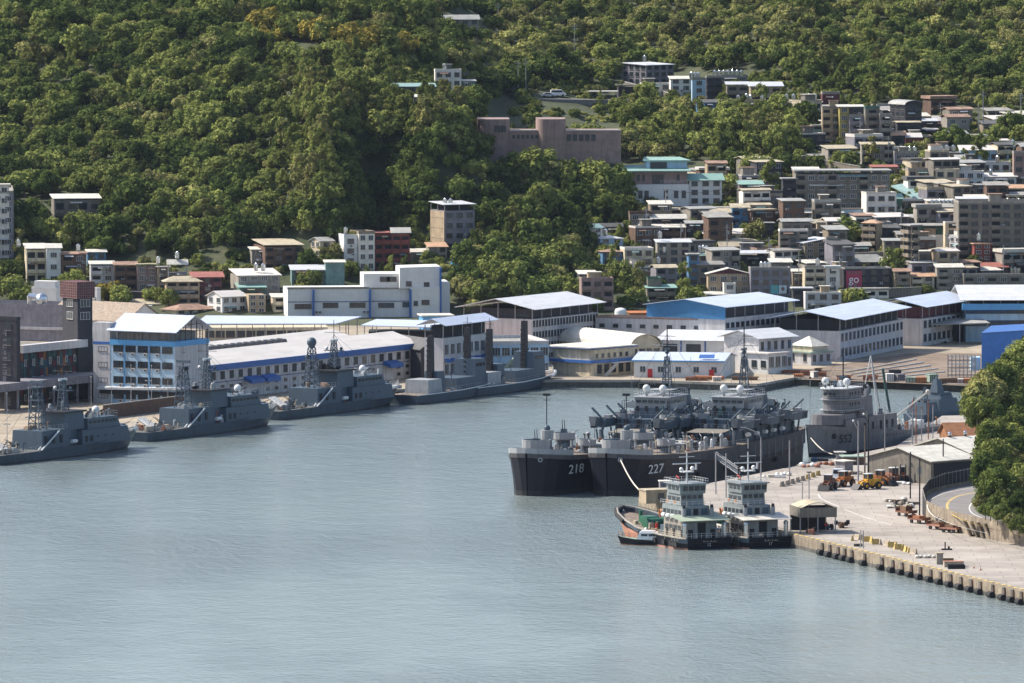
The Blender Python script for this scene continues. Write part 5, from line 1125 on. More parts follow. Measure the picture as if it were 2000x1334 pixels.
H('low house with a cream fascia roof behind the blue gable hall', 1376,1380,1432,588,575,4,'wall_tan',rk='shed',rm='roof_offwhite',rh=.7,fl=1)
H('grey blank block with a pale blue window strip at its right', 1569,1573,1643,608,573,5,'wall_lavender',rk='flat',rm='wall_white',rh=.3,fl=2)
H('dark open garage building behind the hall roofs', 1546,1549,1586,600,564,4,'wall_dark',rk='slab',rm='roof_white',rh=.3,fl=2,bal=1)
H('narrow dark house between the beige end wall and the canopy roofs', 1488,1491,1511,470,436,6,'wall_dark',rk='slab',rm='roof_grey',rh=.2,fl=2)
H('dim grey house behind the pinkish white roof', 1338,1341,1374,470,436,6,'wall_dark',rk='shed',rm='roof_grey',rh=.6,fl=2)
H('low stone terrace house beneath the school', 1375,1378,1430,424,406,4,'wall_stone',rk='slab',rm='roof_slab',rh=.2,fl=1)
H('small house wedged right of the sunlit tan house', 1723,1727,1762,510,470,6,'wall_concrete',rk='shed',rm='roof_grey',rh=.5,fl=3)
H('low brown house below the sunlit tan house', 1640,1643,1700,500,480,5,'wall_brown',rk='shed',rm='roof_grey',rh=.8,fl=1)
H('low lane house with thin pale roofs left of the cream balconied house', 1545,1548,1572,560,530,5,'wall_stone',rk='shed',rm='roof_offwhite',rh=.6,fl=2)
H('small tan house right of the beige weathered house', 1700,1703,1752,350,326,5,'wall_stone',rk='shed',rm='roof_red',rh=.5,fl=1)
# ---------------- cars, poles, walls on the hill
CAR = {}
def car(loc, rz, label, paint='car_white', kind='car', group=None):
    k = (paint, kind)
    if k not in CAR:
        r = thing(kind, label, kind, (0,0,0)); L_, Wd, Hh = (4.4,1.8,1.45) if kind == 'car' else (4.9,1.9,2.1)
        b = MB()
        if kind == 'car':
            prof_ = [(-2.2,.35),(-2.2,.8),(-1.9,.95),(-1.5,1.0),(-.9,1.42),(.6,1.45),(1.3,1.0),(2.1,.85),(2.2,.6),(2.2,.35)]; g_ = [(-1.38,1.03),(-.86,1.36),(.55,1.38),(1.15,1.02)]
        else:
            prof_ = [(-2.4,.35),(-2.4,1.2),(-2.25,2.0),(1.1,2.05),(1.75,1.2),(2.4,1.0),(2.4,.35)]; g_ = [(-2.2,1.25),(-2.1,1.8),(1.0,1.85),(1.5,1.25)]
        for z_ in (1,):
            n_ = len(prof_); b.add([(x,-Wd/2,z) for x,z in prof_]+[(x,Wd/2,z) for x,z in prof_], [tuple(range(n_)), tuple(reversed(range(n_,2*n_)))]+[(i,n_+i,n_+(i+1)%n_,(i+1)%n_) for i in range(n_)], paint)
        b.build('body', r)
        b = MB()
        for s_ in (-1,1): b.add([(x,s_*(Wd/2+.012),z) for x,z in g_], [(0,1,2,3),(3,2,1,0)], 'glass')
        b.build('side_window', r)
        for s_ in (-1,1):
            for x in (-1.4,1.4):
                q = MB(); q.tube((0,-.1,0),(0,.1,0),.33,'rubber',12); q.build('wheel', r, loc=(x,s_*(Wd/2-.08),.33))
            q = MB(); q.box(0,.05,-.2,.2,0,.15,'sign_pale'); q.build('headlight', r, loc=(2.19,s_*.6,.62))
        CAR[k] = r
        o = r
    else: o = copy_tree(CAR[k])
    o.location = loc; o.rotation_euler = (0,0,rz); tag(o, label, kind, group); return o
car(hit(1090,188), 0.1, 'white van parked on the mountain road', 'car_white', 'van')
car(hit(1186,194), 0.1, 'silver car under the thin pale carport roof', 'car_silver'); car(hit(1070,190), .2, 'pale car just left of the white van', 'car_silver'); car(hit(1252,194), .3, 'white car at the foot of the low white hill-house wing')
car(at_z(1835,670,QZ), .1, 'silver car parked at the left end of the long carport', 'car_silver'); car(at_z(1862,664,QZ), 1.3, 'light blue van under the long carport', 'wall_sky', 'van'); car(at_z(1905,664,QZ), .2, 'white car under the right part of the long carport')
for i, (px, py) in enumerate([(548,797),(566,795),(590,791),(612,788),(634,785),(660,781),(684,778),(706,775),(726,772)]):
    car(at_z(px,py,QZ+.01), R(60)+HC.uniform(-.1,.1), '%s %s car from the left parked before the long warehouse' % (['first','second','third','fourth','fifth','sixth','seventh','eighth','ninth'][i], 'silver' if i in (2,6) else 'dark'), 'car_silver' if i in (2,6) else 'car_dark', group='cars parked before the long warehouse')
b = MB(); P_, Q_ = hit(1010,192), hit(1250,196)
b.hexa([P_+Vector((0,-2.5,-2)),Q_+Vector((0,-2.5,-2)),Q_+Vector((0,4,-2)),P_+Vector((0,4,-2))],[P_+Vector((0,-2.5,.05)),Q_+Vector((0,-2.5,.05)),Q_+Vector((0,4,.05)),P_+Vector((0,4,.05))],'asphalt'); tag(b.build('mountain_road'), kind='structure')
for i, (px, py, hh, lb) in enumerate([(732,176,7,'short pole left of the long low road house'),(1012,188,11,'left wooden utility pole on the mountain road'),(1027,190,12,'tall utility pole with crossarms on the mountain road'),(1122,120,12,'slender pole on the pale hillside'),(973,66,10,'pole on the upper slope near the villa'),
        (1920,262,13,'tall pole on the right slope above the terraces'),(1911,264,9,'shorter pole beside the tall right-slope pole'),(1994,240,9,'pole at the right frame edge'),(1837,240,6,'short pole by the pinkish gable house'),(430,44,7,'pole near the golden trees at left'),(1522,232,8,'pole in front of the low tan terraces')]):
    b = MB(); b.cyl(0,0,-1,hh,.16,'pole_metal',.1,6); b.box(-1,1,-.06,.06,hh-.9,hh-.75,'pole_metal'); b.box(-.8,.8,-.06,.06,hh-1.7,hh-1.55,'pole_metal')
    tag(b.build('utility_pole', loc=hit(px,py)), lb, 'utility pole')
# street poles and the sagging lines between them
VP = [(1262,470),(1330,500),(1420,505),(1502,530),(1560,560),(1640,560),(1700,430),(1760,470),(1735,330),(1680,290),(1850,520),(1960,545),(1300,430),(1440,420)]
pw = [hit(*q) for q in VP]
for i, (q, p_) in enumerate(zip(VP, pw)):
    b = MB(); b.cyl(0,0,-1,9.5,.14,'pole_metal',.1,6); b.box(-.9,.9,-.06,.06,8.6,8.75,'pole_metal'); b.cyl(.4,0,6.8,7.7,.28,'pole_metal',n=8)
    near = min(VROOT, key=lambda v: abs(v[1]-q[0])+abs(v[2]-q[1])); nl = near[0].split()[:8]
    while nl[-1] in ('with','a','the','of','and','under','on','at','in','its','by','behind','above','below','between','beside','right','left','from','white','pale','thin','dark','long','grey','broad','wide','to','small','bright'): nl.pop()
    tag(b.build('street_pole', loc=p_), 'grey street pole next to the '+' '.join(nl), 'utility pole')
for k, (i, j) in enumerate([(0,1),(1,2),(2,3),(3,4),(4,5),(6,7),(8,9),(10,11),(12,13)]):
    a_, c_ = pw[i]+Vector((0,0,8.7)), pw[j]+Vector((0,0,8.7)); b = MB()
    for o_ in (-.7, .7): b.path([(c_-a_)*(t/8)+Vector((o_,0,-1.6*math.sin(math.pi*t/8))) for t in range(9)], .035, 'mast_dark', 3)
    tag(b.build('power_line', loc=a_), '%s span of twin sagging power lines over the village roofs, counted from left' % ['first','second','third','fourth','fifth','sixth','seventh','eighth','ninth'][k], 'power line')
# village greenery : individual trees and shrubs between the houses
VG = [(880,250,5,'mid0'),(925,240,4,'deep1'),(1040,250,3,'mid1'),(1264,200,3.4,'mid2'),(1300,232,4,'mid0'),(1340,260,5,'olive0'),(1240,262,5,'mid3'),(1410,260,4,'deep0'),(1450,250,3.6,'deep2'),(1500,240,4.4,'mid1'),(1540,262,4.6,'deep1'),(1572,246,3.6,'deep3'),(1570,300,3.2,'deep0'),
 (1600,330,3,'grass0'),(1420,392,4.2,'mid2'),(1505,392,4.6,'plume1'),(1510,420,3,'mid0'),(1290,400,2.6,'yellow0'),(1345,398,2.2,'yellow1'),(1250,420,2.4,'grass1'),(1300,424,2.4,'grass0'),(1476,470,3.6,'olive1'),(1650,470,4.6,'deep1'),(1665,480,4,'mid1'),(1755,505,4.2,'grass0'),(1748,540,3.6,'mid3'),(1770,520,2.6,'yellow1'),
 (1655,590,3.4,'grass1'),(1672,596,2.8,'mid1'),(1230,560,3.6,'mid0'),(1250,582,3.6,'plume0'),(1240,600,3,'mid2'),(1335,584,3.6,'plume2'),(1350,596,3.4,'mid1'),(1330,606,2.6,'grass0'),(1225,606,2.8,'deep2'),(1185,520,3.2,'mid3'),(1195,545,3,'plume1'),(1215,556,3.4,'mid2'),(1100,530,5.4,'mid1'),(1080,560,4.6,'olive1'),(1110,590,5,'mid0'),
 (1020,560,5,'deep0'),(960,560,4.6,'mid2'),(1000,590,5,'mid3'),(925,545,4.4,'mid1'),(905,590,4.6,'olive0'),(950,600,5.4,'mid0'),(1050,600,4.8,'deep2'),(1140,560,3.2,'mid2'),(1165,610,2.6,'mid0'),(885,570,3.6,'deep1'),(935,610,3.8,'grass0'),(980,530,4.6,'deep3'),(1040,520,4.2,'mid0'),
 (145,562,3.4,'mid1'),(130,590,3,'grass1'),(20,590,4,'mid2'),(50,600,4,'mid0'),(215,592,4.2,'yellow0'),(235,600,3.2,'mid3'),(300,590,2.8,'mid0'),(20,470,4.6,'deep1'),(60,455,5,'deep2'),(85,470,4.2,'mid1'),(150,475,4.6,'mid2'),(190,480,4.6,'deep0'),(175,455,4,'mid0'),(130,480,3.6,'grass0'),(40,520,3.6,'plume0'),(30,540,3.4,'deep0'),
 (605,565,3.4,'mid0'),(590,572,2.8,'grass1'),(690,520,3.8,'plume0'),(685,545,3,'mid2'),(650,512,3.4,'olive0'),(765,545,2.6,'plume1'),(640,530,3,'mid1'),(800,470,3.6,'mid3'),(790,560,2.6,'grass0'),(430,560,3.4,'olive0'),(445,545,3,'mid0'),(330,600,2.4,'mid3'),(600,530,3,'deep3'),(660,470,3.6,'deep1'),(640,452,4.2,'deep0'),
 (1860,345,2,'mid1'),(1862,300,4.4,'deep1'),(1840,300,3.4,'deep0'),(1805,300,2.6,'olive0'),(1930,300,3,'mid2'),(1975,262,4.2,'deep2'),(1950,275,3.4,'mid0'),(1995,280,3,'mid3'),(1900,290,2.6,'mid1'),(1718,340,2.6,'mid0'),(1760,372,2.4,'olive1'),(1800,392,2.6,'mid1'),(1705,420,2.4,'mid2'),(1990,520,2.6,'mid0'),(1345,230,4,'olive0'),(1380,300,5,'mid0'),(1210,300,4.6,'mid1'),
 (1440,335,4.4,'deep0'),(1475,350,4.2,'mid2'),(1530,345,4.6,'deep1'),(1400,360,3.6,'mid0'),(1145,430,4.4,'deep1'),(1185,415,5,'mid0'),(1225,395,4.6,'mid2'),(1150,480,3.4,'plume1'),(1530,310,4.6,'mid3'),(1480,310,5,'mid1'),(1555,345,3.6,'mid1')]
VG += [(960,300,5,'mid0'),(985,306,4.6,'deep1'),(1015,303,5,'mid1'),(1048,308,5.2,'olive0'),(1082,306,5,'mid3'),(1115,309,5.4,'deep0'),(1148,306,5,'mid2'),(1178,308,4.6,'olive1'),(1206,302,4.6,'mid0')]
VG += [(490+i*13.5, 66+abs(i-2)*1.9, 3.4+(i*7%5)*.45, 'yellow%d' % (i%2) if i % 4 != 3 else 'mid1') for i in range(24)]
HT = [(1008+i*22, HC.uniform(5.2,6.4), ['mid0','deep1','mid2','olive0','deep3'][i%5]) for i in range(10)]
# label for each: kind + the nearest house
OWN_TREES = [o for o in bpy.data.objects if o.name.startswith('tree') and o.parent is None]
for px, py, r_, ck in VG:
    key = ck[:4] if ck[:3] != 'mid' else 'mid_'
    OWN_TREES.append(tree(hit(px, py)-Vector((0,0,.3)), r_, ck, LAB[key], None, hs=HC.uniform(.9,1.2), trunk=HC.uniform(.6,1.0)))
for px, r_, ck in HT:
    y_ = HALLY-HC.uniform(7,10); x_ = (px-CX)/FPX*y_*1.0; OWN_TREES.append(tree((x_, y_, T(x_,y_)-.3), r_, ck, LAB[ck[:4] if ck[:3] != 'mid' else 'mid_'], None, hs=HC.uniform(1.0,1.25), trunk=1.1))
LM = [(l_, x_, yb_, yt_) for l_, x_, yb_, yt_ in VROOT]+[('the white angular complex',720,620,525),('the pink round-towered hall',1075,286,233),('the jade-roofed school',1270,402,312),('the patchwork facade block',110,780,640)]
def short(l_):
    import re
    l_ = re.split(r' with | under | of | carrying | crowned | in | on | at | above | behind | below | beside | right | left | cut | alone | among | sharing | between | near | sloping ', l_)[0]
    return l_
from collections import Counter
def relabel(t):
    x_, y_ = proj(t.location); y_ -= 12
    best = min(LM, key=lambda q: abs(q[1]-x_)*.8+abs((q[2]+q[3])/2-y_))
    dx, dy = x_-best[1], y_-(best[2]+best[3])/2; w_ = abs(best[2]-best[3])
    rel = ('right of' if dx > 0 else 'left of') if abs(dx) > abs(dy) else ('below' if dy > 0 else 'above')
    dist = math.hypot(dx, dy); far = '' if dist < 55 else ('a little ' if dist < 110 else ('well ' if dist < 190 else 'high ' if rel == 'above' else 'far '))
    l_ = best[0] if best[0].startswith('the ') else 'the '+best[0]
    base_ = {'crown_deep':'dark green round-crowned tree','crown_mid':'mid green round-crowned tree','crown_olive':'olive-toned broad tree','crown_yellow':'golden-topped tree','crown_plume':'feathery bamboo-like tree','crown_grass':'pale grassy shrub'}[t.children[0].data.name.split('.')[0] if t.children[0].name.startswith('crown') else t.children[1].data.name.split('.')[0]]
    ws = l_.split(); 
    full = (base_+' '+far+rel+' '+l_).split()
    if len(full) > 16: full = full[:16]
    while full[-1] in ('with','a','the','of','and','under','on','at','in','its','by','behind','above','below','between','beside','right','left','from','white','pale','thin','dark','long','grey','broad','wide','to','small','bright'): full.pop()
    t['label'] = ' '.join(full); t['group'] = 'hillside trees'
for t in OWN_TREES: relabel(t)
cnt = Counter(t['label'] for t in OWN_TREES); seen = Counter()
SZ = ['largest','second','third','fourth','fifth','sixth','seventh','eighth','ninth','tenth','eleventh','twelfth','thirteenth','fourteenth','fifteenth','sixteenth','seventeenth','eighteenth','nineteenth','twentieth','twenty-first','twenty-second','twenty-third','twenty-fourth','twenty-fifth','twenty-sixth']
bylab = {}
for t in OWN_TREES: bylab.setdefault(t['label'], []).append(t)
for lb, ts in bylab.items():
    if len(ts) > 1:
        ts.sort(key=lambda t: proj(t.location)[0])
        words = lb.split()
        for i, t in enumerate(ts):
            pos = ('leftmost' if i == 0 else 'rightmost' if i == len(ts)-1 else SZ[min(i,25)]+' from left')
            t['label'] = ' '.join((pos+' '+lb).split()[:16])
undim()
# small infill houses wedged into the slope, labelled by the named house they stand next to
qi = random.Random(31); nin = 0; made = Counter()
WN = {'wall_grey':'grey','wall_tan':'tan','wall_brown':'brown','wall_lilac':'lilac-grey','wall_cream':'cream','wall_dark':'dark','wall_white':'whitish','wall_stone':'stone-grey','wall_concrete':'concrete'}
RN = {'roof_offwhite':'off-white','roof_tan':'tan','roof_grey':'grey','roof_rust':'rusty','roof_pinkish':'pinkish','roof_slab':'flat concrete','roof_dark':'dark'}
for att in range(5000):
    if nin >= 125: break
    if qi.random() < .74: px, py = qi.uniform(1225, 1998), qi.uniform(345, 566)
    else: px, py = qi.uniform(1560, 1998), qi.uniform(225, 340)
    if px < 1345 and py < 425: continue
    if 1500 < px < 1740 and 330 < py < 440: continue
    if 1170 < px < 1240 and py < 500: continue
    P_ = hit(px, py); wd_ = qi.uniform(5, 8.5); dp = qi.uniform(4.5, 6.5)
    if any((P_.x+wd_/2-a)**2+(P_.y+dp/2-b_)**2 < (c*.56+wd_*.38)**2 for a,b_,c in FOOT): continue
    s0 = scl(P_.y); fl_ = qi.choice([1,1,2,2,2,3]) if py > 345 else qi.choice([1,1,2]); hh = fl_*qi.uniform(2.6,3.0); wl_ = qi.choice(list(WN)); rf_ = qi.choice(list(RN)); 
    near = min(VROOT, key=lambda q: abs(q[1]-px)+abs(q[2]-py)*1.3); dx = px+wd_*s0/2-near[1]; dy = py-near[2]
    rel = ('right of' if dx > 0 else 'left of') if abs(dx) > abs(dy) else ('just below' if dy > 0 else 'just above')
    nl = near[0].split(); nl = nl[:9]
    while nl[-1] in ('with','a','the','of','and','under','on','at','in','its','by','behind','above','below','between','beside','right','left','from','white','pale','thin','dark','long','grey','broad','wide','to','small','bright','its'): nl.pop()
    lb = ' '.join(('little %s %s-roofed house %s the %s' % (WN[wl_], RN[rf_], rel, ' '.join(nl))).split()[:16]); made[lb] += 1
    if made[lb] > 1: continue
    n_v = len(VROOT); H(lb, px, px+3*(qi.random()<.5)*0, px+wd_*s0, py, py-hh*s0, qi.uniform(5,28), wl_, rk=qi.choice(['shed','shed','gable','slab','flat']), rm=rf_, rh=qi.uniform(.3,1.0), gap=qi.choice([0,0,.4]), fl=fl_, bal=qi.choice([0,1,2]), D=dp)
    del VROOT[n_v:]; nin += 1
print('INFILL', nin); undim()
# low growth between the houses: one mass nobody could count
q_ = random.Random(77); sp_ = []
for x0,x1,y0,y1 in FREE+[(930,1260,440,640)]:
    P0, P1 = hit(max(x0,-60), min(y1,606)), hit(min(x1,2080), max(y0,120))
    n_ = int(abs(P1.x-P0.x)*abs(P1.y-P0.y)/8)
    for _ in range(n_):
        x = q_.uniform(min(P0.x,P1.x), max(P0.x,P1.x)); y = q_.uniform(min(P0.y,P1.y), max(P0.y,P1.y))
        if y < 2418: continue
        if any((x-a)**2+(y-b_)**2 < c*c for a,b_,c in FOOT): continue
        px, py = proj((x,y,T(x,y)))
        if 1155 < px < 1215 and 180 < py < 200: continue
        if noise.noise(Vector((x*.03,y*.03,5))) < -.42: continue
        ck = q_.choice(['mid0','mid1','deep0','olive0','grass0','grass1','deep2','mid3','plume1']); sp_.append((x, y, T(x,y), q_.uniform(.7,2.1), ck))
me = bpy.data.meshes.new('undergrowth'); me.from_pydata([(t[0],t[1],t[2]-.1) for t in sp_], [], [])
at = me.attributes.new('kidx','INT','POINT'); at.data.foreach_set('value', [keys.index(t[4]) for t in sp_])
at = me.attributes.new('ksc','FLOAT','POINT'); at.data.foreach_set('value', [t[3] for t in sp_])
at = me.attributes.new('krot','FLOAT','POINT'); at.data.foreach_set('value', [q_.uniform(0,6.28) for t in sp_])
o_ = bpy.data.objects.new('undergrowth', me); COL.objects.link(o_); tag(o_, 'low bushes, grass and banana plants filling the gaps between the hillside houses', 'undergrowth', kind='stuff')
o_.modifiers.new('gn','NODES').node_group = ng; print('UNDER', len(sp_))
# retaining walls stepping up the village
for i, (xa, ya, xb, yb_, hh, m, lb) in enumerate([(1352,448,1425,446,2.2,'wall_stone','low stone wall left of the tan-roofed house below the pergola'),(1205,456,1262,458,2.4,'wall_stone','dark stone wall left of the pale-roofed pair of houses'),(1500,442,1700,444,2.5,'wall_concrete','long grey retaining wall under the blue-green plinth'),(1745,345,1800,348,2.2,'wall_stone','stone wall below the twin-tank house'),
      (1590,330,1680,346,3,'wall_stone','stone wall carrying the outdoor stairway'),(1880,286,2010,292,2.0,'wall_concrete','grey terrace wall right of the white hip-roofed pavilion'),(1920,262,2010,282,1.6,'wall_tan','tan terrace wall on the upper right slope'),(1216,172,1310,196,2.0,'wall_concrete','retaining wall under the highest village house'),(940,536,1135,532,1.6,'wall_stone','rough stone wall line across the wooded knoll foot'),(450,578,560,582,2,'wall_dark','dark wall under the green-walled roof storey'),
      (180,584,330,590,2.4,'wall_dark','dark wall below the waterfront house row'),(1180,545,1290,548,2.4,'wall_stone','stone wall below the pale three-storey house'),(1620,512,1770,506,2.2,'wall_concrete','grey wall behind the big grey hip roof'),(1640,585,1800,580,2.6,'wall_concrete','grey lane wall behind the white colonnade')]):
    A_, B_ = hit(xa,ya), hit(xb,yb_); d_ = B_-A_; b = MB(); n_ = Vector((-d_.y,d_.x,0)).normalized()*.5; u = Vector((0,0,1))
    b.hexa([-u*3, d_-u*3, d_+n_-u*3, n_-u*3],[u*hh, d_+u*hh, d_+n_+u*hh, n_+u*hh], m); b.slab([u*(hh+.18)-n_*.2, d_+u*(hh+.18)-n_*.2, d_+n_*1.2+u*(hh+.18), n_*1.2+u*(hh+.18)], .18, 'roof_slab')
    tag(b.build('terrace_wall', loc=A_), lb, 'wall')
# ================================================================ ships
def hull(root, st, side, deck, boot=None, bul=.0, low=None, sub=2):
    """st: (x_deck, half_deck, z_top, x_water, half_water) from stern to bow"""
    b = MB(); n_ = len(st)
    def pt(s_, k, sg):
        xd, wd_, zd, xw, ww = s_
        t = k; t2 = t**1.5
        return (xw+(xd-xw)*t, sg*(ww+(wd_-ww)*t2), zd*t)
    ks = [-.25, 0, .12, .4, .7, 1.0]
    for sg in (1, -1):
        for i in range(n_-1):
            for j in range(len(ks)-1):
                q = []
                for s_, k in ((st[i], ks[j]), (st[i+1], ks[j]), (st[i+1], ks[j+1]), (st[i], ks[j+1])):
                    if k < 0: q.append((s_[3], sg*s_[4]*.9, -1.0))
                    else: q.append(pt(s_, k, sg))
                m = boot if (boot and j <= 1) else side
                b.add(q, [(0,1,2,3)] if sg < 0 else [(3,2,1,0)], m)
    s_ = st[0]
    tr = [pt(s_, k, 1) for k in ks[1:]]+[pt(s_, k, -1) for k in reversed(ks[1:])]
    b.add(tr, [tuple(range(len(tr)))], side); b.add([(s_[3],s_[4],0),(s_[3],-s_[4],0),(s_[3],-s_[4]*.9,-1),(s_[3],s_[4]*.9,-1)], [(0,1,2,3)], boot or side)
    b.build('hull', root)
    b = MB()
    for i in range(n_-1):
        a, c = st[i], st[i+1]; b.add([(a[0],a[1]-.12,a[2]-bul-.02),(a[0],-a[1]+.12,a[2]-bul-.02),(c[0],-c[1]+.12*(c[1]>.2),c[2]-bul-.02),(c[0],c[1]-.12*(c[1]>.2),c[2]-bul-.02)], [(0,1,2,3)], deck)
    b.build('deck', root)
    if bul > .2:
        b = MB()
        for sg in (1,-1):
            for a, c in zip(st, st[1:]):
                b.hexa([(a[0],sg*(a[1]-.15),a[2]-bul),(c[0],sg*(c[1]-.15),c[2]-bul),(c[0],sg*(c[1]+.02),c[2]-.1),(a[0],sg*(a[1]+.02),a[2]-.1)],
                       [(a[0],sg*(a[1]-.2),a[2]+.06),(c[0],sg*(c[1]-.2),c[2]+.06),(c[0],sg*(c[1]+.05),c[2]+.06),(a[0],sg*(a[1]+.05),a[2]+.06)], side if side != 'hull_black' else 'navy_grey')
        b.build('bulwark', root)
def rails(root, pts, hh=1.0, m='navy_light', step=1.6, name='railing'):
    b = MB(); rail(b, pts, hh, m, step); return b.build(name, root)
def blk(root, nm, x0, x1, w_, z0, z1, m, taper=0.0, wins=None, front=0.0, band=None):
    b = MB(); b.hexa([(x0,-w_,z0),(x1,-w_,z0),(x1,w_,z0),(x0,w_,z0)], [(x0+taper,-w_+taper,z1),(x1-taper-front,-w_+taper,z1),(x1-taper-front,w_-taper,z1),(x0+taper,w_-taper,z1)], m)
    o = b.build(nm, root)
    if wins:
        zc, hh = wins
        q = MB(); n_ = max(2, int(w_*2/1.3)); t_ = taper*(zc-z0)/(z1-z0)+front*(zc-z0)/(z1-z0)
        for i in range(n_):
            y = -w_+.25+(2*w_-.5)*i/n_; q.box(x1-t_-.1, x1-t_+.04, y+.1, y+(2*w_-.5)/n_-.1, zc, zc+hh, 'glass')
        k = max(1, int((x1-x0)/1.8))
        for s_ in (1,-1):
            for i in range(k):
                x = x0+.4+(x1-x0-.8-front)*i/k; q.box(x+.15, x+(x1-x0-.8)/k-.3, s_*(w_-taper*.5)-.06*(s_>0)-.0, s_*(w_-taper*.5)+.05 if s_>0 else s_*(w_-taper*.5)+.0, zc, zc+hh, 'glass')
        q.build('window_band', root)
    return o
def lattice(root, x, y, z0, z1, w0, w1, m='navy_grey', nlev=7, nm='lattice_mast', r=.1):
    b = MB(); c = [(-1,-1),(1,-1),(1,1),(-1,1)]
    def P_(k, t): w_ = w0+(w1-w0)*t; return (x+c[k][0]*w_, y+c[k][1]*w_, z0+(z1-z0)*t)
    for i in range(nlev):
        t0, t1 = i/nlev, (i+1)/nlev
        for k in range(4):
            b.tube(P_(k,t0), P_(k,t1), r*1.3, m, 4); b.tube(P_(k,t1), P_((k+1)%4,t1), r, m, 4); b.tube(P_(k,t0), P_((k+1)%4,t1), r*.8, m, 4)
    return b.build(nm, root)
def gun(root, x, y, z, L_=3.0, el=35, az=0, m='navy_grey', nm='gun', tw=False):
    b = MB(); b.cyl(x,y,z,z+.7,.6,m,.5,8); b.box(x-.6,x+.5,y-.5,y+.5,z+.6,z+1.5,m)
    d = Vector((math.cos(R(el))*math.cos(R(az)), math.cos(R(el))*math.sin(R(az)), math.sin(R(el))))
    for o_ in ((-.25,.25) if tw else (0,)): b.tube(Vector((x,y+o_,z+1.2)), Vector((x,y+o_,z+1.2))+d*L_, .1, 'mast_dark', 6, .06)
    return b.build(nm, root)
def radome(root, x, y, z, r=1.0, m='radome_white'):
    b = MB(); b.cyl(x,y,z,z+.9*r,.35*r,m,.55*r,10); b.cyl(x,y,z+.8*r,z+1.5*r,.8*r,m,r,14); b.sph(x,y,z+1.5*r,r,m,n=16,k=10); return b.build('radome', root, smooth=False)
def clutter(root, x0, x1, w_, z, n_, rg_, mats, hmax=1.2, nm='deck_gear'):
    for i in range(n_):
        b = MB(); x = rg_.uniform(x0, x1); y = rg_.uniform(-w_, w_); m = rg_.choice(mats); k = rg_.random(); s_ = rg_.uniform(.3, 1.0)
        if k < .4: b.box(x-s_, x+s_, y-s_*.6, y+s_*.6, z, z+rg_.uniform(.4,hmax), m); b.box(x-s_*.7, x+s_*.7, y-s_*.4, y+s_*.4, z+.3, z+hmax*1.1, m)
        elif k < .6: b.cyl(x, y, z, z+rg_.uniform(.5,hmax+.3), s_*.5, m, n=8); b.sph(x,y,z+hmax,s_*.45,m,n=8,k=5)
        elif k < .8: b.tube((x-s_*1.5,y,z+.4),(x+s_*1.5,y+rg_.uniform(-.5,.5),z+.5),.25,m,6); b.box(x-.2,x+.2,y-.5,y+.5,z,z+.5,m)
        else: b.tube((x,y,z),(x,y,z+hmax*1.6),.12,m,6); b.tube((x,y,z+hmax*1.6),(x+.5,y,z+hmax*1.7),.2,m,6)
        b.build(nm, root)
SR = random.Random(4)
def mooring(p, q, label, r=.09):
    p, q = Vector(p), Vector(q); b = MB(); pts = [Vector((0,0,0))+(q-p)*(i/8)-Vector((0,0,(q-p).length*.035*math.sin(math.pi*i/8))) for i in range(9)]
    b.path(pts, r, 'rope', 5); tag(b.build('mooring_rope', loc=p), label, 'rope')
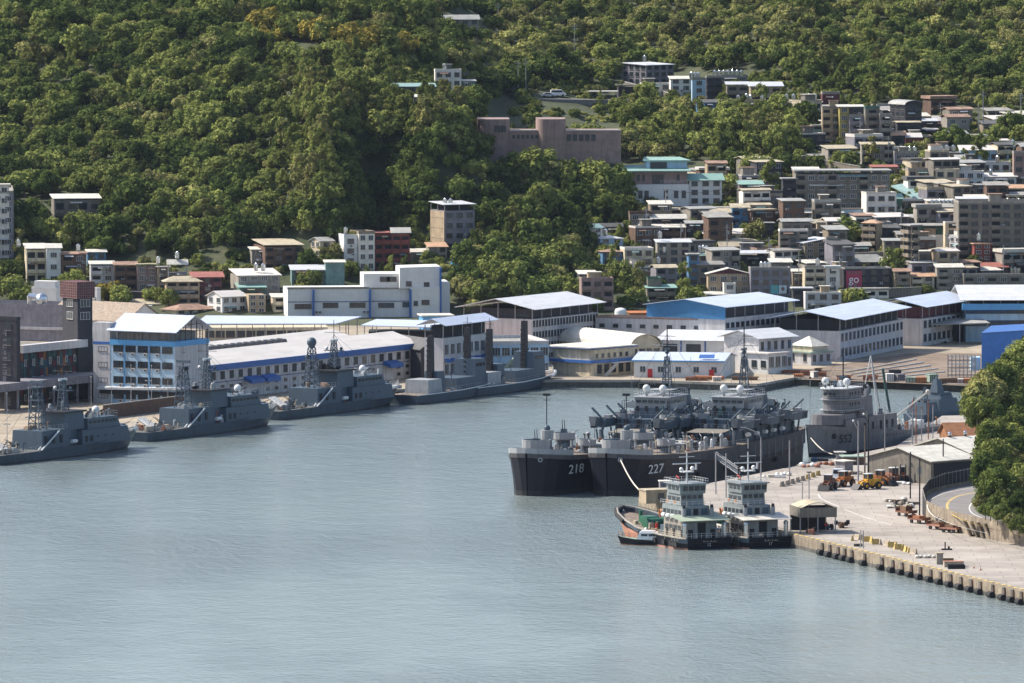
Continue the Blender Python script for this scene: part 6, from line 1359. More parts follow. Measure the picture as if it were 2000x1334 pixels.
# ---------------- patrol ships
def patrol(label, px, py, th, dome=False):
    C = at_z(px, py, 0); r = thing('patrol_ship', label, 'patrol ship', C, R(th), 'grey patrol ships along the left quay')
    st = [(-30.5,4.2,2.1,-30,3.9),(-20,4.7,2.15,-20,4.5),(-8,4.8,2.3,-8,4.7),(3,4.8,2.5,3,4.6),(12,4.5,2.9,11,3.9),(20,3.6,3.4,18,2.5),(26,2.1,4.0,23.5,1.0),(31,.12,4.6,26.5,.06)]
    hull(r, st, 'navy_grey_hull', 'navy_deck', 'mast_dark')
    G = 'navy_grey'
    blk(r, 'deckhouse', 2, 21, 4.5, 2.3, 5.6, G, .1, None, .9); blk(r, 'aft_deckhouse', -13, -2, 4.0, 2.2, 6.3, G, .15); blk(r, 'mid_house', -2, 2, 3.0, 2.3, 5.8, G)
    blk(r, 'bridge', 5, 18, 3.9, 5.6, 8.0, G, .15, (6.7,.7), 1.0)
    blk(r, 'mast_house', -3, 4.5, 3.4, 5.8, 9.6, G, .2); part('dark_platform', r, lambda b: b.box(-4,5,-3.7,3.7,9.6,9.95,'mast_dark'))
    lattice(r, -9, 0, 6.3, 15.5, 1.5, .6); part('radar_dome' if dome else 'radar_platform', r, lambda b: ((b.cyl(-9,0,15.5,16,.8,G), b.sph(-9,0,16.8,1.15,G,n=14)) if dome else (b.box(-9.9,-8.1,-1.3,1.3,15.5,15.7,G), b.box(-9.3,-8.7,-1.7,1.7,16.4,17.0,G), b.tube((-9,0,15.7),(-9,0,16.4),.15,G), b.sph(-9,-.9,15.1,.5,'mast_dark')), b.box(-10,-8,-1.4,1.4,12.6,12.8,G), b.sph(-9,1.3,13.3,.45,G)))
    lattice(r, 1, 0, 9.9, 16.5, .95, .4); part('mast_head', r, lambda b: (b.tube((1,0,16.5),(1,0,21.5),.09,'mast_dark'), b.tube((1,-2.6,18.5),(1,2.6,18.5),.06,'mast_dark'), b.tube((1,-1.6,20),(1,1.6,20),.05,'mast_dark'), b.box(.4,1.6,-2.4,2.4,14.2,14.4,G), b.sph(1,2,14.8,.4,'radome_white'), b.sph(1,-2,14.8,.4,G), b.box(-.6,2.6,-.15,.15,16.4,16.9,'radome_white')))
    radome(r, 14, 0, 8.0, .85)
    gun(r, 24, 0, 3.9, 3.4, 12, 0, G); gun(r, -18, 0, 2.2, 3.6, 25, 180, G, tw=True)
    part('shield', r, lambda b: b.hexa([(22.6,-1.2,3.8),(25.3,-1.2,3.9),(25.3,1.2,3.9),(22.6,1.2,3.8)],[(23,-.9,5.6),(24.6,-.7,5.6),(24.6,.7,5.6),(23,.9,5.6)],G))
    part('gangway', r, lambda b: [b.slab([(-14,-4.6+k,2.4),(-7,-4.6+k,6.3),(-7,-4.4+k,6.3),(-14,-4.4+k,2.4)],.3,'radome_white') for k in (0,.9)]+[b.slab([(-14,-4.5,2.3),(-7,-4.5,6.2),(-7,-3.6,6.2),(-14,-3.6,2.3)],.1,G)])
    rails(r, [(-30.3,4,2.15),(-30.3,-4,2.15),(-20,-4.6,2.2),(-13,-4.7,2.3)]); rails(r, [(20.5,-3.4,3.5),(26,-2,4.1),(30.6,0,4.7),(26,2,4.1),(20.5,3.4,3.5)], m='radome_white', step=1.1)
    rails(r, [(5,-3.8,8.05),(17,-3.8,8.05),(17,3.8,8.05)]); rails(r, [(-13,-3.8,6.35),(-3,-3.8,6.35)])
    clutter(r, -29, -15, 3.8, 2.15, 34, SR, ['cargo_net','navy_grey','radome_white','cargo_net','cargo_net','rust','mast_dark','navy_light'], 1.0); clutter(r, 20.8, 28.5, 1.7, 3.8, 16, SR, ['radome_white','navy_light','cargo_net'], .7)
    clutter(r, -12, -3, 3, 6.3, 6, SR, ['cargo_net','navy_light','roof_orange'], .8); clutter(r, 6, 17, 3.4, 8.0, 14, SR, ['navy_light','radome_white','mast_dark','navy_grey'], .9); clutter(r, -2, 2, 4.2, 2.4, 6, SR, ['mast_dark','rust','navy_light'], 1.6); clutter(r, -2.5, 4, 3.2, 9.95, 6, SR, ['mast_dark','navy_light'], 1.2)
    part('missile_tube', r, lambda b: [b.tube((-26+k*1.0,-2.4,2.9),(-24.4+k*1.0,2.0,4.6),.42,'navy_light',8) for k in range(3)])
    for x in (3.2,5.2): part('side_vent', r, lambda b: b.box(x,x+1.0,-4.56,-4.44,3.0,4.3,'mast_dark'))
    for x in (-12,-9,-6): part('house_door', r, lambda b: b.box(x,x+.9,-4.12,-3.92,3.4,5.2,'mast_dark'))
    part('rigging', r, lambda b: [b.tube((1,0,18),(x,y,8.2),.035,'mast_dark',3) for x, y in ((17,-3),(17,3),(-9,0))]+[b.tube((-9,0,15),(-29,s_*3,3),.035,'mast_dark',3) for s_ in (1,-1)])
    part('water_cannon', r, lambda b: (b.cyl(10.5,-3,8,9.2,.3,'navy_light',n=8), b.tube((10.5,-3,9.1),(12,-3.6,9.7),.15,'mast_dark',6)))
    for s_ in (-1,1):
        for x in (-1.2,-.2): part('life_raft', r, lambda b: b.tube((x-.5,s_*4.1,3.4),(x+.4,s_*4.1,3.4),.42,'radome_white',10))
    part('porthole_row', r, lambda b: [b.box(x,x+.35,-4.53,-4.46,3.8,4.15,'void') for x in (8,11,14)])
    return r
patrol('nearest grey patrol ship at the left, its stern cut by the frame edge', 118, 890, 59)
patrol('middle grey patrol ship of the left quay, aft deck heaped with tan netting', 400, 845, 59.5)
patrol('farthest of the three patrol ships on the left, in front of the long warehouse', 648, 804, 60, True)
# ---------------- dark-masted support ships
def support(label, px, py, th, m1, m2):
    C = at_z(px, py, 0); r = thing('support_ship', label, 'navy ship', C, R(th), 'dark-masted ships by the workshop'); G = 'navy_grey'
    st = [(-23,4.0,2.2,-23,3.8),(-12,4.4,2.2,-12,4.3),(0,4.4,2.3,0,4.3),(10,4.1,2.6,9,3.6),(17,3.0,3.0,15.5,2.0),(21,1.7,3.3,19,.7),(23.5,.4,3.6,20.5,.1)]
    hull(r, st, 'navy_grey_hull', 'deck_rusty', 'hull_black')
    part('rubbing_strake', r, lambda b: [b.tube((st[i][0],-st[i][1]-.05,st[i][2]),(st[i+1][0],-st[i+1][1]-.05,st[i+1][2]),.12,'radome_white',5) for i in range(len(st)-1)])
    blk(r, 'bridge_house', 8, 14, 3.0, 2.5, 9.0, G, .2, (7.2,.8), .4); blk(r, 'engine_house', -2, 8, 3.2, 2.3, 5.0, G, .1); blk(r, 'aft_house', -16, -9, 3.2, 2.2, 5.4, 'navy_light', .2); blk(r, 'funnel_block', -9, -5, 2.0, 2.2, 7.0, G, .3)
    for x, hh in ((m1, 15.5), (m2, 16.5)):
        b = MB(); b.hexa([(x-.72,-.72,4.5),(x+.72,-.72,4.5),(x+.72,.72,4.5),(x-.72,.72,4.5)], [(x-.6,-.6,hh),(x+.6,-.6,hh),(x+.6,.6,hh),(x-.6,.6,hh)], 'mast_dark')
        for k in range(8): b.tube((x-1.5,0,6+k*1.2),(x+1.2,0,6+k*1.2),.08,'mast_dark',4); b.box(x-1.7,x-1.3,-.2,.2,5.8+k*1.2,6.2+k*1.2,'mast_dark')
        b.tube((x,0,hh),(x,0,hh+2.6),.07,'mast_dark'); b.tube((x,-1.2,hh+1.2),(x,1.2,hh+1.2),.05,'mast_dark'); b.build('mast', r)
    rails(r, [(-22.8,3.8,2.25),(-22.8,-3.8,2.25),(-12,-4.3,2.25),(0,-4.3,2.35),(9,-4.0,2.6)], 1.0, 'navy_light', 1.2); rails(r, [(14,-3.4,2.9),(20,-1.9,3.3),(23.3,0,3.7),(20,1.9,3.3)], 1.0, 'radome_white', 1.0)
    part('bow_fender', r, lambda b: b.path([(16,-3.4,2.6),(20,-2.2,2.9),(23.6,-.6,3.3),(23.6,.6,3.3),(20,2.2,2.9)], .38, 'radome_white', 7))
    clutter(r, -22, 6, 3.2, 2.25, 14, SR, ['navy_grey','roof_orange','navy_light','cargo_net','panel_blue','mast_dark'], 1.2); part('davit', r, lambda b: (b.tube((-4,-3,2.2),(-4,-3,5.5),.12,G), b.tube((-4,-3,5.5),(-6,-3.6,7),.1,G)))
    return r
support('dark-masted support ship moored outermost by the workshop', 876, 778, 62, -9, 9.5)
support('second dark-masted support ship, inner and right, by the round-cornered office', 992, 763, 62, -9.5, 8.5)
# ---------------- landing ships
def lst(label, px, py, num, th=67, txt_x=-8):
    C = at_z(px, py, 0); r = thing('landing_ship', label, 'landing ship', C, R(180+th), 'black landing ships')
    # local x forward (towards the viewer), origin at the stem
    st = [(-99,4.8,7.8,-98,3.6),(-95,6.8,7.7,-95,6.2),(-85,7.6,7.2,-85,7.5),(-50,7.6,6.8,-50,7.6),(-22,7.6,7.4,-22,7.6),(-13,7.5,7.9,-12.5,7.1),(-7,6.9,8.2,-6.5,6.0),(-3,5.9,8.5,-2.5,4.5),(0,4.4,8.8,0,2.9),(1.4,2.2,8.9,.9,1.2),(1.7,.2,9.0,1.1,.1)]
    hull(r, st, 'hull_black', 'deck_rusty', 'mast_dark')
    aft = MB()
    for s_ in (1,-1):       # grey, weathered strake along the deck edge
        for a, c in zip(st, st[1:]):
            aft.add([(a[0],s_*(a[1]+.03),a[2]-1.0 if a[0] > -40 else a[2]-3.2),(c[0],s_*(c[1]+.03),c[2]-1.0 if c[0] > -40 else c[2]-3.2),(c[0],s_*(c[1]+.03),c[2]),(a[0],s_*(a[1]+.03),a[2])], [(0,1,2,3),(3,2,1,0)], 'hull_wartime')
    aft.build('upper_strake', r)
    G, Lt = 'navy_grey', 'navy_light'
    part('bow_bulwark', r, lambda b: [b.hexa([(a[0],s_*(a[1]-.2),a[2]-.1),(c[0],s_*(max(c[1]-.2,.01)),c[2]-.1),(c[0],s_*(c[1]+.05),c[2]-.1),(a[0],s_*(a[1]+.05),a[2]-.1)],[(a[0],s_*(a[1]-.15),a[2]+1.0),(c[0],s_*(max(c[1]-.15,.01)),c[2]+1.0),(c[0],s_*(c[1]+.1),c[2]+1.0),(a[0],s_*(a[1]+.1),a[2]+1.0)],Lt) for s_ in (1,-1) for a, c in zip(st[6:], st[7:])])
    def tub(x, y, z, rad, hh, g=True):
        b = MB(); n_ = 16
        for i in range(n_):
            u, v = 2*math.pi*i/n_, 2*math.pi*(i+1)/n_
            b.hexa([(x+rad*math.cos(u),y+rad*math.sin(u),z),(x+rad*math.cos(v),y+rad*math.sin(v),z),(x+(rad-.12)*math.cos(v),y+(rad-.12)*math.sin(v),z),(x+(rad-.12)*math.cos(u),y+(rad-.12)*math.sin(u),z)],
                   [(x+rad*1.04*math.cos(u),y+rad*1.04*math.sin(u),z+hh),(x+rad*1.04*math.cos(v),y+rad*1.04*math.sin(v),z+hh),(x+(rad-.08)*math.cos(v),y+(rad-.08)*math.sin(v),z+hh),(x+(rad-.08)*math.cos(u),y+(rad-.08)*math.sin(u),z+hh)], Lt)
        b.cyl(x,y,z-.2,z+.1,rad*.98,'navy_deck',n=16); b.cyl(x,y,z-1.6,z-.2,rad*.6,G,n=10); b.build('gun_tub', r)
        if g: gun(r, x, y, z+.6, 3.2, 48, 20, G, tw=True)
    tub(-3.6, 0, 9.5, 2.9, 1.9); part('director_tower', r, lambda b: (b.cyl(-6.6,1.2,8.2,13.0,1.0,G,n=10), b.cyl(-6.6,1.2,11.2,13.2,1.3,Lt,1.4,12), b.sph(-6.6,1.2,13.6,.7,G)))
    part('bow_pole', r, lambda b: (b.tube((-8,.5,8.2),(-8,.5,20.5),.11,'mast_dark'), b.box(-8.4,-7.6,-.2,1.2,20.2,20.7,'mast_dark'), b.tube((-8,-.3,19.3),(-8,1.3,19.3),.06,'mast_dark')))
    tub(-22, -1.5, 10.2, 2.3, 1.4); tub(-20, 4.6, 9.2, 1.9, 1.3, False)
    # anchor ring
    part('hawse', r, lambda b: (b.tube((.2,2.6,7.6),(1.35,3.0,7.6),.5,Lt,12), b.tube((1.3,3.0,7.6),(1.45,3.05,7.6),.28,'void',12)))
    # tank deck gear
    clutter(r, -57, -25, 6.4, 7.0, 78, SR, ['navy_grey','navy_light','cargo_net','navy_light','radome_white','roof_tan','mast_dark','rust'], 1.5)
    part('hatch', r, lambda b: (b.box(-44,-34,-3,3,7,8.2,G), b.box(-43.5,-34.5,-2.6,2.6,8.2,8.4,'roof_grey')))
    for x in (-30,-38,-47,-54):
        for s_ in (1,-1): part('ventilator', r, lambda b: (b.cyl(x,s_*6.3,7,9.2,.35,Lt,n=8), b.sph(x,s_*6.3,9.3,.55,Lt,n=8,k=6)))
    rails(r, [(-9,7.1,8.1),(-22,7.4,7.4),(-50,7.4,6.9),(-60,7.4,6.8)], 1.1, Lt, 1.4); rails(r, [(-9,-7.1,8.1),(-22,-7.4,7.4),(-50,-7.4,6.9),(-60,-7.4,6.8)], 1.1, Lt, 2.5)
    # awning and covered gear aft of the hatch
    part('deck_awning', r, lambda b: (b.slab([(-50,-3,9.6),(-50,5,9.6),(-56,5,10),(-56,-3,10)],.12,'wall_concrete'), [b.tube((x,y,7),(x,y,9.6),.07,Lt) for x in (-50.2,-55.8) for y in (-2.8,4.8)]))
    # superstructure
    blk(r, 'deckhouse', -92, -60, 5.6, 6.6, 9.6, G, .1); blk(r, 'boat_deck', -90, -62, 6.0, 9.6, 11.6, G, .1); part('house_doors', r, lambda b: [b.box(-59.98,-59.9,y,y+.8,7,9,'void') for y in (-4,-1.5,1,3.5)])
    blk(r, 'bridge_tier', -79, -66, 3.6, 11.6, 13.8, G, .1); blk(r, 'pilot_house', -78, -66.6, 3.7, 13.8, 15.9, Lt, .05, (14.7,.7))
    part('bridge_wing', r, lambda b: (b.box(-71,-67.5,-6,6,13.6,13.8,Lt), b.box(-71,-67.5,-6.1,-5.95,13.8,14.8,Lt), b.box(-71,-67.5,5.95,6.1,13.8,14.8,Lt), b.box(-67.6,-67.45,3.7,6,13.8,14.8,Lt), b.box(-67.6,-67.45,-6,-3.7,13.8,14.8,Lt)))
    part('pilot_roof', r, lambda b: b.box(-78.5,-66.2,-4.1,4.1,15.9,16.1,Lt)); rails(r, [(-78,-3.9,16.1),(-66.4,-3.9,16.1),(-66.4,3.9,16.1),(-78,3.9,16.1)], 1.1, 'radome_white', 1.0)
    for y in (-1.9, 1.9): part('radome_stand', r, lambda b: (b.cyl(-69,y,16.1,16.9,.3,Lt,n=8), b.box(-69.6,-68.4,y-.6,y+.6,16.8,16.95,Lt))); radome(r, -69, y, 16.6, .8)
    part('roof_platform', r, lambda b: (b.box(-76,-71,-2.6,2.6,17.2,17.35,Lt), [b.tube((x,y,16.1),(x,y,17.3),.06,Lt) for x in (-76,-71) for y in (-2.4,2.4)]))
    lattice(r, -76, 0, 16.1, 24, .9, .4, G, 5); part('mainmast', r, lambda b: (b.tube((-76,0,24),(-76,0,31),.13,'mast_dark'), b.tube((-76,-3.4,26.6),(-76,3.4,26.6),.08,Lt), b.tube((-76,-2,28.6),(-76,2,28.6),.06,'mast_dark'), b.tube((-77.5,0,24.2),(-74.5,0,24.2),.1,G), b.sph(-76,0,25.2,.5,G), b.box(-77.3,-74.7,-.2,.2,25.6,26,G)))
    for s_ in (1,-1): part('whip_antenna', r, lambda b: (b.tube((-66.8,s_*4.4,17.6),(-66.8,s_*4.6,23),.04,Lt,4), b.tube((-79,s_*4,17.6),(-79,s_*4.3,24),.04,Lt,4)))
    for y in (-5.2, 5.2): tub(-64, y, 11.4, 1.9, 1.3)
    tub(-88, 0, 13.0, 2.3, 1.4); blk(r, 'stern_gun_house', -97, -92, 3, 6.6, 9.2, G); tub(-95, 0, 9.8, 2.4, 1.4)
    blk(r, 'funnel', -86, -82.5, 1.5, 12.2, 16.4, G, .15); part('funnel_cap', r, lambda b: b.box(-86,-82.4,-1.5,1.5,16.4,16.9,'hull_black'))
    rails(r, [(-60.2,5.5,9.7),(-60.2,-5.5,9.7)], 1.0, Lt, .8); rails(r, [(-66,3.5,13.9),(-66,-3.5,13.9)], 1.0, Lt, .7)
    part('bridge_front_gear', r, lambda b: [b.box(-59.9,-59.5,y,y+.5,9.8,10.6,m_) for y, m_ in ((-4.4,'mast_dark'),(-2.6,Lt),(-.4,'mast_dark'),(1.8,Lt),(3.6,'mast_dark'))]+[b.box(-61.95,-61.6,y,y+.7,10.2,11.6,'mast_dark') for y in (-4,-1.2,1.6)]+[b.box(-65.98,-65.8,y,y+.6,12.9,14.2,'mast_dark') for y in (-3,-1,1.4)])
    for k in range(7): part('cable_reel', r, lambda b: b.tube((-58+k*.2,-5+k*1.6,7.4),(-57+k*.2,-5+k*1.6,7.4),.45,SR.choice(['mast_dark','rust',Lt]),8))
    part('rigging', r, lambda b: [b.tube((-76,0,29),(x,y,17.7),.035,'mast_dark',3) for x, y in ((-67,4),(-67,-4),(-88,3),(-88,-3))]+[b.tube((-76,0,28),(-8,.5,20),.03,'mast_dark',3)])
    for s_ in (1,-1):
        for x in (-16,-28,-34,-41,-52): part('deck_post', r, lambda b: (b.tube((x,s_*6.9,7.2),(x,s_*6.9,10.2),.1,Lt,5), b.tube((x,s_*6.9,10.2),(x-.8,s_*6.2,10.6),.08,Lt,5)))
    # boats on gravity davits
    for s_ in (1,-1):
        for xb in (-57.5, -72, -86 if s_ > 0 else None):
            if xb is None: continue
            z = 10.2; y = s_*7.3; bt = MB()
            sec = [(-5.4,1.5,1.7,1.35),(-2,1.65,1.7,1.5),(2.4,1.6,1.9,1.4),(4.8,1.2,2.3,.8),(5.6,.9,2.5,.5)]
            for a, c in zip(sec, sec[1:]):
                for g_ in (1,-1):
                    bt.add([(xb+a[0],y+g_*a[3],z),(xb+c[0],y+g_*c[3],z+(.5 if c[0] > 4 else 0)),(xb+c[0],y+g_*c[1],z+c[2]),(xb+a[0],y+g_*a[1],z+a[2])], [(0,1,2,3),(3,2,1,0)], G)
                bt.add([(xb+a[0],y-a[3],z),(xb+a[0],y+a[3],z),(xb+c[0],y+c[3],z+(.5 if c[0] > 4 else 0)),(xb+c[0],y-c[3],z+(.5 if c[0] > 4 else 0))], [(0,1,2,3),(3,2,1,0)], 'mast_dark')
                bt.add([(xb+a[0],y-a[1]*.9,z+a[2]*.62),(xb+a[0],y+a[1]*.9,z+a[2]*.62),(xb+c[0],y+c[1]*.9,z+c[2]*.62),(xb+c[0],y-c[1]*.9,z+c[2]*.62)], [(0,1,2,3)], 'deck_rusty')
            bt.add([(xb-5.4,y-1.35,z),(xb-5.4,y+1.35,z),(xb-5.4,y+1.5,z+1.7),(xb-5.4,y-1.5,z+1.7)], [(0,1,2,3),(3,2,1,0)], G)
            bt.add([(xb+5.6,y-.5,z+.5),(xb+5.6,y+.5,z+.5),(xb+5.6,y+.9,z+2.5),(xb+5.6,y-.9,z+2.5)], [(0,1,2,3),(3,2,1,0)], Lt)
            bt.box(xb-4,xb-2.4,y-.7,y+.7,z+1,z+2.3,Lt); bt.box(xb-5.5,xb+4.6,y+s_*1.5-.05,y+s_*1.5+.1,z+1.55,z+1.75,Lt)
            for k in range(3): bt.sph(xb-1+k*1.5, y-.4+.3*k, z+1.5, .55, 'cargo_net', n=8, k=5)
            bo = bt.build('landing_craft', r)
            for q in (-4.2, 3.8):
                b = MB(); b.path([(xb+q,s_*5.6,6.8),(xb+q,s_*5.9,9.6),(xb+q,s_*5.2,12.0)], .28, G, 6); b.path([(xb+q,s_*5.2,11.6),(xb+q,s_*8.2,14.4)], .24, G, 6); b.path([(xb+q,s_*6.8,6.9),(xb+q,s_*7.2,9.9)], .2, G, 6); b.tube((xb+q,s_*8.0,14.2),(xb+q,s_*7.6,12.0),.05,Lt,4)
                b.build('davit', r)
    clutter(r, -20, -5, 5.2, 8.1, 14, SR, ['navy_grey','navy_light','mast_dark','cargo_net','radome_white'], 1.2); clutter(r, -95, -61, 5.2, 9.7, 12, SR, ['navy_grey','navy_light','radome_white','cargo_net'], 1.3); clutter(r, -90, -63, 5.4, 12.3, 26, SR, ['navy_grey','navy_light','radome_white','panel_teal','mast_dark'], 1.2)
    rails(r, [(-90,5.9,12.2),(-62,5.9,12.2),(-62,-5.9,12.2)], 1.1, Lt, 1.2)
    for s_ in (1,): 
        for x in (-61,-66,-71,-76,-81): part('life_raft', r, lambda b: b.tube((x-.7,s_*6.9,8.6),(x+.7,s_*6.9,8.6),.45,'radome_white',10))
    part('side_ladder', r, lambda b: [b.tube((-63-4*i,7.7,6.6-.0*i),(-63-4*i,7.75,3.0),.07,Lt,4) for i in range(8)])
    part('tyre_fender', r, lambda b: [b.tube((x,7.65,z),(x,8.1,z),.55,'rubber',10) for x, z in ((-30,2.4),(-46,2.6),(-60,2.4),(-75,2.4))])
    # hull number on the flare, both bows
    for s_ in (1,):
        p0, p1 = Vector((-3,5.9,0)), Vector((-13,7.5,0)); d = (p1-p0).normalized()
        put_text('hull_number', num, 2.7, 'radome_white', r, (-8.3, 7.08, 5.1), (-1, .17, 0), (0,.10,1), sx=1.5)
    return r
L1 = lst('outer black-hulled landing ship with white hull number 218', 1034, 968, '218')
L2 = lst('inner black-hulled landing ship with white hull number 227, alongside the pier', 1190, 968, '227')
bpy.context.view_layer.update()
mooring(L2.matrix_world @ Vector((1.4,3.1,7.6)), at_z(1254,962,WZ+.3), 'long pale mooring rope from the bow of landing ship 227 down to the pier tip', .16)
g = thing('gangway', 'lattice-sided boarding gangway from the landing ship down to the pier', 'gangway', at_z(1441,926,WZ+.2)); e = at_d(1394,893,g.location.y+9)-g.location; b = MB()
nn = Vector((.5,.9,0)).normalized()*1.0
for s_ in (0,1):
    for k in range(12): b.tube(e*(k/12)+nn*s_, e*((k+1)/12)+nn*s_+Vector((0,0,1.1)), .05, 'navy_light', 4); b.tube(e*(k/12)+nn*s_, e*(k/12)+nn*s_+Vector((0,0,1.1)), .05, 'navy_light', 4)
    b.tube(nn*s_, e+nn*s_, .1, 'navy_light'); b.tube(nn*s_+Vector((0,0,1.1)), e+nn*s_+Vector((0,0,1.1)), .08, 'navy_light')
b.build('side_truss', g); part('walkway', g, lambda b: b.slab([Vector((0,0,0)), e, e+nn, nn], .15, 'navy_grey'))
# ---------------- old salvage ship
C = at_z(1580, 893, 0); r = thing('salvage_ship', 'old weathered grey salvage ship with two radomes and crane behind the pier', 'salvage ship', C, R(180+62))
st = [(-61,3.6,3.4,-60,2.6),(-55,5.2,3.4,-55,4.6),(-40,5.9,3.5,-40,5.8),(-25,5.8,4.6,-25,5.6),(-12,4.9,5.8,-12,4.2),(-5,3.2,6.5,-5.5,2.2),(-1,1.4,6.9,-2,.7),(1.4,.15,7.2,0,.1)]
hull(r, st, 'hull_wartime', 'navy_deck', 'hull_black', bul=.9)
G, Lt = 'navy_grey', 'navy_light'; HW = 'hull_wartime'
blk(r, 'deckhouse', -36, -10, 4.2, 4.0, 7.6, HW, .1); part('bridge_apron', r, lambda b: b.prism([(-8.5+2.2*math.cos(a*math.pi/8-math.pi/2), 3.5*math.sin(a*math.pi/8-math.pi/2)) for a in range(9)]+[(-16,3.5),(-16,-3.5)], 6.6, 8.8, HW))
part('bridge_tower', r, lambda b: b.prism([(-13.5+2.6*math.cos(a*math.pi/8-math.pi/2), 3.0*math.sin(a*math.pi/8-math.pi/2)) for a in range(9)]+[(-20,3.0),(-20,-3.0)], 9.0, 14.2, HW))
part('bridge_top', r, lambda b: (b.prism([(-13+2.6*math.cos(a*math.pi/8-math.pi/2), 3.4*math.sin(a*math.pi/8-math.pi/2)) for a in range(9)]+[(-20,3.4),(-20,-3.4)], 14.2, 14.45, 'radome_white'), [b.box(-10.9,-10.4,y,y+.6,12.8,13.5,'glass') for y in (-1.6,-.6,.4)]))
rails(r, [(-20,-3.3,14.4),(-11,-3.0,14.4),(-10.5,0,14.4),(-11,3.0,14.4),(-20,3.3,14.4)], 1.1, Lt, .9); rails(r, [(-16,3.4,8.8),(-8,3.2,8.8),(-6.4,0,8.8),(-8,-3.2,8.8)], 1.0, Lt, 1.0)
for y in (-2.6, 2.6): radome(r, -13.5, y, 14.5, .85, 'radome_white')
part('foremast', r, lambda b: (b.tube((-17,0,14.4),(-17,0,23),.16,'mast_dark'), b.tube((-17,-2,18.5),(-17,2,18.5),.07,Lt), b.tube((-17,-1.4,20.5),(-17,1.4,20.5),.06,'mast_dark'), b.box(-18,-16,-.5,.5,16.2,16.8,G)))
blk(r, 'after_tower', -27, -20.2, 2.6, 7.6, 12, HW, .2); blk(r, 'funnel', -27.5, -24.5, 1.4, 12, 14.5, 'mast_dark', .2)
clutter(r, -34, -12, 3.8, 7.6, 14, SR, [HW,G,'mast_dark','cargo_net'], 1.2); clutter(r, -58, -37, 4.8, 2.7, 32, SR, [HW,'radome_white','rust','mast_dark','cargo_net'], 1.5)
for zz in (9.5, 11.8): part('tower_walk', r, lambda b: (b.prism([(-13.4+3.1*math.cos(a*math.pi/8-math.pi/2), 3.7*math.sin(a*math.pi/8-math.pi/2)) for a in range(9)]+[(-20,3.7),(-20,-3.7)], zz, zz+.15, Lt), rail(b, [(-20,3.6,zz+.1),(-13,3.6,zz+.1),(-10.6,1.6,zz+.1),(-10.2,0,zz+.1),(-10.6,-1.6,zz+.1)], 1.0, Lt, .9)))
part('tower_port', r, lambda b: [b.box(x,x+.5,2.98,3.06,z,z+.8,'void') for x in (-19,-17.4,-15.8,-14.6) for z in (10.3,12.6)]+[b.box(x,x+.8,4.15,4.26,4.6,6.4,'void') for x in (-34,-31,-28,-24,-20,-16)])
part('rigging', r, lambda b: [b.tube((-17,0,22),(x,y,14.5),.035,'mast_dark',3) for x, y in ((-11,3),(-11,-3))]+[b.tube((-17,0,22),(.3,0,7.5),.035,'mast_dark',3), b.tube((-17,0,22),(-31,0,20.5),.035,'mast_dark',3)])
rails(r, [(-60,3.4,3.5),(-55,5.1,3.5),(-40,5.8,3.6),(-26,5.7,4.6)], 1.0, Lt, 1.2); rails(r, [(-36,4.1,7.6),(-10,4.1,7.6)], 1.0, Lt, 1.2)
clutter(r, -34, -21, 2.4, 12.0, 5, SR, [G,'mast_dark',Lt], 1.4); clutter(r, -19.5, -11.5, 2.6, 14.5, 8, SR, [G,'radome_white','mast_dark'], 1.3)
part('crane_frame', r, lambda b: [b.tube((-30,s_*2.2,7.6),(-31,0,20.5),.11,'radome_white',6) for s_ in (1,-1)]+[b.tube((-36,0,7.6),(-31,0,20.5),.14,Lt,6), b.tube((-31,0,20.5),(-30,.2,22),.1,Lt)])
part('dark_boom', r, lambda b: b.tube((-39,1,7),(-33,2,17.5),.3,'panel_teal',6)); part('pale_boom', r, lambda b: (b.tube((-44,0,6),(-48,6,11.5),.2,'rope',6), b.sph(-48,6,11.5,.6,'rope',n=8)))
part('winch_house', r, lambda b: (b.box(-49,-46.4,2,4.6,2.7,5.2,'radome_white'), b.tube((-47,3,5),(-46,-1,9),.16,'radome_white')))
part('jackstaff', r, lambda b: (b.tube((-.5,0,6.8),(-.5,0,17.5),.07,Lt,4), b.box(-.8,-.2,-.1,.1,17.2,17.6,'mast_dark')))
part('anchor', r, lambda b: b.sph(-6,3.2,4.3,.6,'mast_dark',n=8,k=6))
put_text('hull_number', '552', 2.6, 'hull_black', r, (-9.2,4.42,3.5), Vector((-7,1.7,0)).normalized(), (0,.1,1), sx=1.2)
for i in range(10): part('scuttle', r, lambda b: b.tube((-26-i*1.6,5.72,3.2),(-26-i*1.6,5.86,3.2),.18,'void',8))
L3 = r; bpy.context.view_layer.update(); mooring(L3.matrix_world @ Vector((0,.2,4.5)), at_z(1632,888,WZ+.2), 'mooring rope from the salvage ship bow to the pier', .12)
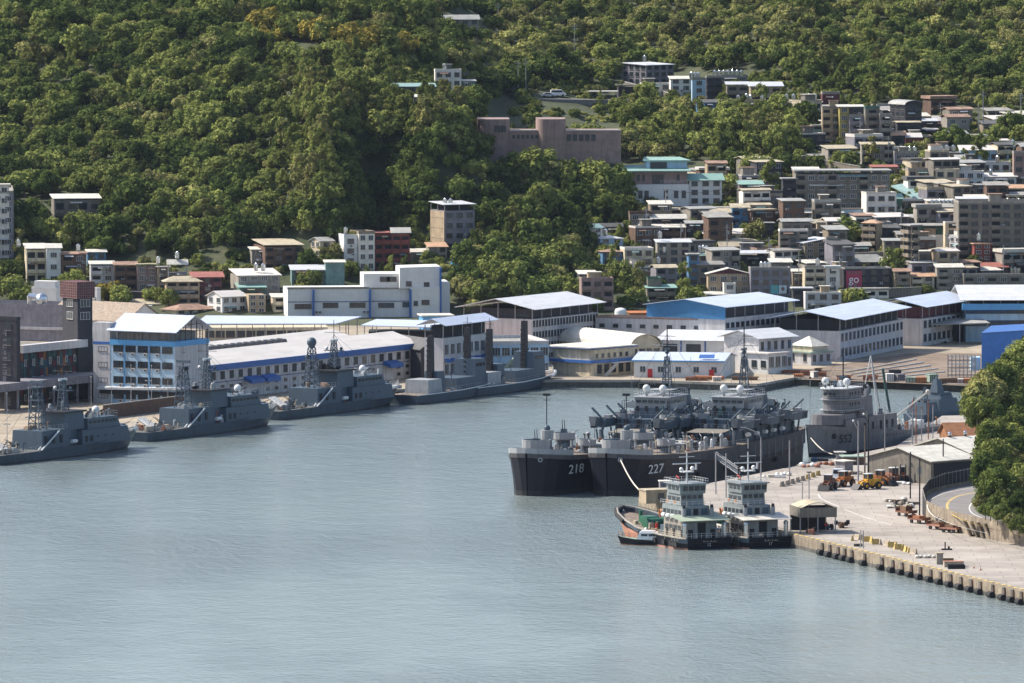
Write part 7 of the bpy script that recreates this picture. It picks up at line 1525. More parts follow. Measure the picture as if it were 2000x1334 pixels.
# ---------------- small stealthy warship beyond
C = at_z(1790, 824, 0); r = thing('missile_boat', 'small blue-grey angular warship beyond the salvage ship', 'warship', C, R(66)); r.scale = (.62,)*3; r.rotation_euler.z = R(56); G = 'navy_grey'
hull(r, [(-2,4.6,3.0,-2,4.2),(10,4.9,3.1,10,4.8),(24,4.4,3.5,22,3.6),(33,2.2,4.2,30,1.0),(37,.2,4.6,33,.1)], 'navy_grey', 'navy_deck')
blk(r, 'hangar', 0, 9, 4.4, 3.0, 7.2, G, .7); blk(r, 'deckhouse', 9, 24, 4.6, 3.0, 8.0, G, .8, None, .8); blk(r, 'bridge', 12, 21, 3.2, 8.0, 10.2, G, .5, (8.9,.6), .6)
blk(r, 'pyramid_mast', 12, 17, 1.8, 10.2, 15.0, G, 1.0); lattice(r, 6, 0, 7.2, 12.5, .9, .25, G, 5); part('mast_head', r, lambda b: (b.tube((14.5,0,15),(14.5,0,18),.1,G), b.box(13,16,-1.2,1.2,13.2,13.4,G), b.sph(14.5,0,15.3,.5,G))); radome(r, 20, 2.4, 8.0, .6, 'navy_light'); gun(r, 28, 0, 3.9, 3, 10, 0, G)
clutter(r, -1, 9, 3, 7.2, 8, SR, ['navy_grey','navy_light','mast_dark'], .9); part('ensign', r, lambda b: (b.tube((-2,0,3),(-2,0,10),.06,'mast_dark'), b.add([(-2,.05,9.6),(-2,.05,7),(-3.4,.3,4.6),(-3.0,.2,7.2)],[(0,1,2,3),(3,2,1,0)],'red_paint')))
# ---------------- tugs
def tug(label, px, py, mark, awn, th=115):
    C = at_z(px, py, 0); r = thing('tugboat', label, 'tugboat', C, R(th), 'tugs at the pier'); Wt = 'tug_white'
    st = [(0,4.9,2.2,.6,4.4),(2,5.5,2.2,2,5.2),(10,5.8,2.3,10,5.7),(20,5.8,2.9,20,5.5),(27,5.0,3.8,26.5,4.2),(33,3.6,4.6,32,2.6),(37,1.9,5.2,35.5,1.0),(38.3,.3,5.5,36.3,.1)]
    hull(r, st, 'hull_black', 'deck_rusty', 'hull_rust_red', bul=.95)
    part('rub_rail', r, lambda b: [b.tube((a[0],s_*(a[1]+.08),a[2]),(c[0],s_*(c[1]+.08),c[2]),.22,'wall_grey',6) for s_ in (1,-1) for a, c in zip(st, st[1:])])
    part('bow_plating', r, lambda b: [b.add([(a[0],s_*(a[4]+(a[1]-a[4])*.55+.03),a[2]*.62),(c[0],s_*(c[4]+(c[1]-c[4])*.55+.03),c[2]*.62),(c[3],s_*(c[4]+.04),.25),(a[3],s_*(a[4]+.04),.25)],[(0,1,2,3),(3,2,1,0)],'hull_rust_red') for s_ in (1,-1) for a, c in zip(st[3:-1], st[4:])])
    blk(r, 'main_house', 3.6, 13.5, 3.3, 1.4, 5.2, 'wall_grey', .05, (3.3,.9)); part('side_door', r, lambda b: [b.box(x,x+.8,3.24,3.36,1.5,3.5,'mast_dark') for x in (5,8.5,11.5)]); blk(r, 'deck_locker', 14.5, 17.5, 2.2, 1.6, 3.6, 'navy_grey', .1)
    part('aft_bulkhead', r, lambda b: (b.box(3.5,3.58,-3.2,-.9,1.5,4.9,Wt), b.box(3.5,3.58,.9,3.2,1.5,4.9,Wt), b.box(3.44,3.5,-2.9,-1.9,1.5,3.6,'void'), b.box(3.44,3.5,1.9,2.9,1.5,3.6,'void'), b.box(3.44,3.5,-.8,.8,1.5,4.9,'void')))
    part('awning', r, lambda b: b.slab([(1.4,-5.2,5.5),(1.4,5.2,5.5),(7,5.4,6.3),(7,-5.4,6.3)],.12,awn)); part('awning_post', r, lambda b: [b.tube((1.6,y,1.4),(1.6,y,5.4),.07,Wt,5) for y in (-5,-2.2,2.2,5)])
    blk(r, 'upper_house', 6, 15, 3.0, 5.2, 7.9, Wt, .1, (6.3,.8)); part('upper_house_panels', r, lambda b: (b.box(5.94,6.0,-2.4,-1.1,5.5,7.4,'navy_grey'), b.box(5.94,6.0,1.1,2.4,5.5,7.4,'navy_grey'), b.box(5.94,6.0,-.5,.5,5.4,7.4,'void')))
    blk(r, 'bridge_house', 7.6, 14, 2.5, 7.9, 10.2, Wt, .1, (8.8,.8)); part('aft_window', r, lambda b: [b.box(7.55,7.68,y,y+.8,9.2,9.9,'glass') for y in (-2.1,-.9,.3,1.4)])
    blk(r, 'wheelhouse', 7.4, 13.2, 2.7, 10.2, 12.0, Wt, -.12, (10.9,.85)); part('wheelhouse_window', r, lambda b: [b.box(7.2,7.36,y,y+.95,10.8,11.7,'glass') for y in (-2.6,-1.35,-.1,1.15)]); part('wheelhouse_roof', r, lambda b: b.box(6.9,13.8,-3.2,3.2,12.0,12.2,Wt))
    rails(r, [(7,-3.1,12.2),(7,3.1,12.2),(13.6,3.1,12.2),(13.6,-3.1,12.2),(7,-3.1,12.2)], .9, 'frame_white', 1.1); rails(r, [(6.1,-3.2,7.9),(6.1,3.2,7.9),(15,3.2,7.9)], .9, 'frame_white', 1.1); rails(r, [(.3,4.8,2.2),(.3,-4.8,2.2)], .9, 'frame_white', 1.0); rails(r, [(.5,4.9,2.2),(2,5.4,2.2),(10,5.7,2.3),(14,5.7,2.4)], .9, 'wall_cream', 1.0); rails(r, [(.5,-4.9,2.2),(2,-5.4,2.2),(10,-5.7,2.3)], .9, 'wall_cream', 1.0)
    part('mast', r, lambda b: (b.tube((10,0,12.1),(10,0,18.0),.22,'frame_white',8,.12), b.tube((10,-3.0,15.9),(10,3.0,15.9),.12,'frame_white'), b.tube((10,-1.6,17.2),(10,1.6,17.2),.08,'frame_white'), b.box(9,11,-1.1,1.1,14.2,14.4,'frame_white'), b.sph(10,1.2,14.8,.4,'radome_white'), b.sph(10,-1.2,14.9,.45,'radome_white'), b.tube((10,-2,15.9),(10,-2,14.6),.2,'radome_white',6), b.tube((10,0,18.6),(10,0,20.5),.05,'frame_white',4)))
    part('signal_flag', r, lambda b: b.add([(10,-2.9,15.8),(10,-2.9,14.8),(9.2,-2.5,14.5),(9.2,-2.5,15.4)],[(0,1,2,3),(3,2,1,0)],'red_paint'))
    for s_ in (1,-1):
        part('exhaust_stack', r, lambda b: (b.cyl(5.2,s_*3.0,5.2,7.6,.45,'navy_light',.4,10), b.cyl(5.2,s_*3.0,7.6,8.2,.34,'mast_dark',.3,8))); part('vent_cowl', r, lambda b: (b.cyl(2.2,s_*4.3,1.4,4.6,.42,'steel_tank',n=10), b.sph(2.2,s_*4.3,4.7,.5,'steel_tank',n=10,k=6)))
    part('life_raft', r, lambda b: [b.tube((x,3.7,5.9),(x+1.2,3.7,5.9),.38,'radome_white',8) for x in (8,10,12)]); part('life_ring', r, lambda b: [b.tube((x,3.1,8.6),(x,3.2,8.6),.36,'orange_paint',8) for x in (9,12)]); part('fire_monitor', r, lambda b: (b.cyl(13.4,0,12.2,12.8,.16,'rust',n=8), b.tube((13.4,0,12.8),(14.6,0,13.2),.1,'red_paint',6), b.tube((14.6,3.4,5.2),(15.0,3.6,6.8),.18,'orange_paint',6)))
    part('rescue_float', r, lambda b: (b.sph(15.6,2.6,6.0,.8,'orange_paint',n=10,k=6), b.box(16,17.2,-3,-1.6,5.2,6.4,'orange_paint')))
    part('towing_winch', r, lambda b: (b.tube((24,-1.9,3.3),(24,1.9,3.3),1.0,'boat_green',12), b.tube((24,-2.3,3.3),(24,-1.9,3.3),1.4,'boat_green',12), b.tube((24,1.9,3.3),(24,2.3,3.3),1.4,'boat_green',12), b.box(25.4,28.6,-1.2,1.2,2.6,4.4,'boat_green'), b.cyl(30.5,0,3.4,5.2,.4,'boat_green',n=8), b.box(22,26,-2.6,2.6,2.0,2.4,'boat_green')))
    clutter(r, 19, 31, 3.4, 2.4, 14, SR, ['boat_green','cargo_net','mast_dark','boat_green','red_paint','rope'], 1.0); clutter(r, 3, 19, 5.1, 1.5, 30, SR, ['steel_tank','frame_white','rope','mast_dark','rust','cargo_net'], 1.1)
    part('bow_fender', r, lambda b: b.path([(a[0]+.25,s_*(a[1]+.3),a[2]-.3) for s_ in (1,) for a in st[4:]]+[(a[0]+.25,-(a[1]+.3),a[2]-.3) for a in reversed(st[4:])], .42, 'rubber', 8))
    for s_ in (1,-1):
        for x in (2.6,3.7,4.9,8,12): part('tyre_fender', r, lambda b: (b.tube((x,s_*5.7,1.0),(x,s_*6.15,1.0),.6,'rubber',10), b.tube((x,s_*5.75,1.6),(x,s_*5.65,2.4),.05,'rope',4)))
    part('stern_lettering', r, lambda b: [b.box(.0,.1,y,y+.25,1.42,1.42+.12+.18*(k%2),'wall_grey') for k, y in enumerate([-1.6,-1.2,-.8,-.45,0,.4,.75,1.1])]); put_text('stern_number', mark, .85, 'frame_white', r, (.24,0,.85), (0,-1,0))
    return r
tug('outer harbour tug with rusty flanks and a sage green stern awning', 1386, 1073, '12', 'awning_green')
tug('inner harbour tug beside the pier with a pale yellow-green stern awning', 1506, 1071, '17', 'roof_offwhite')
# ---------------- pilot launch
C = at_z(1262, 1064, 0); r = thing('pilot_launch', 'small white-cabined launch alongside the outer tug', 'launch', C, R(180-8))
hull(r, [(-5.2,1.4,.9,-5,1.2),(-2,1.7,1.0,-2,1.5),(2,1.6,1.2,2,1.3),(4.4,.9,1.5,3.8,.5),(5.6,.08,1.8,4.9,.05)], 'hull_black', 'roof_green', 'rust')
blk(r, 'cabin', -2.4, 1.8, 1.15, 1.0, 2.5, 'white_paint', .1, (1.75,.45), .5); blk(r, 'cabin_roof', -1.8, 1.0, .9, 2.5, 2.8, 'white_paint', .1); part('fender_strip', r, lambda b: [b.tube((-5.2+i*1.5,s_*1.55,.75),(-4.2+i*1.5,s_*1.6,.8),.22,'rubber',6) for i in range(5) for s_ in (1,-1)])
rails(r, [(1.8,1.2,1.2),(4.6,.5,1.5),(5.4,0,1.8),(4.6,-.5,1.5),(1.8,-1.2,1.2)], .8, 'orange_paint', 1.0); part('antenna', r, lambda b: (b.tube((-.5,0,2.8),(-.5,0,4.6),.04,'frame_white',4), b.tube((-1.2,-.4,3),(.2,.4,3),.06,'orange_paint',4))); part('stern_well', r, lambda b: (b.box(-4.8,-2.5,-1.2,1.2,.95,1.5,'white_paint'), b.box(-4.6,-3.6,-.9,.9,1.5,1.9,'roof_orange')))
# ================================================================ the wharf on the right
def on(px, py, z=WZ): return at_z(px, py, z)
# pier-tip kiosks
t = thing('pier_tip_hut', 'low brown flat-topped hut with two dark windows on the pier tip', 'hut', on(1262,984), R(20)); part('wall', t, lambda b: b.box(0,7.5,0,4,0,2.6,'wall_tan')); part('roof', t, lambda b: b.box(-.2,7.7,-.2,4.2,2.6,2.8,'roof_tan'))
for x in (3.2,5.4): place_win(t, 'R', 1, 1, x, .9, 1.2, 1.1, 'd')
t = thing('site_cabin', 'small blue-grey cabin with a white roof edge by landing ship 227', 'cabin', on(1289,962), R(5)); part('wall', t, lambda b: b.box(0,2.2,0,2.2,0,2.2,'wall_lilac')); part('roof', t, lambda b: b.box(-.15,2.35,-.15,2.35,2.2,2.4,'wall_white')); part('door', t, lambda b: b.box(.3,1.1,-.05,0,0,1.9,'navy_grey'))
b = MB(); b.cyl(0,0,0,1.1,.7,'roof_tan',.5,10); b.cyl(0,0,1.1,1.5,.35,'wall_green',n=8); tag(b.build('bollard', loc=on(1275,974)), 'squat mooring bollard on the pier tip', 'bollard')
# tyre fenders along the wharf edge
fpx = [1607,1622,1638,1651,1665,1690,1724,1745,1763,1781,1799,1819,1838,1858,1878,1898,1916,1940,1962,1979,1996]
wl = lambda px: 972+(px-1247)*(1156-972)/(2000-1247)
for i, px in enumerate(fpx):
    p_ = on(px, wl(px)); n_ = Vector((-wd.y*-1, wd.x*-1, 0)); nrm = Vector((wd.y, -wd.x, 0)); nrm = nrm if nrm.y < 0 else -nrm
    t = thing('dock_fender', 'row of black tyre dock fenders chained to the wharf wall', 'fender', (p_.x, p_.y, 0), math.atan2(wd.y, wd.x), 'tyre dock fenders along the wharf')
    t['label'] = ['leftmost' if i == 0 else 'rightmost visible' if i == len(fpx)-1 else '%s from left' % ['','second','third','fourth','fifth','sixth','seventh','eighth','ninth','tenth','eleventh','twelfth','thirteenth','fourteenth','fifteenth','sixteenth','seventeenth','eighteenth','nineteenth','twentieth'][i]][0]+' black tyre fender hanging on the wharf wall'
    s_ = -1 if (Matrix.Rotation(math.atan2(wd.y, wd.x),3,'Z') @ Vector((0,-1,0))).dot(nrm) > 0 else 1
    part('tyre', t, lambda b: (b.tube((-.9,s_*.55,.55),(.9,s_*.55,.55),.58,'rubber',14), b.tube((-.92,s_*.55,.55),(.92,s_*.55,.55),.25,'void',8))); part('chain', t, lambda b: [b.tube((x,s_*.3,1.0),(x,s_*.06,2.3),.05,'rust',4) for x in (-.6,.6)])
    part('fender_block', t, lambda b: b.box(-.5,.5,s_*.0 if s_ > 0 else -.28,.28 if s_ > 0 else 0,1.0,2.38,'quay_dark'))
# kerb along the edge
kd = math.atan2(wd.y, wd.x); b = MB(); b.T = Matrix.Translation(W0) @ Matrix.Rotation(kd,4,'Z'); b.box(0,330,.1,.8,0,.28,'quay_wall')
for i in range(110): b.box(i*3,i*3+1.2,.12,.78,.28,.33,'line_yellow')
tag(b.build('kerb'), kind='structure')
# jersey barriers
JB = {}
def barrier(loc, rz, paint, label):
    if paint not in JB:
        b = MB(); b.hexa([(-.9,-.35,0),(.9,-.35,0),(.9,.35,0),(-.9,.35,0)],[(-.9,-.2,.35),(.9,-.2,.35),(.9,.2,.35),(-.9,.2,.35)],paint); b.hexa([(-.9,-.2,.35),(.9,-.2,.35),(.9,.2,.35),(-.9,.2,.35)],[(-.9,-.1,1.05),(.9,-.1,1.05),(.9,.1,1.05),(-.9,.1,1.05)],paint)
        o = b.build('jersey_barrier'); JB[paint] = o
        r = o
    else: r = JB[paint].copy(); COL.objects.link(r)
    r.location = loc; r.rotation_euler = (0,0,rz); tag(r, label, 'barrier', 'road barriers on the wharf')
ordn = ['first','second','third','fourth','fifth','sixth','seventh','eighth','ninth','tenth','eleventh','twelfth','thirteenth','fourteenth','fifteenth','sixteenth']
bpx = [(1665,1056,'barrier_yellow'),(1675,1054,'barrier_concrete'),(1683,1054,'barrier_concrete'),(1692,1058,'barrier_yellow'),(1702,1059,'barrier_yellow'),(1711,1063,'barrier_yellow'),(1718,1063,'barrier_concrete'),(1732,1066,'barrier_concrete'),(1743,1069,'barrier_yellow'),(1749,1071,'barrier_yellow'),(1756,1073,'barrier_yellow'),(1762,1075,'barrier_yellow'),(1769,1077,'barrier_yellow'),(1775,1079,'barrier_yellow'),(1784,1082,'barrier_concrete')]
for i, (px, py, m) in enumerate(bpx): barrier(on(px,py), kd+HC.uniform(-.5,.5)+(1.2 if i in (3,5,8,10) else 0), m, '%s %s jersey barrier from the left in the wharf row' % (ordn[i], 'yellow' if 'yellow' in m else 'bare concrete'))
for i, (px, py) in enumerate([(1528,950),(1538,948),(1548,945),(1558,942),(1568,939),(1578,936),(1588,932),(1598,929)]):
    barrier(on(px,py), R(70), 'barrier_yellow' if i > 4 else 'barrier_concrete', '%s barrier from the left in the dull row on the far pier edge' % ordn[i])
# blocks, crates, cones on the edge
for nm, lb, ct, px, py, fn in [
 ('concrete_block','upright grey block with a cap near the wharf edge','block',1835,1102,lambda b:(b.box(-.6,.6,-.6,.6,0,2.0,'wall_grey'),b.box(-.7,.7,-.7,.7,2.0,2.2,'roof_tan'))),
 ('timber_pile','pile of brown planks beside the capped grey block','timber',1846,1098,lambda b:[b.box(-1.6,1.6,-.9+.4*k,-.6+.4*k,.25*(k%3),.25*(k%3)+.24,'brown_wood') for k in range(5)]),
 ('crate','low pinkish-grey crate right of the capped block','crate',1862,1107,lambda b:(b.box(-1.8,1.8,-.8,.8,0,1.0,'barrier_concrete'),b.box(-1.85,1.85,-.85,.85,1.0,1.08,'hull_rust_red'))),
 ('black_beam','short black beam lying at the wharf edge','beam',1868,1111,lambda b:(b.box(-1.6,1.6,-.4,.4,0,.7,'rubber'),b.box(-1.7,1.5,-.2,.2,.7,.85,'rubber'))),
 ('floor_bollard','dark double bollard in the middle of the open wharf','bollard',1849,1074,lambda b:(b.box(-1,1,-.4,.4,0,.25,'rubber'),b.cyl(-.3,0,.25,1.5,.13,'rubber',n=8),b.cyl(.4,0,.25,.7,.2,'rubber',n=8))),
 ('sand_bags','pale sacks and mortar heap behind the barriers','sacks',1812,1090,lambda b:[b.sph(-2+k*.8,(k%2)*.5,.3,.5,'roof_offwhite',.32,8,5) for k in range(6)]),
 ('cable_cover','low brown box by the first wharf barriers','box',1676,1067,lambda b:(b.box(-.8,.8,-.4,.4,0,.5,'quay_dark'),b.box(-.9,.9,-.5,.5,.5,.58,'barrier_concrete')))]:
    b = MB(); fn(b); tag(b.build(nm, loc=on(px,py), rotz=.1), lb, ct)
for i, (px, py) in enumerate([(1867,1101),(1882,1105),(1902,1110),(1915,1114)]):
    b = MB(); b.box(-.22,.22,-.22,.22,0,.05,'orange_paint'); b.cyl(0,0,.05,.85,.16,'orange_paint',.03,10); b.cyl(0,0,.35,.55,.115,'white_paint',.085,10); tag(b.build('traffic_cone', loc=on(px,py)), '%s traffic cone from the left near the wharf edge' % ordn[i], 'traffic cone', 'traffic cones on the wharf')
for i, (px, py, hh, lb) in enumerate([(1567,975,3.4,'left of two short posts by the arched-roof shelter'),(1580,975,5.6,'taller post by the arched-roof shelter'),(1681,1070,3.4,'left thin post rising from the wharf edge'),(1686,1071,3.4,'right thin post rising from the wharf edge'),(1442,968,8,'dark lamp post between the two tugs'),(1542,945,9,'brown pole at the far pier edge'),(1418,972,9,'pale pole behind the outer tug'),(1398,965,8.5,'thin pale pole near the gangway')]):
    b = MB(); b.cyl(0,0,0,hh,.11 if hh < 6 else .14,'pole_metal' if i != 4 else 'mast_dark',n=6); 
    if i in (1,4): b.box(-.5,.5,-.15,.15,hh-.2,hh,'mast_dark')
    tag(b.build('post', loc=on(px,py)), lb, 'post')
b = MB(); b.cyl(0,0,0,9.5,.16,'pole_metal',.12,8); b.path([(0,0,9.5),(-.4,.1,10.3),(-1.3,.3,10.9),(-3.2,.8,11.6)],.1,'pole_metal',6); b.box(-4.2,-3.0,.6,1.0,11.5,11.75,'pole_metal'); tag(b.build('street_lamp', loc=on(1486,945)), 'tall curved-arm street lamp standing behind the inner tug', 'street lamp')
b = MB(); b.cyl(0,0,0,10.5,.13,'pole_metal',.1,8); b.box(-.4,.4,-.1,.1,10.3,10.6,'frame_white'); tag(b.build('street_lamp', loc=on(1728,888)), 'slender white mast light in front of the salvage ship stern', 'street lamp')
# arched-roof shelter
t = thing('arched_shelter', 'open shelter with a shallow arched roof and grey-green fascia beside the inner tug', 'shelter', on(1562,1042), R(12))
W_ = 7.2; D_ = 8
b = MB()
for i in range(8):
    u0, u1 = i/8, (i+1)/8; z0_, z1_ = 4.9+1.1*math.sin(math.pi*u0), 4.9+1.1*math.sin(math.pi*u1); b.slab([(W_*u0,-.3,z0_),(W_*u1,-.3,z1_),(W_*u1,D_,z1_),(W_*u0,D_,z0_)],.12,'roof_tan')
b.build('roof', t); part('fascia', t, lambda b: (b.box(-.1,W_+.1,-.42,-.3,3.1,5.0,'wall_concrete'), b.box(-.1,.02,-.3,D_,3.1,5.0,'wall_concrete'), b.box(W_-.02,W_+.1,-.3,D_,3.1,5.0,'wall_concrete')))
part('post', t, lambda b: [b.box(x-.1,x+.1,y-.1,y+.1,0,4.9,'pole_metal') for x in (.1,W_/2,W_-.1) for y in (0,D_-.2)]); part('back_wall', t, lambda b: b.box(0,W_,D_-.2,D_-.1,0,4.8,'void'))
for i,(px,py,m,lb) in enumerate([(1622,1034,'panel_blue','blue drum pile right of the arched shelter'),(1636,1031,'brown_wood','brown rope heap right of the blue drums'),(1650,1030,'mast_dark','dark tyre heap at the end of the drum pile'),(1583,1044,'hull_rust_red','rusty pallet leaning left of the arched shelter')]):
    b = MB()
    for k in range(7): b.cyl(HC.uniform(-1,1),HC.uniform(-.6,.6),.3*(k//3),.3*(k//3)+.8,.36,m if k%3 else 'rubber',n=8)
    tag(b.build('drum_pile' if i==0 else 'gear_heap', loc=on(px,py)), lb, 'heap')
b = MB(); b.cyl(0,0,0,3,.06,'pole_metal',n=6); b.sph(0,0,1.5,.3,'red_paint',n=8,k=5); b.box(-.1,.1,-.1,.1,2,3,'barrier_yellow'); tag(b.build('marker_post', loc=on(1613,1040)), 'thin yellow post with a red float in front of the arched shelter', 'post')
# wheel loaders / forklifts
def loader(label, px, py, rz, m, cab='glass', s=1.0, mast=False):
    r = thing('wheel_loader', label, 'wheel loader', on(px,py), rz); r.scale = (s,s,s)
    part('body', r, lambda b: (b.hexa([(-2.6,-.9,.9),(-.2,-.9,.9),(-.2,.9,.9),(-2.6,.9,.9)],[(-2.5,-.8,2.0),(-.2,-.8,2.2),(-.2,.8,2.2),(-2.5,.8,2.0)],m), b.box(-.2,2.2,-.7,.7,.8,1.5,m), b.box(-2.65,-2.55,-.6,.6,1.1,1.8,'mast_dark')))
    part('cab', r, lambda b: (b.box(-.6,.9,-.75,.75,1.5,2.1,m), b.box(-.55,.85,-.7,.7,2.1,3.1,'glass'), b.box(-.7,1.0,-.85,.85,3.1,3.25,'frame_white' if cab == 'glass' else m), [b.box(x,x+.1,y,y+.1,2.1,3.1,m) for x in (-.6,.8) for y in (-.75,.65)]))
    for x in (-1.7,1.5):
        for y in (-1.0,1.0):
            q = MB(); q.tube((0,-.28,0),(0,.28,0),.75,'rubber',14); w_ = q.build('wheel', r, loc=(x,y,.75)); q = MB(); q.tube((0,-.3,0),(0,.3,0),.35,m,10); q.build('rim', w_)
    if mast: part('fork_mast', r, lambda b: (b.box(2.2,2.4,-.6,-.45,.3,3.8,'mast_dark'), b.box(2.2,2.4,.45,.6,.3,3.8,'mast_dark'), b.box(2.4,3.6,-.5,-.35,.3,.4,'mast_dark'), b.box(2.4,3.6,.35,.5,.3,.4,'mast_dark')))
    else:
        part('lift_arm', r, lambda b: [b.path([(.8,y,1.9),(2.2,y,1.5),(3.0,y,.7)],.13,m,6) for y in (-.6,.6)]); part('bucket', r, lambda b: b.hexa([(2.8,-1.2,.1),(4.0,-1.2,.1),(4.0,1.2,.1),(2.8,1.2,.1)],[(2.9,-1.2,1.2),(3.1,-1.2,1.2),(3.1,1.2,1.2),(2.9,1.2,1.2)],'mast_dark'))
    return r
loader('rust-brown loader, leftmost of the parked machines', 1618, 957, -1.9, 'loader_brown'); loader('orange loader between the rusty loader and the white truck cab', 1648, 950, -2.2, 'loader_orange'); loader('bright yellow loader in the middle of the parked machines', 1697, 955, -2.5, 'loader_yellow'); loader('orange-yellow loader right behind the bright yellow one', 1718, 948, -.6, 'loader_orange')
loader('dark red forklift near the grey shed wall', 1745, 943, -1.2, 'loader_brown', mast=True); loader('second dark red forklift beside the grey shed wall', 1768, 941, -1.8, 'loader_brown', mast=True); loader('maroon forklift at the right end of the machine row', 1786, 940, -1.4, 'wall_maroon', mast=True)
def truck(label, px, py, rz, cabm='car_white', load='loader_brown'):
    r = thing('truck', label, 'truck', on(px,py), rz)
    part('cab', r, lambda b: b.hexa([(1.6,-1.05,.7),(3.4,-1.05,.7),(3.4,1.05,.7),(1.6,1.05,.7)],[(1.6,-1,2.6),(3.1,-1,2.6),(3.1,1,2.6),(1.6,1,2.6)],cabm)); part('windscreen', r, lambda b: b.add([(3.32,-.9,1.6),(3.32,.9,1.6),(3.14,.85,2.4),(3.14,-.85,2.4)],[(0,1,2,3),(3,2,1,0)],'glass')); part('side_window', r, lambda b: [b.box(2.0,2.9,y,y+.02,1.6,2.3,'glass') for y in (-1.07,1.05)])
    part('bed', r, lambda b: (b.box(-3.6,1.5,-1.1,1.1,.9,1.1,'mast_dark'), b.box(-3.6,1.5,-1.1,-1.02,1.1,1.6,load), b.box(-3.6,1.5,1.02,1.1,1.1,1.6,load)))
    for x in (-2.6,-1.6,2.4):
        for y in (-.95,.95): q = MB(); q.tube((0,-.16,0),(0,.16,0),.48,'rubber',12); q.build('wheel', r, loc=(x,y,.48))
truck('white-cabbed truck behind the orange loader', 1644, 938, -1.9); truck('pale truck cab parked at the open mouth of the grey shed', 1848, 936, -1.7, 'tug_white')
# sheds
def shed_px(name, label, cat, xl, xc, xr, yb, yt, a, wall, rk, rm, rh, **k):
    return bld(name, label, cat, xl, xc, xr, yb, yt, a, wall, z0=WZ, rf=(rk, rm, rh), base=.2, **k)
r, W, D, h = shed_px('storage_shed', 'large grey storage shed with a pale two-tone gable roof on the wharf', 'shed', 1694, 1818, 1905, 946, 901, 42, 'wall_concrete', 'gable', 'roof_offwhite', 2.4, axis='x', gable='wall_concrete')
part('shed_mouth', r, lambda b: b.box(.8,W-.5,-.08,-.01,0,h-.5,'void'))
r, W, D, h = shed_px('storage_shed', 'second storage shed behind, long white roof with small round vents', 'shed', 1775, 1894, 2010, 918, 884, 40, 'wall_concrete', 'gable', 'roof_offwhite', 2.6, axis='x', gable='wall_concrete')
for i in range(4): part('roof_vent', r, lambda b: (b.cyl(3+i*4.5,D*.5,h+2.2,h+3.2,.3,'mast_dark',n=8), b.sph(3+i*4.5,D*.5,h+3.3,.45,'steel_tank',n=8,k=5)))
r, W, D, h = shed_px('orange_house', 'orange-walled hut with a pinkish hipped roof behind the storage sheds', 'hut', 1846, 1853, 1925, 872, 851, 12, 'wall_rust', 'gable', 'wall_rust', 2.6, D=8, axis='x', gable='wall_rust')
r, W, D, h = shed_px('box_shed', 'small lilac-grey box shed with a pale roof behind the truck', 'shed', 1632, 1650, 1666, 926, 902, 35, 'wall_lilac', 'slab', 'roof_offwhite', .2)
shed_px('box_shed', 'tiny barred lilac cabin with white roof line on the far pier edge', 'cabin', 1633, 1635, 1648, 900, 884, 5, 'wall_lilac', 'slab', 'wall_white', .15, D=2)
shed_px('box_shed', 'low brown and green store beside the tiny barred cabin', 'store', 1648, 1650, 1690, 908, 893, 8, 'wall_brown', 'slab', 'roof_green', .2, D=4)
for i,(px,py,hh,m,lb) in enumerate([(1676,944,13,'pole_metal','thick left pole beside the parked machines'),(1689,944,12,'bark','brown wooden pole right of the thick pole'),(1696,940,14,'mast_dark','dark tall pole with a lamp beside the wooden pole'),(1778,974,9.5,'mast_dark','dark pole in front of the dark red forklifts'),(1796,1009,11.5,'mast_dark','dark pole at the end of the curved road wall'),(1842,942,9,'mast_dark','dark pole before the grey shed mouth'),(1764,938,6,'pole_metal','thin short pole left of the dark pole')]):
    b = MB(); b.cyl(0,0,0,hh,.19 if i < 3 else .15,m,.13,8)
    if i in (0,2): b.path([(0,0,hh-2),(-.8,0,hh-.4),(-1.0,0,hh)],.09,m,6); b.sph(-1.0,0,hh,.25,'radome_white',n=8,k=5)
    if i == 4: b.box(-.4,.4,-.1,.1,hh-3,hh-1.6,'pole_metal')
    tag(b.build('utility_pole', loc=on(px,py)), lb, 'utility pole')
for i,(px,py) in enumerate([(1782,868),(1789,866),(1800,862),(1813,858),(1822,856)]):
    b = MB(); b.cyl(0,0,0,7.5+i%2,.12,'rust' if i%2 else 'pole_metal',n=6); b.box(-.3,.3,-.1,.1,7.3,7.5,'rust'); tag(b.build('utility_pole', loc=on(px,py)), '%s of five thin rusty poles on the far pier edge' % ordn[i], 'pole', 'rusty poles on the far pier edge')
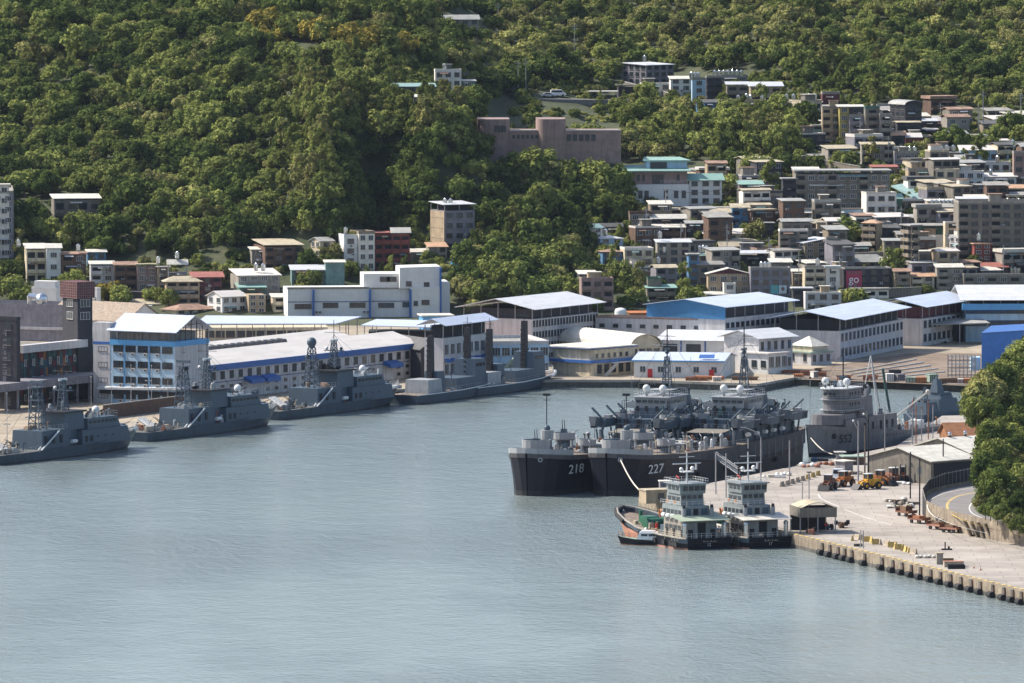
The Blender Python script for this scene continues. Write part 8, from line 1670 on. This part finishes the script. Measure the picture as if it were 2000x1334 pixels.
# rubble, net heaps, pallets on the pier
RB = random.Random(9)
for px, py, n_, lb, ms in [(1580,912,10,'heap of brown nets and white floats along the far pier edge', ['cargo_net','radome_white','hull_rust_red']),(1612,908,9,'orange-brown heap of fishing gear by the tiny cabin', ['hull_rust_red','rust','radome_white']),(1600,900,8,'dark blue heap of tarps at the far pier edge', ['panel_blue','mast_dark']),(1535,928,6,'white sacks row on the far pier edge', ['radome_white','roof_offwhite']),(1512,932,5,'white sacks behind the inner tug mast', ['radome_white','roof_offwhite']),
      (1750,980,10,'rubble heap of white and brown debris by the pole', ['roof_offwhite','rock','brown_wood','rock']),(1760,992,12,'long pile of broken timber and stones on the open wharf', ['roof_tan','rock','brown_wood','radome_white']),(1768,986,8,'dark scrap heap against the curved wall', ['rock','mast_dark']),(1763,946,3,'small white sack heap before the dark red forklifts', ['radome_white']),
      (1672,926,8,'tan pallet stack beside the box shed', ['roof_tan','cargo_net']),(1345,975,6,'brown and white gear heap behind the outer tug', ['cargo_net','radome_white','rust']),(1450,962,6,'low pile of beams between the tugs', ['rust','roof_tan'])]:
    b = MB()
    for k in range(n_):
        x, y, s_ = RB.uniform(-2.2,2.2), RB.uniform(-1.5,1.5), RB.uniform(.35,.8); m = RB.choice(ms)
        if RB.random() < .5: b.sph(x,y,s_*.5,s_,m,s_*.7,7,5)
        else:
            T_ = Matrix.Translation((x,y,s_*.4)) @ Matrix.Rotation(RB.uniform(0,3),4,'Z') @ Matrix.Rotation(RB.uniform(-.4,.4),4,'X'); b.T = T_; b.box(-s_*1.5,s_*1.5,-s_*.3,s_*.3,-s_*.3,s_*.3,m); b.T = None
    tag(b.build('gear_heap', loc=on(px,py)), lb, 'heap')
for i,(px,py,L_,lb) in enumerate([(1770,1008,4.5,'rusty brown trailer with boxes nearest the curved wall'),(1795,1022,4.5,'low rusty flatbed in the middle of the trailer row'),(1832,1034,4.2,'rust-red flatbed trailer with a pile of plates'),(1858,1040,4.2,'rust-red flatbed trailer nearest the leaning slabs')]):
    r = thing('flatbed_trailer', lb, 'trailer', on(px,py), R(-58)+.1*i)
    part('bed', r, lambda b: (b.box(-L_/2,L_/2,-1.1,1.1,.7,1.0,'loader_brown' if i < 2 else 'hull_rust_red'), b.box(-L_/2,-L_/2+.1,-1.1,1.1,1.0,1.6,'loader_brown'), b.box(L_/2-.1,L_/2,-1.1,1.1,1.0,1.3,'loader_brown')))
    for x in (-1.2,1.2):
        for y in (-.9,.9): q = MB(); q.tube((0,-.15,0),(0,.15,0),.38,'rubber',10); q.build('wheel', r, loc=(x,y,.38))
    part('load', r, lambda b: (b.box(-1,1,-.8,.8,1.0,1.5+.5*(i<1),'brown_wood' if i != 1 else 'rust'), b.tube((-.5,-.2,1.9),(.8,-.2,1.9),.4,'wall_grey',8) if i in (0,) else None)); part('drawbar', r, lambda b: b.tube((L_/2,0,.7),(L_/2+1.6,0,.4),.08,'loader_brown'))
for i,(px,py) in enumerate([(1830,1028),(1838,1032)]):
    b = MB(); b.cyl(0,0,0,1.7,.55,'wall_grey',n=12); b.cyl(0,0,1.7,1.8,.5,'wall_grey',n=12); tag(b.build('drum', loc=on(px,py)), ('left' if i==0 else 'right')+' upright grey drum by the trailer row', 'drum')
# ---------------- retaining wall, upper road
RZ = 5.6
wall_px = [(1945,966),(1890,976),(1845,984),(1814,993),(1802,1004),(1808,1016),(1830,1027),(1864,1038),(1905,1048),(1960,1059),(2020,1068),(2100,1082),(2300,1112)]
wp = [on(x,y) for x,y in wall_px]
b = MB()
for a, c in zip(wp, wp[1:]):
    dn = Vector((c.y-a.y, a.x-c.x, 0)).normalized()*.4
    b.hexa([(a.x,a.y,WZ-.5),(c.x,c.y,WZ-.5),(c.x-dn.x,c.y-dn.y,WZ-.5),(a.x-dn.x,a.y-dn.y,WZ-.5)],[(a.x,a.y,RZ+.6),(c.x,c.y,RZ+.6),(c.x-dn.x,c.y-dn.y,RZ+.6),(a.x-dn.x,a.y-dn.y,RZ+.6)],'quay_wall')
w0 = b.build('retaining_wall'); tag(w0, 'curved streaked concrete retaining wall carrying the upper road', 'retaining wall')
b = MB(); rp = [(v.x,v.y) for v in wp]+[(170, 1640),(200, 1900),(120, 1905)]
b.add([(x,y,RZ) for x,y in rp], [tuple(range(len(rp)))], 'asphalt'); tag(b.build('road'), kind='structure')
def strip(pts, w_, z, m, name):
    b = MB(); P_ = [at_z(x,y,z) for x,y in pts]
    for i, (a, c) in enumerate(zip(P_, P_[1:])):
        d0 = (P_[min(i+1,len(P_)-1)]-P_[max(i-1,0)]).normalized(); d1 = (P_[min(i+2,len(P_)-1)]-P_[i]).normalized()
        n0 = Vector((-d0.y,d0.x,0))*w_/2; n1 = Vector((-d1.y,d1.x,0))*w_/2; b.add([a-n0,c-n1,c+n1,a+n0],[(0,1,2,3)],m)
    o = b.build(name); tag(o, kind='structure'); return o
def smooth(p, k=6):
    out = []
    for i in range(len(p)-1):
        p0, p1, p2, p3 = p[max(i-1,0)], p[i], p[i+1], p[min(i+2,len(p)-1)]
        for j in range(k):
            t = j/k; out.append(tuple(.5*((2*p1[q])+(-p0[q]+p2[q])*t+(2*p0[q]-5*p1[q]+4*p2[q]-p3[q])*t*t+(-p0[q]+3*p1[q]-3*p2[q]+p3[q])*t**3) for q in (0,1)))
    return out+[p[-1]]
yl = smooth([(1925,958),(1895,963),(1866,970),(1850,982),(1851,996),(1868,1010),(1905,1024),(1960,1038),(2030,1052)])
strip([(x,y) for x,y in yl], .18, RZ+.006, 'line_yellow', 'road_line'); strip([(x+2.5,y+.6) for x,y in yl], .18, RZ+.006, 'line_yellow', 'road_line')
strip(smooth([(1935,972),(1910,976),(1896,985),(1894,996),(1905,1006),(1935,1017),(1975,1029),(2040,1046)]), .22, RZ+.006, 'line_white', 'road_line')
strip(smooth([(1920,951),(1880,956),(1842,964),(1815,978),(1812,993),(1826,1009),(1870,1027),(1930,1042)]), .16, RZ+.006, 'line_white', 'road_line')
for k, ln in enumerate([[(1598,965),(1606,975),(1640,990)],[(1650,995),(1690,1010),(1740,1025)],[(1660,1030),(1760,1030)],[(1700,1002),(1750,1012)]]): strip(smooth(ln), .2, WZ+.006, 'line_white', 'wharf_line')
b = MB()
for ii, (a, c) in enumerate(zip(wp[:6], wp[1:6])):
    hf, hg = [3.0,3.0,2.9,2.5,1.8][ii], [3.0,2.9,2.5,1.8,.65][ii]
    for k in range(6):
        p_ = a.lerp(c, k/6); b.box(p_.x-.06,p_.x+.06,p_.y-.06,p_.y+.06,RZ+.6,RZ+hf+(hg-hf)*k/6+.25,'pole_metal')
    b.tube((a.x,a.y,RZ+hf),(c.x,c.y,RZ+hg),.09,'wall_grey'); 
    dn = Vector((c.y-a.y, a.x-c.x, 0)).normalized()*.02
    b.hexa([(a.x,a.y,WZ),(c.x,c.y,WZ),(c.x+dn.x*3,c.y+dn.y*3,WZ),(a.x+dn.x*3,a.y+dn.y*3,WZ)],[(a.x,a.y,RZ+hf),(c.x,c.y,RZ+hg),(c.x+dn.x*3,c.y+dn.y*3,RZ+hg),(a.x+dn.x*3,a.y+dn.y*3,RZ+hf)],'void')  # near-black sheet puts the shade of the inner wall face into colour
tag(b.build('road_fence'), 'fence, its shaded face coloured near black, following the curve of the upper road', 'fence')
for i,(px,py) in enumerate([(1886,1044),(1899,1046),(1912,1048),(1926,1050)]):
    p_ = on(px,py+3); r_ = HC.uniform(-.05,.05); b = MB(); b.hexa([(-.55,-1.4,0),(.55,-1.4,0),(.55,-1.1,0),(-.55,-1.1,0)],[(-.3,.2,3.0),(.8,.2,3.0),(.8,.5,3.0),(-.3,.5,3.0)],'quay_wall'); b.box(-.5,.5,-1.45,-1.35,0,.3,'quay_dark')
    tag(b.build('leaning_slab', loc=p_, rotz=R(60)+r_), '%s from the left of four concrete slabs leaning on the retaining wall' % ordn[i], 'slab', 'slabs leaning on the retaining wall')
# ---------------- near wooded slope at the right edge
b = MB(); hp = [(1893,1000),(1915,1010),(1950,1024),(2000,1040),(2120,1060)]; rows_ = []
foot = [at_z(x,y,RZ) for x,y in smooth([(1902,958),(1897,975),(1899,990),(1912,1002),(1940,1014),(1980,1026),(2040,1042),(2150,1062),(2300,1085)],3)]
cen = Vector((180,1800,0))
for k in range(9):
    t = k/8; rows_.append([Vector((p_.x+(cen.x-p_.x)*t*.9, p_.y+(cen.y-p_.y)*t*.9, RZ-.3+42*(t**.62)+1.5*noise.noise(Vector((p_.x*.1,p_.y*.1,t*3))))) for p_ in foot])
vs = [v for rw in rows_ for v in rw]; nF = len(foot); fs = [(j*nF+i, j*nF+i+1, (j+1)*nF+i+1, (j+1)*nF+i) for j in range(8) for i in range(nF-1)]
b.add(vs, fs, mt_ground); tag(b.build('near_slope', smooth=True), kind='structure')
NT = [(1990,745,1770),(1960,765,1768),(1975,700,1790),(2000,668,1800),(1930,790,1752),(1905,800,1740),(1945,820,1745),(1985,800,1750),(1888,775,1745),(1912,745,1758),(1938,735,1770),(2010,730,1775),
      (1898,812,1722),(1925,850,1722),(1960,860,1728),(2000,850,1735),(1930,895,1705),(1912,910,1700),(1960,900,1706),(1990,890,1712),(1916,945,1692),(1945,935,1692),(1975,935,1694),(2010,925,1700),
      (1912,975,1688),(1930,980,1684),(1955,975,1682),(1985,970,1684),(2010,980,1684),(1935,1005,1676),(1958,1010,1674),(1985,1010,1675),(2005,1020,1674),(1975,1024,1670),(1990,990,1676)]
NT += [(1885,790,1748),(1893,745,1762),(1920,715,1785),(1950,700,1790),(1903,830,1728),(1913,880,1712),(1950,845,1728),(1975,840,1730),(1940,910,1704),(1975,900,1708),(1908,925,1697),(1935,950,1690),(1962,940,1694),(1998,960,1686),(1925,965,1688),(2003,700,1795),(1990,760,1778),(1945,780,1765),(1908,790,1742),(1900,760,1752),(1925,770,1760),(1948,775,1762),(1972,780,1760),(1995,772,1766),(1918,830,1732),(1906,862,1712),(1942,870,1716),(1978,872,1718),(2005,880,1716),(1922,925,1698),(1952,955,1686),(1990,945,1690),(1966,720,1784),(1984,722,1784),(1998,700,1792),(1925,1002,1677),(1948,1014,1673),(1996,1008,1678),(1916,990,1682),(1940,985,1681),(1968,995,1677),(2006,1040,1668),(1990,1034,1669)]
for i, (px, py, d_) in enumerate(NT):
    rad = HC.uniform(2.2,4.0) if py < 960 else HC.uniform(1.3,2.1); me = FINE[i % 5]
    SIL = [(600,2020),(650,2000),(690,1978),(715,1945),(735,1918),(760,1893),(785,1876),(810,1890),(840,1918),(870,1910),(920,1904),(985,1904),(1010,1938),(1030,1985),(1060,2040)]
    yy_ = py-16; ex = next((a_[1]+(b_[1]-a_[1])*(yy_-a_[0])/(b_[0]-a_[0]) for a_, b_ in zip(SIL, SIL[1:]) if a_[0] <= yy_ <= b_[0]), 1900)
    px = max(px, ex+rad*8.6); p_ = at_d(px, py+rad*5, d_)
    row = 'top' if py < 740 else 'upper' if py < 830 else 'middle' if py < 900 else 'lower' if py < 985 else 'roadside'
    col_ = 'left edge' if px < 1920 else 'centre left' if px < 1950 else 'centre right' if px < 1980 else 'right frame edge'
    t = tree(p_, rad, me, '%s %s on the near wooded slope above the bend, %s side, %s' % (row, ['olive','bright green','olive-green','leafy green','deep green'][i%5]+(' bush' if py >= 985 else ' tree'), col_, 'crown '+('large' if rad > 4 else 'medium' if rad > 3 else 'small')), 'trees on the near slope', hs=HC.uniform(.95,1.25), trunk=.8)
nts = [o for o in bpy.data.objects if o.get('group') == 'trees on the near slope']
rows = {}
for t in nts: rows.setdefault(t['label'].split()[0], []).append(t)
CN = ['first','second','third','fourth','fifth','sixth','seventh','eighth','ninth','tenth','eleventh','twelfth','thirteenth','fourteenth','fifteenth','sixteenth','seventeenth','eighteenth','nineteenth','twentieth']+['twenty-'+q for q in ('first','second','third','fourth','fifth','sixth','seventh','eighth','ninth')]+['thirtieth']+['thirty-'+q for q in ('first','second','third','fourth','fifth','sixth','seventh','eighth','ninth')]
for rw, ts in rows.items():
    ts.sort(key=lambda t: proj(t.location)[0])
    for i, t in enumerate(ts):
        kd_ = t['label'].split(' on ')[0].split(' ', 1)[1]
        t['label'] = '%s, %s from left in the %s tier of the near slope' % (kd_, CN[i], rw)
# ================================================================ air
mh = bpy.data.materials.new('haze'); mh.use_nodes = True; n = mh.node_tree.nodes; n.clear()
o_ = n.new('ShaderNodeOutputMaterial'); v_ = n.new('ShaderNodeVolumePrincipled'); v_.inputs['Color'].default_value = (.62,.76,1,1); v_.inputs['Density'].default_value = .0000085; v_.inputs['Anisotropy'].default_value = .2
mh.node_tree.links.new(v_.outputs[0], o_.inputs['Volume']); MATS['haze'] = mh
b = MB(); b.box(-1200,1200,-60,3400,-4,175,'haze'); tag(b.build('haze'), 'thin bluish air over the harbour and hills', 'haze', kind='stuff')
